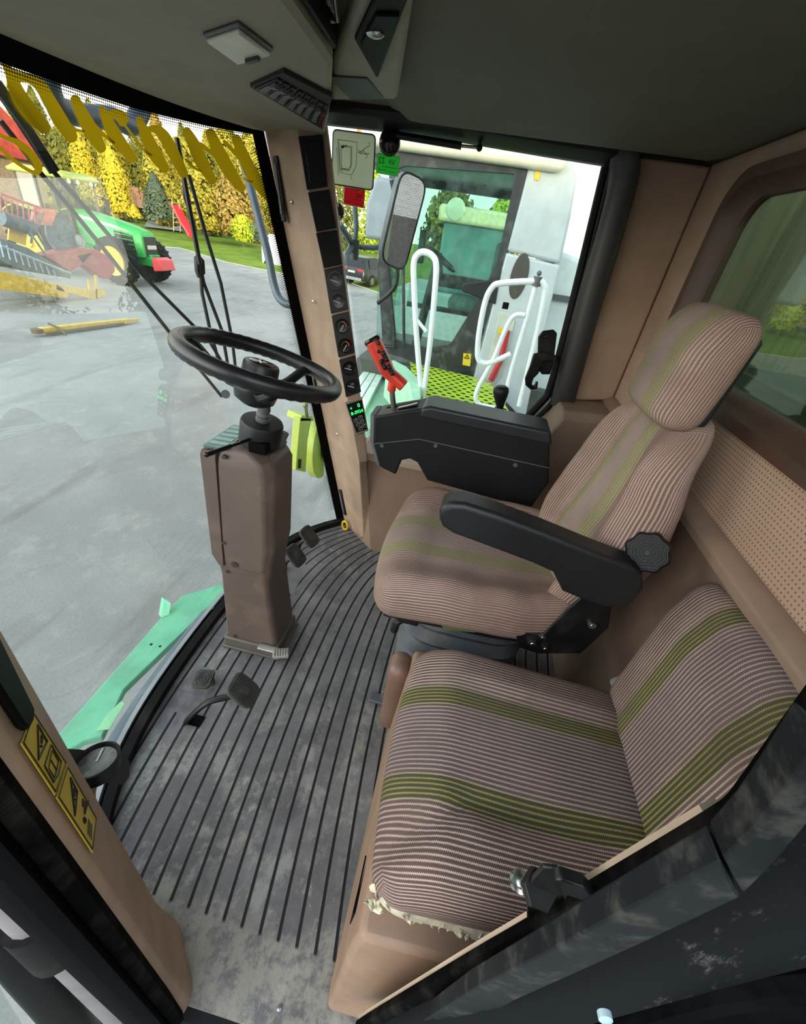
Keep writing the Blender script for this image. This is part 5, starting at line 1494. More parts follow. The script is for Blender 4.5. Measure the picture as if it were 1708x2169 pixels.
m.prism([T(-.395, -.75, 1.0), T(-.41, -.05, 1.05), T(-.425, -.05, 1.62), T(-.40, -.70, 1.55)], (-.012 * TS, 0, 0)); m.build('side_vent', MATS['dark_grille'], hood)
m = M()
for k in range(4):
    z_ = 1.12 + k * .13; m.prism([T(-.415, -.72, z_), T(-.43, -.07, z_ + .02), T(-.43, -.07, z_ + .045), T(-.415, -.72, z_ + .025)], (-.006, 0, 0))
m.build('vent_bars', TGRN, hood)
m = M(); m.prism([T(-.40, -.72, 1.62), T(-.43, 1.30, 1.84), T(-.43, 1.30, 1.92), T(-.41, -.1, 1.76)], (-.01, 0, 0)); m.build('white_stripe', mat('pale_stripe', '#e8e6c8', .4), hood)
m = M(); m.box(T(.0, -1.08, 1.24), (.42 * TS, .03, .12 * TS)); m.build('number_plate', WSTK, hood)
m = M(); m.box(T(0, -.2, .85), (.5, 2.2, .4)); m.box(T(0, -.95, .80), (.55, .55, .3)); m.box(T(0, 1.4, .9), (.7, 2.4, .6)); m.build('chassis', TGRN, tr, bevel=.03)
m = M(); m.loft([[T(-.42, -1.30, .55), T(.42, -1.30, .55), T(.42, -1.30, .98), T(-.42, -1.30, .98)], [T(-.36, -1.62, .60), T(.36, -1.62, .60), T(.36, -1.55, .92), T(-.36, -1.55, .92)]]); m.box(T(0, -1.2, .72), (.4, .3, .2)); m.build('front_weight', mat('red_weight', '#d6494c', .4, var=.08), tr, bevel=.03)
def wheel(x, y, r, w, name):
    c = T(x, y, r); sg = -1 if x < 0 else 1; W2 = w / 2 * TS; R_ = r * TS
    m = M(); m.lathe(c - Vc((W2, 0, 0)), (1, 0, 0), [(R_ * .56, 0), (R_ * .80, -.02), (R_ * .93, W2 * .25), (R_ * .95, W2), (R_ * .93, W2 * 1.75), (R_ * .80, 2 * W2 + .02), (R_ * .56, 2 * W2)], 40)
    for k in range(22):
        a0 = 2 * PI * k / 22
        for s2, sh in ((-1, 0), (1, PI / 22)):
            a_ = a0 + sh
            p = [c + Vc((s2 * W2 * f, math.cos(a_ + da) * R_ * rad, math.sin(a_ + da) * R_ * rad)) for f, da, rad in ((.05, .10, 1.0), (.98, -.06, .96), (.98, -.13, .96), (.05, .03, 1.0))]
            m.prism(p, (c - p[0]).normalized() * .06)
    tyre = m.build(name, TIRE, tr, ang=40)
    o = c + Vc((sg * W2, 0, 0))
    m = M(); m.lathe(o, (sg, 0, 0), [(R_ * .60, .004), (R_ * .58, .05), (R_ * .52, .035), (R_ * .34, .012), (R_ * .18, .03), (R_ * .16, .09), (.001, .09)], 30); m.build('rim', TYEL, tyre, ang=40)
    return tyre
wheel(-.84, -.30, .74, .44, 'front_wheel'); wheel(.86, -.30, .74, .44, 'front_wheel'); wheel(-1.0, 2.55, .93, .55, 'rear_wheel'); wheel(1.0, 2.55, .93, .55, 'rear_wheel')
m = M()
cab_b, cab_t = 1.35, 2.85
for (x, y, x2, y2) in ((-.62, 1.35, -.66, 1.30), (.62, 1.35, .66, 1.30), (-.78, 2.2, -.72, 2.2), (.78, 2.2, .72, 2.2), (-.70, 3.0, -.66, 2.95), (.70, 3.0, .66, 2.95)): m.bar(T(x, y, cab_b), T(x2, y2, cab_t), .08, .08)
m.build('cab_frame', mat('cab_frame_dark', '#3b3a2e', .5), tr)
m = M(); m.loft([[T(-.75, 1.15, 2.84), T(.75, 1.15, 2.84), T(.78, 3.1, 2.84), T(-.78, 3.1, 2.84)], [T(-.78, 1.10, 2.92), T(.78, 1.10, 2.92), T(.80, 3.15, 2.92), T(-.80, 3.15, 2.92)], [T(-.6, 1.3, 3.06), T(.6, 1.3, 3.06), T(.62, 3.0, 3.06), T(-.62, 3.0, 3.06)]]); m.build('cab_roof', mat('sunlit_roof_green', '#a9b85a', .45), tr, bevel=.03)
m = M()
for q_ in (((-.63, 1.36), (.63, 1.36)), ((-.64, 1.38), (-.78, 2.2)), ((-.78, 2.2), (-.70, 3.0)), ((.64, 1.38), (.78, 2.2)), ((.78, 2.2), (.70, 3.0))):
    (x0, y0), (x1, y1) = q_; m.poly([T(x0, y0, cab_b), T(x1, y1, cab_b), T(x1 * .96, y1, cab_t), T(x0 * .96, y0, cab_t)])
m.build('cab_glass', GLASSD, tr, smooth=False)
m = M(); m.box(T(0, 2.4, 1.35), (.55, .5, .2)); m.box(T(0, 2.7, 1.75), (.5, .15, .7)); m.build('seat', mat('tractor_seat', '#8a6a3a', .8), tr, bevel=.04)
for sx in (-1, 1):
    m = M(); arc = [T(sx * 1.0, 2.55 + 1.02 * math.cos(a), .93 + 1.02 * math.sin(a)) for a in [math.radians(25 + 130 * k / 10) for k in range(11)]]
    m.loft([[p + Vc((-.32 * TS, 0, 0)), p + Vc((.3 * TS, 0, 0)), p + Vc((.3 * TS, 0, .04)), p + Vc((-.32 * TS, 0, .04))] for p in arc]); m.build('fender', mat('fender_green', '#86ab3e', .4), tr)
for x in (-.55, -.2, .35): m = M(); m.lathe(T(x, 1.12, 2.80), (0, -1, 0), [(.02, -.05), (.075, 0), (.075, .02), (.001, .03)], 16); m.build('work_lamp', LAMPW, tr)
for sx in (-1, 1): m = M(); m.tube([T(sx * .66, 1.35, 2.5), T(sx * 1.0, 1.25, 2.45)], .02, 6); m.box(T(sx * 1.05, 1.25, 2.25), (.18, .06, .42)); m.build('mirror', MATS['cab_frame_dark'], tr)

# ---------------------------------------------------------------- harvester header standing beside the tractor
hd = thing('harvester_header', 'old red and blue-grey grain header with wire reel standing left of the tractor', 'header', (12, 13.6, G))
HX = 13.0
BLG = mat('blue_grey_steel', '#51636a', .5, .2, var=.25, dirt='#8b8d80', ds=2, da=.4)
HRED = mat('faded_red_paint', '#9c4a43', .6, var=.2, dirt='#8a7d70', ds=3, da=.3)
H_ = lambda px, py, y=13.6: at(px, py, y=y)
m = M(); m.prism([H_(160, 540), H_(205, 530), H_(240, 545), H_(245, 575), H_(232, 592), H_(215, 588), H_(190, 570), H_(175, 560)], (.0, .35, 0)); m.build('end_shield', mat('deep_red_shield', '#97303a', .45, var=.12, dirt='#8d8279', ds=3, da=.3), hd, bevel=.04)
m = M(); m.prism([H_(95, 542), H_(165, 527), H_(205, 528), H_(175, 562), H_(150, 575)], (0, .5, 0)); m.build('red_panel', HRED, hd, bevel=.03)
m = M(); m.prism([H_(0, 505), H_(60, 525), H_(150, 580), H_(150, 590), H_(60, 575), H_(0, 560)], (0, 1.2, 0)); m.build('trough', BLG, hd, bevel=.02)
m = M(); m.prism([H_(75, 440), H_(122, 445), H_(110, 478), H_(70, 475)], (0, .12, 0)); m.build('side_plate', mat('rusty_pink_plate', '#b06f5d', .7, var=.2), hd)
ca = H_(130, 500, 13.9)
m = M(); m.lathe(ca, (0, -1, 0), [(.001, .02), (.12, .03), (.14, 0), (.52, .01), (.55, .05), (.57, .05), (.57, 0)], 40); m.build('drive_disc', BLG, hd, ang=40)
m = M(); m.lathe(H_(168, 510, 13.8), (0, -1, 0), [(.001, .02), (.05, .03), (.16, .01), (.18, .05), (.18, 0)], 24); m.build('small_pulley', mat('pale_pulley', '#9a9f9c', .4, .3), hd, ang=40)
m = M()
for k in range(7):
    m.tube([H_(0 + k * 12, 416 + k * 4, 13.5), H_(3 + k * 12, 450 + k * 4, 13.3)], .02, 5)
m.tube([H_(0, 410, 13.5), H_(85, 440, 13.5)], .035, 6); m.tube([H_(0, 422, 13.6), H_(80, 450, 13.6)], .02, 6); m.build('reel_tines', HRED, hd)
m = M(); m.tube([H_(0, 460, 13.7), H_(68, 484, 13.7)], .20, 14); m.build('reel_tube', BLG, hd)
m = M(); m.tube([H_(75, 450, 13.5), H_(62, 500, 13.5)], .03, 6); m.tube([H_(70, 480, 13.6), H_(100, 530, 13.6)], .04, 6); m.tube([H_(100, 545, 13.4), H_(62, 490, 13.4)], .03, 6); m.tube([H_(92, 450), H_(68, 500), H_(66, 515)], .03, 6); m.build('reel_arms', BLG, hd)
m = M(); m.prism([H_(20, 484, 13.9), H_(58, 492, 13.9), H_(55, 520, 13.9), H_(18, 508, 13.9)], (0, .05, 0)); m.build('yellow_guard', TYEL, hd)
m = M()
for k in range(9): m.tube([H_(0 + 14 * k, 512 + k * 7.5, 13.4), H_(8 + 14 * k, 545 + k * 5.5, 13.2)], .018, 5)
m.tube([H_(0, 520, 13.4), H_(150, 580, 13.4)], .035, 6); m.build('cutter_fingers', mat('pale_cutter_steel', '#8fa3ab', .4, .3), hd)
# support legs of the header so that it stands on the yard
m = M()
for px in (40, 150): p = H_(px, 560, 13.9); m.bar(p, (p.x, p.y, G), .1, .1)
m.build('stand', BLG, hd)

# ---------------------------------------------------------------- yellow trailer drawbar and the loose beam
db = thing('yellow_trailer_frame', 'long yellow trailer frame with pointed drawbar lying in front of the header', 'trailer frame', (12.5, 13, G))
YB = mat('sunlit_yellow_steel', '#d2b24f', .5, var=.12, dirt='#8a7a45', ds=2, da=.35)
y_ = 12.9
D2 = lambda px, py, y=12.9: at(px, py, y=y)
m = M(); m.prism([D2(-60, 560), D2(122, 602), D2(146, 622), D2(142, 632), D2(-60, 606)], (0, .6, 0)); m.build('box_frame', YB, db, bevel=.01)
m = M(); m.prism([D2(118, 602), D2(185, 612), D2(206, 618), D2(224, 628), D2(222, 638), D2(206, 637), D2(120, 614)], (0, .12, 0)); m.build('drawbar', YB, db, bevel=.01)
m = M(); m.prism([D2(187, 592), D2(192, 592), D2(196, 612), D2(190, 618)], (0, .06, 0)); m.prism([D2(202, 582), D2(207, 584), D2(208, 616), D2(204, 616)], (0, .06, 0)); m.prism([D2(203, 613), D2(222, 615), D2(225, 635), D2(206, 634)], (0, .1, 0)); m.build('hitch_plates', YB, db)
m = M(); m.tube([D2(204, 612, 12.8), D2(206, 632, 12.8), D2(215, 640, 12.8), D2(230, 660, 12.2)], .02, 6, smooth=5); m.build('hose', BLK, db)
m = M(); p = D2(100, 615, 13.2)
for px in (20, 120): p = D2(px, 612, 13.2); m.bar((p.x, p.y, p.z), (p.x, p.y, G), .12, .12)
m.build('frame_feet', YB, db)
bm = thing('yellow_beam', 'loose yellow steel beam lying on the gravel in front of the trailer frame', 'beam', at(190, 690, z=G))
a, b = at(86, 700, z=G + .12), at(293, 677, z=G + .08)
m = M(); m.bar(a, b.lerp(a, .12), .16, .12); m.bar(b.lerp(a, .12), b, .10, .08); m.build('beam', YB, bm, bevel=.01)
m = M(); m.bar(a + Vc((0, -.14, -.05)), b.lerp(a, .22) + Vc((0, -.12, -.03)), .06, .05); m.build('lower_rod', mat('rusty_rod', '#6d5a3c', .7), bm)
m = M(); m.lathe(a - (b - a).normalized() * .08 - Vc((0, 0, .05)), (0, 0, 1), [(.06, 0), (.12, 0), (.12, .1), (.06, .1)], 20); m.tube([a + Vc((.25, 0, .12)), a + Vc((.3, -.2, .05)), a + Vc((.28, -.38, -.08))], .025, 6); m.build('hitch_eye', MATS['rusty_rod'], bm)

# ---------------------------------------------------------------- dark car on the lawn edge, white van far right of the grab rail
def car(name, label, cpx, cpy, x, L, hgt, mt, rot, dep):
    pass
ct = thing('car', 'dark grey suv car parked on the grass, seen between pillar and mirror', 'car', (29.6, 8.35, G))
CC = Vc((29.8, 8.2, G)); Rc = Matrix.Rotation(math.radians(-20), 3, 'Z')
c_ = lambda x, y, z: CC + Rc @ Vc((x, y, z))
m = M()   # nose away (+x), tail towards us
def cs_(x, w, z0_, zs_, zt, wt): return [c_(x, -w, z0_), c_(x, -w, zs_), c_(x, -wt, zt), c_(x, wt, zt), c_(x, w, zs_), c_(x, w, z0_)]
m.loft([cs_(-.95, .80, .45, .95, 1.0, .75), cs_(-.85, .90, .35, 1.0, 1.10, .80), cs_(-.45, .92, .30, 1.02, 1.60, .62), cs_(.6, .92, .3, 1.0, 1.66, .64), cs_(1.8, .92, .3, 1.0, 1.55, .62), cs_(2.5, .92, .3, .98, 1.05, .78), cs_(3.5, .86, .4, .8, .86, .7)])
m.build('body', mat('dark_car_paint', '#2b2f35', .25, .3), ct, bevel=.05, seg=3, ang=50)
m = M(); m.prism([c_(-.80, -.66, 1.08), c_(-.80, .66, 1.08), c_(-.50, .54, 1.50), c_(-.50, -.54, 1.50)], Rc @ Vc((-.05, 0, .03))); m.build('rear_window', BLKS, ct)
for s_ in (-1, 1):
    m = M(); m.prism([c_(-.35, s_ * .90, 1.06), c_(1.9, s_ * .90, 1.06), c_(1.5, s_ * .68, 1.52), c_(-.2, s_ * .68, 1.52)], Rc @ Vc((0, s_ * .04, .01))); m.build('side_window', BLKS, ct)
    m = M(); m.box(c_(-.93, s_ * .62, .92), (.08, .36, .14), Rc); m.build('tail_light', mat('red_lamp', '#c8222a', .2) if 'red_lamp' not in MATS else MATS['red_lamp'], ct, bevel=.02)
    for x_ in (0, 2.6): m = M(); m.cyl(c_(x_, s_ * .70, .36), c_(x_, s_ * .94, .36), .36, None, 28); w_ = m.build('wheel', TIRE, ct); m = M(); m.cyl(c_(x_, s_ * .93, .36), c_(x_, s_ * .955, .36), .22, None, 20); m.build('hubcap', STEEL, w_)
m = M(); m.box(c_(-1.0, 0, .80), (.03, .52, .12), Rc); m.build('number_plate', WSTK, ct)
m = M(); m.box(c_(-.93, 0, .42), (.14, 1.5, .18), Rc); m.build('bumper', mat('silver_bumper', '#8d9195', .4, .4), ct, bevel=.03)
vt = thing('white_van', 'white van half hidden by the windscreen border behind the grab rail', 'van', at(575, 530, x=33))
p = at(578, 528, x=33); m = M(); m.prism([(33, p.y - 1.6, p.z - 1.0), (33, p.y + .9, p.z - 1.0), (33, p.y + .9, p.z + .1), (33, p.y + .3, p.z + .9), (33, p.y - 1.6, p.z + 1.0)], (1.8, 0, 0)); m.build('body', WHT, vt, bevel=.1, seg=3)
m = M()
for k in (-1.1, .4): m.cyl((32.95, p.y + k, p.z - 1.0), (33.2, p.y + k, p.z - 1.0), .32, None, 20)
m.build('wheels', TIRE, vt)
m = M(); m.prism([(32.97, p.y + .28, p.z + .1), (32.97, p.y + .78, p.z + .1), (32.97, p.y + .28, p.z + .75)], (.02, 0, 0)); m.build('side_window', BLKS, vt)
# ================================================================ outside parts of this machine seen through the glass
# yellow vinyl lettering, mirrored from inside, lying on the windscreen
def zpx(p): return (p[0] * .363, 120 + p[1] * .363, p[2] * .363 * (1.36 if p[2] > 11 else 1.15))
def letter_mesh(strokes):
    """one flat piece of vinyl per letter: the strokes are merged before they are laid on the curved glass"""
    caps = []
    for pts in strokes:
        P = [Vc(zpx(p)) for p in pts]
        S = spline(P, 7) if len(P) > 2 else [P[0].lerp(P[1], k / 6) for k in range(7)]
        caps += list(zip(S, S[1:]))
    def sdf(x, y):
        best = 9e9
        for a, b in caps:
            dx, dy = b.x - a.x, b.y - a.y; L = dx * dx + dy * dy
            t = 0 if L < 1e-9 else max(0, min(1, ((x - a.x) * dx + (y - a.y) * dy) / L))
            d = math.hypot(x - a.x - dx * t, y - a.y - dy * t) - (a.z + (b.z - a.z) * t)
            if d < best: best = d
        return best
    st = 3.2
    x0 = min(min(a.x - a.z, b.x - b.z) for a, b in caps) - st; x1 = max(max(a.x + a.z, b.x + b.z) for a, b in caps) + st
    y0 = min(min(a.y - a.z, b.y - b.z) for a, b in caps) - st; y1 = max(max(a.y + a.z, b.y + b.z) for a, b in caps) + st
    nx, ny = int((x1 - x0) / st) + 1, int((y1 - y0) / st) + 1
    F = [[sdf(x0 + i * st, y0 + j * st) for j in range(ny + 1)] for i in range(nx + 1)]
    m = M(); cache = {}
    def vt(key, x, y):
        if key not in cache: cache[key] = m.v(onws(x, y, -.003))
        return cache[key]
    for i in range(nx):
        for j in range(ny):
            cs = [(i, j), (i + 1, j), (i + 1, j + 1), (i, j + 1)]; poly = []
            for k in range(4):
                p, q = cs[k], cs[(k + 1) % 4]; fp, fq = F[p[0]][p[1]], F[q[0]][q[1]]
                if fp < 0: poly.append(vt(p, x0 + p[0] * st, y0 + p[1] * st))
                if (fp < 0) != (fq < 0):
                    t = fp / (fp - fq); poly.append(vt((min(p, q), max(p, q)), x0 + (p[0] + (q[0] - p[0]) * t) * st, y0 + (p[1] + (q[1] - p[1]) * t) * st))
            if len(poly) > 2: m.face(poly)
    return m
LET = [
 ('letter_a', [[(20, 20, 14), (55, 90, 20), (110, 230, 34), (190, 340, 36), (262, 418, 24)], [(60, 80, 12), (110, 115, 20), (180, 130, 22), (235, 170, 26), (290, 260, 28), (345, 360, 32), (418, 468, 26)], [(405, 400, 8), (440, 425, 8), (488, 436, 7)]]),
 ('letter_i', [[(438, 248, 20), (478, 330, 26), (530, 430, 32), (590, 532, 22)], [(545, 395, 10), (600, 450, 9), (640, 485, 8), (668, 503, 6)]]),
 ('letter_r', [[(596, 305, 14), (640, 400, 26), (690, 490, 30), (772, 592, 20)], [(630, 340, 14), (680, 335, 22), (715, 360, 26), (712, 388, 14)], [(722, 390, 6), (780, 470, 7), (840, 545, 7), (885, 575, 5)]]),
 ('letter_a', [[(812, 365, 14), (852, 460, 24), (900, 560, 30), (962, 652, 20)], [(850, 430, 12), (900, 420, 16), (950, 455, 24), (1000, 540, 26), (1070, 680, 20)], [(1085, 600, 7), (1130, 645, 7), (1172, 668, 5)]]),
 ('letter_m', [[(1090, 435, 18), (1130, 510, 26), (1180, 620, 28), (1240, 722, 18)], [(1170, 510, 10), (1215, 545, 10), (1262, 590, 8)], [(1228, 445, 20), (1280, 560, 28), (1340, 670, 28), (1408, 768, 18)], [(1310, 495, 10), (1360, 550, 10), (1402, 600, 8)], [(1380, 480, 20), (1430, 600, 26), (1480, 700, 28), (1548, 790, 24)]]),
 ('letter_o', [[(-40, 440, 10), (30, 472, 10), (110, 505, 14), (190, 580, 16), (226, 655, 16), (200, 676, 10), (130, 640, 9), (50, 580, 9), (-30, 500, 9)]]),
 ('letter_tail', [[(1425, 708, 5), (1445, 724, 6), (1475, 730, 4)]]),
]
lt_ = thing('window_lettering', 'yellow script lettering stuck across the top of the windscreen, seen mirrored', 'lettering', onws(300, 260))
for nm, strokes in LET:
    letter_mesh(strokes).build(nm, LETTER, lt_, smooth=False)
# wipers outside the glass
WIP = mat('wiper_black', '#222426', .5, var=.15)
OW = lambda px, py, o=.06: onws(px, py, o)
def wiper(label, arms, blade, wr=.006):
    t = thing('wiper', label, 'wiper', OW(*arms[0][-1]))
    for a_ in arms: 
        m = M(); m.tube([OW(*p) for p in a_], wr, 8); m.build('arm', WIP, t)
    m = M(); m.tube([OW(p[0], p[1], .02) for p in blade], .006, 6, flat=(1, 1.6)); m.build('blade', WIP, t)
    return t
wl = wiper('twin-arm wiper running down from the upper left corner of the windscreen', [[(0, 255), (40, 305), (85, 365)], [(112, 362), (200, 462), (300, 580), (445, 725), (490, 800)], [(82, 362), (140, 430), (230, 540), (360, 705), (470, 840)]], [(-20, 165), (60, 275), (112, 365)])
m = M(); m.tube([OW(-10, 175, .05), OW(30, 232, .05), OW(116, 364, .05)], .014, 8, flat=(.6, 1)); m.build('blade_holder', WIP, wl)
wm = wiper('slim upright wiper with articulated blade in the middle of the windscreen', [[(388, 362), (392, 420), (410, 470), (420, 545), (432, 600), (470, 700), (484, 780)], [(400, 370), (420, 440), (440, 510), (468, 600), (480, 660), (492, 720), (505, 830)], [(424, 560), (428, 620), (443, 690), (470, 790)]], [(375, 292), (388, 365), (405, 460), (424, 560)])
m = M(); m.prism([OW(x, y, .055) for x, y in ((417, 545), (424, 540), (434, 552), (436, 580), (425, 590), (419, 575))], (0, .012, 0)); m.build('pivot_bracket', WIP, wm, bevel=.002)
m = M(); m.cyl(OW(478, 835, .02), OW(478, 835, .08), .016, None, 14); m.build('spindle', GREY, wm)
# upright grab rail and roof rail lamps outside
GR = mat('weathered_grey_tube', '#5d6a72', .45, .3, var=.2)
gt = [at(512, 330, x=1.95), at(528, 385, x=1.95), at(545, 450, x=1.95), at(568, 540, x=1.94), at(580, 600, x=1.93), at(592, 632, x=1.91), at(612, 645, x=1.89), at(640, 640, x=1.87)]
m = M(); m.tube(gt, .017, 12, smooth=6); tag(m.build('grab_rail', GR), 'grey upright grab rail outside the right edge of the windscreen', 'rail')
m = M(); yv = 1.32
m.tube([at(98, 150, y=yv), at(105, 190, y=yv), at(125, 228, y=yv), at(180, 245, y=yv), at(240, 250, y=yv), at(275, 265, y=yv), at(296, 240, y=yv), at(305, 205, y=yv)], .030, 12, smooth=6); tag(m.build('roof_rail', mat('dark_blue_tube', '#39434c', .4, .2)), 'dark curved roof rail outside behind the yellow letters', 'rail')

# green beam and dark ledge under the windscreen
LGN = mat('faded_green_paint', '#6fc296', .5, var=.12, dirt='#7f9a86', ds=4, da=.35)
LGN2 = mat('pale_green_paint', '#a9d8b4', .5, var=.08, dirt='#90a898', ds=5, da=.3)
fl_ = thing('front_beam', 'green painted steel beam outside below the windscreen', 'beam', at(300, 1380, z=-.15))
zz = -.16
a0, a1, b0, b1 = at(118, 1562, z=zz), at(385, 1262, z=zz), at(470, 1236, z=zz), at(262, 1462, z=zz)
m = M(); c0 = at(30, 1660, z=zz); c1 = at(175, 1570, z=zz)
m.prism([c0, a0, at(340, 1310, z=zz), a1, b0, at(478, 1252, z=zz), at(262, 1460, z=zz), at(215, 1560, z=zz), c1], (0, 0, -.03)); bmo = m.build('beam_top', LGN, fl_, bevel=.004)
m = M(); m.prism([at(342, 1308, z=zz + .002), at(348, 1270, z=zz + .05), at(362, 1278, z=zz + .05), at(358, 1302, z=zz + .002)], (.01, .02, 0)); m.build('lug', LGN, fl_)
for px, py in ((320, 1365), (339, 1369)): c = at(px, py, z=zz + .0005); m = M(); m.cyl(c, c + Vc((0, 0, .0008)), .005, None, 12); m.build('hole', FRIT, bmo)
m = M(); m.prism([at(x, y, z=zz + .003) for x, y in ((232, 1545), (205, 1548), (228, 1512), (258, 1485), (264, 1492), (250, 1515))], (0, 0, .002)); m.build('worn_patch', mat('pale_worn_green', '#8fd09a', .6), bmo)
le = thing('cab_front_ledge', 'dark grey-blue steel ledge between the green beam and the windscreen', 'ledge', at(300, 1440, z=-.08))
m = M(); m.loft([[Vc((p.x, p.y + .024, .020)), Vc((p.x, p.y + .075, -.03)), Vc((p.x, p.y + .135, -.13)), Vc((p.x, p.y + .13, -.16)), Vc((p.x, p.y + .02, -.10))] for p in [wsp(-.95 + 1.05 * i / 30, 0) for i in range(31)]]); m.build('sheet', mat('blue_grey_dusty_steel', '#48535f', .55, 0, var=.15, dirt='#77828a', ds=5, da=.4), le, ang=60)

# lime bracket right of the column
LIME = mat('lime_green_paint', '#aebd4e', .4, var=.08, dirt='#8d9a3a', ds=9, da=.3)
lb = thing('lime_bracket', 'lime green slotted steel bracket outside beside the steering column', 'bracket', at(650, 930, y=1.02))
B_ = lambda px, py, y=1.02: at(px, py, y=y)
m = M(); m.prism([B_(637, 884), B_(660, 886), B_(652, 935), B_(648, 1000), B_(627, 996), B_(630, 960)], (0, .05, 0)); pp_ = m.build('upright_plate', LIME, lb, bevel=.004)
m = M(); m.prism([B_(633, 973, 1.017), B_(639, 972, 1.017), B_(638, 992, 1.017), B_(632, 992, 1.017)], (0, .003, 0)); m.build('slot', INK, pp_)
m = M(); m.prism([B_(640, 880), B_(662, 882), B_(666, 892), B_(636, 893)], (.05, .12, 0)); m.build('top_flange', LIME, lb, bevel=.004)
cc_ = B_(690, 940, 1.06)
m = M(); m.prism([cc_ + Vc((.30 * math.cos(a), 0, .30 * math.sin(a))) for a in [math.radians(95 + 170 * k / 16) for k in range(17)]], (0, .06, 0)); m.build('curved_guard', LIME, lb, bevel=.004)
m = M(); m.lathe(cc_ + Vc((.0, -.02, .0)), (0, -1, 0), [(.12, -.02), (.13, .01), (.05, .02), (.001, .02)], 24); m.build('dark_hub', mat('dark_hub', '#3c4038', .6), lb)
m = M(); m.cyl(B_(651, 884), B_(648, 864), .012, None, 12); m.sphere(B_(647, 858), .02, 12); m.build('ball_bolt', mat('greenish_bolt', '#7f8a58', .4, .4), lb)

# ================================================================ mirrors on tube arms outside the side window
MIR = NT('mirror_glass'); gl_ = MIR.n('ShaderNodeBsdfGlossy'); gl_.inputs[0].default_value = (.86, .86, .88, 1); gl_.inputs['Roughness'].default_value = .0; MIR.l(gl_.outputs[0], MIR.out.inputs[0]); MIR = MIR.m
SH = mat('mirror_housing', '#6a6f72', .5, var=.1, dirt='#a2a8a6', ds=6, da=.4)
mx = 2.3
Mq = lambda px, py, x=mx: at(px, py, x=x)
mr_ = thing('wing_mirror', 'tall rectangular wing mirror with reflecting glass outside the side window', 'mirror', Mq(855, 470))
q = [Mq(852, 357), Mq(906, 385), Mq(856, 576), Mq(806, 552)]
ctr = sum(q, Vc()) / 4
vd = (ctr - CAM).normalized()
nq = (Vc((.27, -1.0, -.02)).normalized() - vd).normalized()      # turned so that the driver sees along the machine to the yard behind
q = [atp(852, 357, ctr, nq), atp(906, 385, ctr, nq), atp(856, 576, ctr, nq), atp(806, 552, ctr, nq)]
pr_ = rounded(q, .35)
m = M(); m.prism([p - nq * .002 for p in pr_], -nq * .035); m.build('shell', SH, mr_, bevel=.008)
m = M(); m.tube([p for p in pr_], .005, 6, closed=True); m.build('rim', BLK, mr_)
m = M(); m.poly([ctr + (p - ctr) * .97 + nq * .001 for p in pr_]); m.build('mirror_glass', MIR, mr_, smooth=False)
m = M(); m.tube([Mq(830, 380), Mq(836, 420, 2.32), Mq(822, 480, 2.33), Mq(812, 520, 2.32), Mq(800, 524, 2.3), Mq(772, 524, 2.28), Mq(748, 520, 2.25)], .012, 10, smooth=5); m.tube([Mq(748, 520, 2.25), Mq(730, 545, 2.1), Mq(722, 560, 1.9)], .014, 10); m.tube([Mq(748, 520, 2.25), Mq(722, 478, 2.1), Mq(706, 462, 1.9)], .014, 10); m.tube([Mq(752, 516, 2.25), Mq(755, 480, 2.25), Mq(752, 430, 2.25)], .012, 10); m.build('tube_arm', GR, mr_)
m = M(); c = Mq(752, 524, 2.24); m.cyl(c + Vc((0, 0, .03)), c - Vc((0, 0, .05)), .02); m.build('clamp', mat('clamp_dark', '#4a4f50', .5, .3), mr_)
# mirror of the second machine, seen from its back
m2_ = thing('wing_mirror', 'grey back of the second harvester wing mirror, left of the reflecting mirror', 'mirror', at(810, 440, x=3.9))
q2_ = [at(795, 372, x=3.9), at(842, 380, x=3.9), at(832, 512, x=3.9), at(772, 505, x=3.9), at(775, 430, x=3.9)]
m = M(); m.prism(q2_, (.10, 0, 0)); m.build('shell', mat('pale_mirror_back', '#8b959b', .45, var=.08), m2_, bevel=.03, seg=4)
m = M(); m.tube([at(838, 380, x=3.95), at(846, 400, x=3.95), at(838, 505, x=3.95), at(840, 600, x=3.95), at(800, 642, x=3.95)], .018, 8, smooth=5); m.build('arm', BLK, m2_)

# ================================================================ second harvester standing alongside
XO = 4.6
O = lambda px, py, x=XO: at(px, py, x=x)
hv = thing('combine_harvester', 'second combine harvester parked alongside: black-framed glass cab and white panels', 'harvester', (5.4, -.5, G))
OWH = mat('white_harvester_panel', '#b5bdbf', .4, var=.05, dirt='#a8aca4', ds=6, da=.3)
OBK = mat('cab_black_frame', '#26292a', .45, var=.15, dirt='#6d7068', ds=9, da=.35)
# door frame: outer loop minus glass opening, built as a ring
outer = [(832, 320), (1120, 338), (1108, 400), (1000, 800), (905, 775), (812, 745), (800, 560)]
glass = [(845, 350), (1092, 368), (1080, 430), (1052, 560), (1010, 640), (955, 728), (905, 738), (860, 728), (830, 715), (826, 560)]
def ringpts(pts, n=60):
    P = [O(*p) for p in pts]; L = [0]
    for i in range(len(P)): L.append(L[-1] + (P[(i + 1) % len(P)] - P[i]).length)
    c = sum(P, Vc()) / len(P)
    def hit(a):
        d = Vc((0, math.cos(a), math.sin(a)))
        best = None
        for i in range(len(P)):
            p, q_ = P[i] - c0, P[(i + 1) % len(P)] - c0
            e_ = q_ - p; den = d.y * e_.z - d.z * e_.y
            if abs(den) < 1e-9: continue
            t = (p.y * e_.z - p.z * e_.y) / den; u = (p.y * d.z - p.z * d.y) / den
            if t > 0 and -1e-6 <= u <= 1 + 1e-6: best = t if best is None else max(best, t)
        return c0 + d * (best or .5)
    c0 = O(945, 550)
    return [hit(2 * PI * k / n) for k in range(n)]
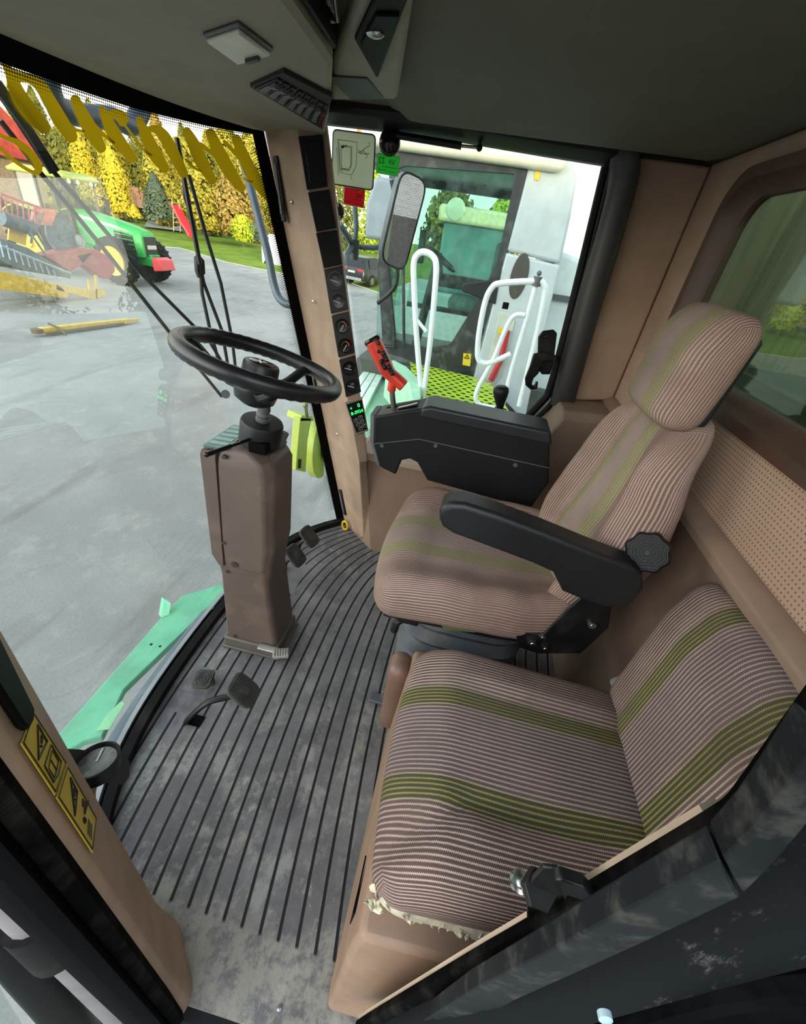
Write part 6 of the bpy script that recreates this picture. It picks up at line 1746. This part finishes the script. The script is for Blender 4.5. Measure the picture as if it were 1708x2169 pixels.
ro, ri = ringpts(outer, 96), ringpts(glass, 96)
m = M()
m.loft([[p + Vc((.06, 0, 0)) for p in ro], ro, [p.lerp(q_, .85) - Vc((.0, 0, 0)) for p, q_ in zip(ro, ri)], ri, [p + Vc((.06, 0, 0)) for p in ri]], cap=False); dfm = m.build('door_frame', OBK, hv, ang=40)
m = M(); m.poly([p + Vc((.03, 0, 0)) for p in ri]); m.build('door_glass', GLASST, hv, smooth=False)
# cab body: roof, far side frames, floor, front glass
zr0 = O(950, 335).z; zfl = .22
yF, yB = O(812, 600).y, O(1060, 600).y - .1
m = M(); m.box((XO + .85, (yF + yB) / 2 + .05, zr0 + .12), (1.9, yF - yB + .5, .24)); m.build('cab_roof', mat('harvester_roof', '#d9d6c8', .5, var=.06), hv, bevel=.06, seg=4)
m = M(); m.box((XO + .8, yF + .29, zr0 + .04), (1.4, .08, .1)); m.build('roof_visor', mat('orange_edge', '#c98a3a', .5), hv, bevel=.02)
m = M(); m.box((XO + .85, (yF + yB) / 2, zfl - .1), (1.6, yF - yB, .12)); m.build('cab_floor', OBK, hv)
m = M()
for x_, y_ in ((XO + 1.62, yF), (XO + 1.62, yB), (XO + .04, yB)): m.bar((x_, y_, zfl), (x_, y_, zr0), .09, .09)
m.bar((XO + 1.62, yB, zfl + .35), (XO + 1.62, yF, zfl + .35), .06, .06); m.bar((XO + 1.62, yB, zr0 - .05), (XO + 1.62, yF, zr0 - .05), .08, .08); m.bar((XO, yB, .9), (XO + 1.62, yB, .9), .06, .06)
m.build('cab_posts', OBK, hv)
m = M(); m.poly([(XO + 1.6, yB, zfl + .35), (XO + 1.6, yF, zfl + .35), (XO + 1.6, yF, zr0), (XO + 1.6, yB, zr0)]); m.build('far_glass', GLASST, hv, smooth=False)
m = M(); m.poly([(XO + .05, yF + .02, zfl), (XO + 1.6, yF + .02, zfl), (XO + 1.6, yF + .15, zr0), (XO + .05, yF + .15, zr0)]); m.build('front_glass', GLASST, hv, smooth=False)
m = M(); m.box((XO + .8, yB + .38, .78), (.50, .46, .14)); m.box((XO + .8, yB + .14, 1.10), (.48, .14, .62)); m.box((XO + .8, yB + .12, 1.50), (.28, .1, .2)); m.build('driver_seat', mat('teal_grey_seat', '#56736f', .8), hv, bevel=.05, seg=3)
m = M(); m.box((XO + .42, yB + .30, .80), (.40, .40, .10)); m.box((XO + .42, yB + .12, 1.02), (.40, .08, .40)); m.build('side_seat', MATS['teal_grey_seat'], hv, bevel=.04, seg=3)
m = M(); m.cyl((XO + .8, yF - .30, zfl), (XO + .8, yF - .42, 1.10), .05); m.tube([Vc((XO + .8, yF - .45, 1.18)) + Vc((.2 * math.cos(a), .17 * math.sin(a), .10 * math.sin(a))) for a in [2 * PI * k / 24 for k in range(24)]], .018, 8, closed=True); m.build('steering_wheel', OBK, hv)
m = M(); m.box((XO + 1.2, yB + .5, .95), (.22, .7, .14)); m.tube([(XO + 1.2, yB + .8, 1.0), (XO + 1.18, yB + .85, 1.22)], .03, 8); m.box((XO + 1.3, yF - .15, 1.25), (.12, .08, .34)); m.build('arm_console', OBK, hv, bevel=.02)
# door handle, vertical mouldings
m = M(); m.prism([O(978, 608, XO - .02), O(985, 600, XO - .02), O(1050, 592, XO - .02), O(1062, 570, XO - .02), O(1050, 645, XO - .02), O(1000, 625, XO - .02), O(980, 618, XO - .02)], (.03, 0, 0)); m.build('door_handle', BLK, hv, bevel=.01)
m = M(); m.tube([O(812, 470, XO - .05), O(835, 700, XO - .05), O(836, 735, XO - .05), O(812, 733, XO - .05)], .02, 8); m.tube([O(850, 360, XO - .05), O(855, 600, XO - .05), O(856, 730, XO - .05)], .016, 8); m.build('front_mouldings', OBK, hv)
m = M(); m.prism([O(982, 748, XO - .01), O(999, 750, XO - .01), O(996, 776, XO - .01), O(980, 773, XO - .01)], (.006, 0, 0)); m.build('warning_decal', YEL, hv)
m = M(); m.tube([O(984, 758, XO - .015), O(990, 751, XO - .015), O(994, 760, XO - .015)], .006, 5, closed=True); m.build('decal_print', INK, hv)
# white flank panels
m = M(); m.prism([O(1122, 340), O(1200, 336), O(1218, 350), O(1222, 385), O(1210, 460), O(1188, 560), O(1073, 532)], (.5, 0, 0)); m.build('upper_panel', OWH, hv, bevel=.03, seg=3)
m = M(); m.prism([O(1072, 535), O(1187, 562), O(1140, 760), O(1110, 900), O(985, 900), O(1003, 800)], (.5, 0, 0)); lpan = m.build('lower_panel', OWH, hv, bevel=.02, seg=3)
m = M(); q_ = [O(1092, 548, XO - .01) + Vc((0, 0, 0))]
oc_ = O(1100, 586, XO - .012); m.prism([oc_ + Vc((0, .080 * math.cos(a), .19 * math.sin(a))) for a in [2 * PI * k / 32 for k in range(32)]], (.012, 0, 0)); m.build('panel_recess', mat('dark_recess', '#3f3b34', .6), lpan, bevel=.01)
m = M(); m.prism([O(x, y, XO - .012) for x, y in ((1058, 660), (1080, 665), (1092, 680), (1062, 800), (1045, 818), (1030, 812), (1028, 800))], (.012, 0, 0)); bay = m.build('extinguisher_bay', mat('bay_cream', '#b9bdb0', .6), lpan, bevel=.01)
m = M(); m.tube([O(1075, 700, XO - .04), O(1062, 760, XO - .04), O(1040, 806, XO - .04)], .03, 10); m.build('extinguisher', mat('red_extinguisher', '#b02832', .35), bay)
m = M(); m.prism([O(1056, 694, XO - .02), O(1066, 696, XO - .02), O(1064, 708, XO - .02), O(1054, 706, XO - .02)], (.004, 0, 0)); m.build('bay_decal', YEL, bay)
m = M(); m.prism([O(1138, 342, XO - .008), O(1148, 343, XO - .008), O(1142, 382, XO - .008), O(1132, 381, XO - .008)], (.006, 0, 0)); m.build('tall_decal', YEL, hv)
# tank and rear body
m = M(); m.prism([(XO + .35, O(1195, 560).y + .02, -1.2), (XO + .35, -6.0, -1.2), (XO + .35, -6.0, 1.15), (XO + .35, O(1250, 520, XO + .35).y, 1.36), (XO + .35, O(1195, 510).y, 1.42)], (2.2, 0, 0)); m.build('rear_body', mat('pale_tank_panel', '#cdd9d6', .45, var=.05, dirt='#a8aca4', ds=3, da=.2), hv, bevel=.04, seg=3)
m = M(); m.box((XO + .33, O(1195, 585).y - .9, 1.02), (.04, 1.9, .05)); m.build('panel_joint', GREY, hv)
m = M(); m.prism([O(1060, 322, XO + .5), O(1120, 322, XO + .5), O(1118, 352, XO + .5), O(1058, 350, XO + .5)], (.5, 0, 0)); m.build('roof_box', OWH, hv, bevel=.03)
m = M(); m.lathe(O(770, 285, XO + .8), (0, 0, 1), [(.06, -.05), (.07, 0), (.06, .12), (.02, .15), (.001, .15)], 16); m.build('beacon', mat('orange_beacon', '#e07a2a', .3), hv)
m = M(); m.prism([O(700, 300, XO + .6), O(790, 296, XO + .6), O(850, 318, XO + .6), O(815, 350, XO + .6), O(700, 345, XO + .6)], (.4, 0, 0)); m.build('front_roof_lamps', mat('lamp_cluster_grey', '#7f8e96', .35, var=.2, vs=5), hv, bevel=.05)
# chassis below the platform
m = M(); m.box((XO + 1.1, -.8, -.75), (1.8, 4.2, 1.7)); m.build('chassis', mat('chassis_dark', '#4b5048', .7), hv)
m = M()
for y_ in (.2,): m.lathe((XO - .15, y_ - .2, G + .95), (1, 0, 0), [(.5, 0), (.8, -.03), (.95, .12), (.95, .6), (.8, .75), (.5, .7)], 36)
m.build('front_wheel', TIRE, hv)
# perforated lime platform, guard box, rails
PZ = .20
def perfmat():
    t = NT('lime_perforated_steel')
    sp = t.n('ShaderNodeSeparateXYZ'); t.l(t.coord(), sp.inputs[0])
    row = t.math('FLOOR', t.math('DIVIDE', t.math('ADD', sp.outputs[0], 9.0), .075))
    sh = t.math('MULTIPLY', t.math('MODULO', row, 2.0), .5)
    fx = t.math('SUBTRACT', t.math('FRACT', t.math('DIVIDE', t.math('ADD', sp.outputs[0], 9.0), .075)), .5)
    fy = t.math('SUBTRACT', t.math('FRACT', t.math('ADD', t.math('DIVIDE', t.math('ADD', sp.outputs[1], 9.0), .085), sh)), .5)
    r = t.math('SQRT', t.math('ADD', t.math('MULTIPLY', fx, fx), t.math('MULTIPLY', fy, fy)))
    hole = t.math('LESS_THAN', r, .27)
    b = t.pbr(t.mix(t.sstep(t.noise(6, 5), .4, .7), srgb('#b4d22e'), srgb('#9fbf35')), .5)
    tr_ = t.n('ShaderNodeBsdfTransparent'); mx_ = t.n('ShaderNodeMixShader')
    t.l(hole, mx_.inputs[0]); t.l(b.outputs[0], mx_.inputs[1]); t.l(tr_.outputs[0], mx_.inputs[2]); t.l(mx_.outputs[0], t.out.inputs[0])
    return t.m
pf = [at(868, 766, z=PZ), at(1002, 798, z=PZ), at(1040, 812, z=PZ), at(1085, 880, z=PZ), at(880, 880, z=PZ), at(872, 790, z=PZ)]
m = M(); m.poly(pf); pl2 = m.build('platform', perfmat(), hv, smooth=False)
m = M(); m.prism([p + Vc((0, 0, -.08)) for p in pf], (0, 0, -.02)); m.build('platform_tray', mat('dark_tray', '#41471f', .7), pl2)
m = M(); m.prism([at(835, 762, z=PZ + .12), at(862, 776, z=PZ + .12), at(892, 806, z=PZ + .12), at(892, 870, z=PZ + .12), at(876, 870, z=PZ + .12), at(866, 812, z=PZ + .12), at(820, 765, z=PZ + .12)], (0, 0, -.35)); m.build('toe_guard', LGN2, hv, bevel=.01)
m = M(); m.prism([at(730, 870, z=-.1), at(790, 790, z=-.1), at(866, 812, z=-.1), at(876, 900, z=-.1), at(780, 905, z=-.1)], (0, 0, -.4)); m.build('wheel_cover', LGN2, hv, bevel=.03)
m = M()
for k in range(3): m.bar(at(776 + k * 14, 792 + k * 3, z=-.06), at(700 + k * 22, 900 + k * 4, z=-.06), .07, .05)
m.build('cover_ribs', mat('white_green_rib', '#d3e6d3', .5), hv)
RX = 3.45
r_ = lambda px, py, x=RX: at(px, py, x=x)
ra_ = thing('handrail', 'narrow white loop handrail standing on the lime platform', 'rail', r_(895, 850))
m = M(); m.tube([r_(897, 856), r_(890, 800), r_(882, 700), r_(877, 600), r_(877, 556), r_(886, 538), r_(900, 534), r_(916, 542), r_(924, 560), r_(922, 610), r_(912, 720), r_(900, 815), r_(893, 862)], .022, 10, smooth=5); m.tube([r_(882, 676), r_(903, 702)], .014, 8); m.build('loop', WHT, ra_)
rb_ = thing('handrail', 'wide white bent handrail in front of the white flank panel', 'rail', r_(1010, 850))
m = M(); m.tube([r_(1082, 750), r_(1050, 764), r_(1030, 770), r_(1016, 764), r_(1012, 745), r_(1016, 700), r_(1028, 640), r_(1042, 610), r_(1062, 600), r_(1138, 596), r_(1152, 604), r_(1154, 625), r_(1135, 720), r_(1100, 860)], .022, 10, smooth=5); m.build('outer_loop', WHT, rb_)
m = M(); m.tube([r_(1112, 668), r_(1092, 668), r_(1075, 690), r_(1046, 760), r_(1014, 820), r_(1008, 845), r_(1020, 858), r_(1048, 864)], .019, 10, smooth=5); m.tube([r_(1136, 602), r_(1115, 680), r_(1085, 780), r_(1065, 860)], .019, 10); m.build('inner_bars', WHT, rb_)
m = M(); c = r_(1138, 596); m.cyl(c + Vc((0, 0, .03)), c - Vc((0, 0, .03)), .03, None, 12); m.sphere(c + Vc((0, 0, .05)), .018, 10); m.build('clip', GREY, rb_)

# ================================================================ behind the cab: grain tank wall and yard
TK = NT('green_dirty_tank_wall')
n = TK.noise(3, 8, .7, stretch=(6, 6, .35)); 
c = TK.mix(TK.sstep(n, .3, .7), srgb('#4c5344'), srgb('#7b7d66'))
TK.pbr(c, .7, 0, TK.bump(n, .5, .02)); TK = TK.m
gt_ = thing('grain_tank', 'dirty dark green tank wall close behind the rear window', 'tank', (1.6, -1.1, .5))
yb_ = -1.0
ed = at(1700, 505, y=yb_); ed2 = at(1590, 692, y=yb_)
m = M(); m.box((ed.x + .36, yb_ - .25, 1.0), (.72, .5, 2.6)); m.build('wall', TK, gt_, bevel=.01)
m = M(); m.box((.6, yb_ - .25, .62), (ed.x * 2, .5, .95)); m.build('lower_wall', mat('dark_green_tank_base', '#223a30', .5), gt_, bevel=.01)
po = at(1690, 560, y=-1.8)
m = M(); m.box((po.x - .12, -1.8, .2), (.12, .1, 4.0)); tag(m.build('ladder_post', mat('dark_teal_post', '#24403c', .5)), 'dark post outside the rear window past the tank wall', 'post')
vp_ = at(1612, 680, y=-16)
wv = thing('white_van', 'white van seen far away through the rear window', 'van', (vp_.x, -16, G))
m = M(); m.box((vp_.x, -16.9, vp_.z - .55), (1.9, 4.4, 1.5)); m.box((vp_.x, -17.3, vp_.z + .45), (1.7, 3.2, .8)); m.build('body', WHT, wv, bevel=.1, seg=3)
m = M(); m.prism([(vp_.x - .75, -15.66, vp_.z + .2), (vp_.x + .75, -15.66, vp_.z + .2), (vp_.x + .7, -15.68, vp_.z + .75), (vp_.x - .7, -15.68, vp_.z + .75)], (0, -.05, 0)); m.build('windscreen', BLKS, wv)
m = M()
for sx in (-.8, .8):
    for y_ in (-15.6, -18): m.cyl((vp_.x + sx - .1, y_, G + .33), (vp_.x + sx + .1, y_, G + .33), .33, None, 18)
m.build('wheels', TIRE, wv)
for k, (x_, y_) in enumerate(((14, -38), (22, -43), (30, -38), (5, -43), (38, -33))):
    plant('leafy_tree', ['olive leafy tree behind the yard seen through the rear window', 'lime leafy tree beyond the far van', 'olive tree right of the far van behind the tank', 'lime tree left of the van in the rear window', 'olive tree far behind the second harvester'][k], 'blob', x_, y_, 8, 3.2, 1600, .6, (LG, LL)[k % 2], 200 + k, G)
# brick barn across the yard behind, the one the mirror looks at
def bricks():
    t = NT('pale_brick_wall')
    b = t.n('ShaderNodeTexBrick'); mp = t.n('ShaderNodeMapping'); t.l(t.coord(), mp.inputs[0]); mp.inputs[2].default_value = (PI / 2, 0, 0)
    sp = t.n('ShaderNodeSeparateXYZ'); t.l(t.coord(), sp.inputs[0]); cb_ = t.n('ShaderNodeCombineXYZ'); t.l(t.math('ADD', sp.outputs[0], sp.outputs[1]), cb_.inputs[0]); t.l(sp.outputs[2], cb_.inputs[1])
    t.l(cb_.outputs[0], b.inputs['Vector']); b.inputs['Scale'].default_value = 2.6
    b.inputs[1].default_value = srgb('#a09c9a') + (1,); b.inputs[2].default_value = srgb('#8d8988') + (1,); b.inputs[3].default_value = srgb('#c4c0bb') + (1,)
    t.pbr(b.outputs[0], .9); return t.m
bn = thing('barn', 'pale brick barn across the yard, reflected in the wing mirror', 'barn', (-2, -22, G))
BW = bricks()
m = M(); m.box((-24, -14, G + 4.25), (6, 44, 8.5)); m.build('sun_shade_wing', BW, bn)  # unseen wing added to keep the low sun off the yard and cab
m = M(); m.box((0, -26, G + 2.6), (32, 5, 5.2)); m.build('wall', BW, bn)
m = M(); m.prism([(-16.5, -23.2, G + 5.2), (-16.5, -28.8, G + 5.2), (-16.5, -26, G + 7.7)], (33, 0, 0)); m.build('roof', mat('grey_lilac_roof', '#7d7482', .8), bn)
m = M(); m.box((9.0, -23.46, G + 1.5), (2.6, .1, 3.0)); m.box((-9, -23.46, G + 2.0), (1.2, .1, 1.2)); m.build('barn_door', mat('dark_wood_door', '#4a4643', .8, var=.2), bn)

# ---------------------------------------------------------------- a third pale machine beyond the second one
tm = thing('parked_harvester', 'pale roofed machine far behind, seen through the cab glass of the second harvester', 'harvester', (12.5, 0, G))
f1, f2 = at(945, 440, x=12), at(1095, 462, x=12)
yc_ = (f1.y + f2.y) / 2; wd = abs(f1.y - f2.y)
zt_ = f2.z + .05
m = M(); m.box((13.0, yc_, zt_ - .15), (2.2, wd + .3, .34)); m.build('roof', mat('cream_roof', '#d8c9a4', .5), tm, bevel=.08, seg=3)
m = M(); m.box((13.0, yc_, zt_ - 1.05), (1.9, wd, 1.5)); m.build('cab', mat('teal_dark_cab', '#51787a', .25, var=.2, vs=2), tm, bevel=.05)
m = M(); m.box((13.4, yc_ - .3, (G + zt_ - 1.8) / 2), (3.4, wd + 2.4, zt_ - 1.8 - G)); m.build('body', mat('pale_green_grey_body', '#9fb0a5', .5, var=.1), tm, bevel=.05)
m = M(); m.lathe(at(966, 443, x=11.9), (-1, 0, 0), [(.001, -.04), (.2, -.02), (.22, .02), (.14, .05), (.001, .05)], 20); m.build('lamp', LAMPW, tm)

# ---------------------------------------------------------------- grey hand tube, rubber sleeve and open door edge outside the left pillar
HY = .52
h_ = lambda px, py, y=HY: at(px, py, y=y)
ht = thing('hand_tube', 'grey hand tube with black rubber sleeve outside the left pillar', 'rail', h_(150, 2030))
m = M(); m.tube([h_(-60, 1770), h_(0, 1842), h_(70, 1925), h_(150, 2010), h_(215, 2085), h_(270, 2150)], .036, 16, smooth=4); m.build('tube', mat('grey_beige_tube', '#8a8586', .5, var=.1, dirt='#6f6a66', ds=6, da=.3), ht, ang=180)
m = M(); m.tube([h_(72, 1928), h_(100, 1962), h_(128, 1996)], .046, 18, smooth=3); m.build('rubber_sleeve', RUB, ht, ang=60)
m = M(); c = h_(245, 2120); m.cyl(c - Vc((.03, .05, 0)), c + Vc((.0, -.06, .02)), .012); m.build('mount_bolt', ZINC, ht)
dr_ = thing('open_door_edge', 'dark frame of the open cab door at the lower left corner', 'door', h_(60, 2100, .62))
e_ = lambda px, py: h_(px, py, .60)
m = M(); m.tube([e_(-80, 1860), e_(-10, 1945), e_(60, 2040), e_(140, 2150), e_(220, 2290)], .030, 14, smooth=4, flat=(1, 1.3)); m.build('frame', mat('door_frame_black', '#0e100f', .5, var=.2, dirt='#3b3d33', ds=6, da=.35, spec=.2), dr_, ang=180)
m = M(); m.poly([e_(-120, 1960), e_(-20, 2060), e_(90, 2240), e_(-120, 2300)]); m.build('door_pane', GLASST, dr_, smooth=False)
mb = thing('white_body_panel', 'bright white body panel glimpsed between the hand tube and the open door', 'panel', h_(130, 2080, .8))
m = M(); m.prism([h_(88, 2040, .85), h_(130, 2062, .85), h_(142, 2112, .85), h_(120, 2130, .85)], (-.02, .05, 0)); m.build('sheet', WHT, mb)
m = M(); m.bar(h_(150, 2130, .9), h_(330, 2200, .9), .10, .12); m.build('step', mat('dark_step', '#33383c', .6), mb)
# ================================================================ light
w = bpy.data.worlds.new('sky'); SC.world = w; w.use_nodes = True
t = w.node_tree; t.nodes.clear()
def N(typ, **k):
    nd = t.nodes.new(typ)
    for a, b in k.items(): setattr(nd, a, b)
    return nd
out = N('ShaderNodeOutputWorld'); bg = N('ShaderNodeBackground'); tc = N('ShaderNodeTexCoord'); sp = N('ShaderNodeSeparateXYZ')
t.links.new(tc.outputs['Generated'], sp.inputs[0])
rp = N('ShaderNodeValToRGB'); e = rp.color_ramp.elements
e[0].position = 0.0; e[0].color = (1.0, .93, .82, 1)
e[1].position = 1.0; e[1].color = (.52, .66, .85, 1)
k = e.new(.25); k.color = (.95, .95, .93, 1)
t.links.new(sp.outputs[2], rp.inputs[0])
mr = N('ShaderNodeMapRange'); mr.inputs[1].default_value = -.02; mr.inputs[2].default_value = .75; mr.inputs[3].default_value = 1.9; mr.inputs[4].default_value = .75
t.links.new(sp.outputs[2], mr.inputs[0])
# bright lobe added to the sky beyond the open door to light the cab
dt = N('ShaderNodeVectorMath', operation='DOT_PRODUCT'); t.links.new(tc.outputs['Generated'], dt.inputs[0]); dt.inputs[1].default_value = Vc((-.72, .32, .50)).normalized()
m2 = N('ShaderNodeMapRange', interpolation_type='SMOOTHSTEP'); m2.inputs[1].default_value = .1; m2.inputs[2].default_value = 1.0; m2.inputs[3].default_value = 1.0; m2.inputs[4].default_value = 2.8
t.links.new(dt.outputs['Value'], m2.inputs[0])
mu = N('ShaderNodeMath', operation='MULTIPLY'); t.links.new(mr.outputs[0], mu.inputs[0]); t.links.new(m2.outputs[0], mu.inputs[1])
t.links.new(rp.outputs[0], bg.inputs[0]); t.links.new(mu.outputs[0], bg.inputs[1]); t.links.new(bg.outputs[0], out.inputs[0])

sl = bpy.data.lights.new('evening_sun', 'SUN'); so = bpy.data.objects.new('evening_sun', sl); COL.objects.link(so)
sl.energy = 3.2; sl.color = (1.0, .80, .45); sl.angle = math.radians(1.0)
so.rotation_euler = Vc((.80, .56, -.15)).to_track_quat('-Z', 'Y').to_euler()

vs = SC.view_settings
SC.display_settings.display_device = 'sRGB'
vs.view_transform = 'Standard'; vs.look = 'None'; vs.gamma = 1.0; vs.use_curve_mapping = False
vs.exposure = 0.60
cy = SC.cycles
cy.use_denoising = True
cy.max_bounces = 10; cy.diffuse_bounces = 5; cy.glossy_bounces = 4; cy.transparent_max_bounces = 24; cy.transmission_bounces = 4
cy.sample_clamp_indirect = 8.0
cy.caustics_reflective = False; cy.caustics_refractive = False
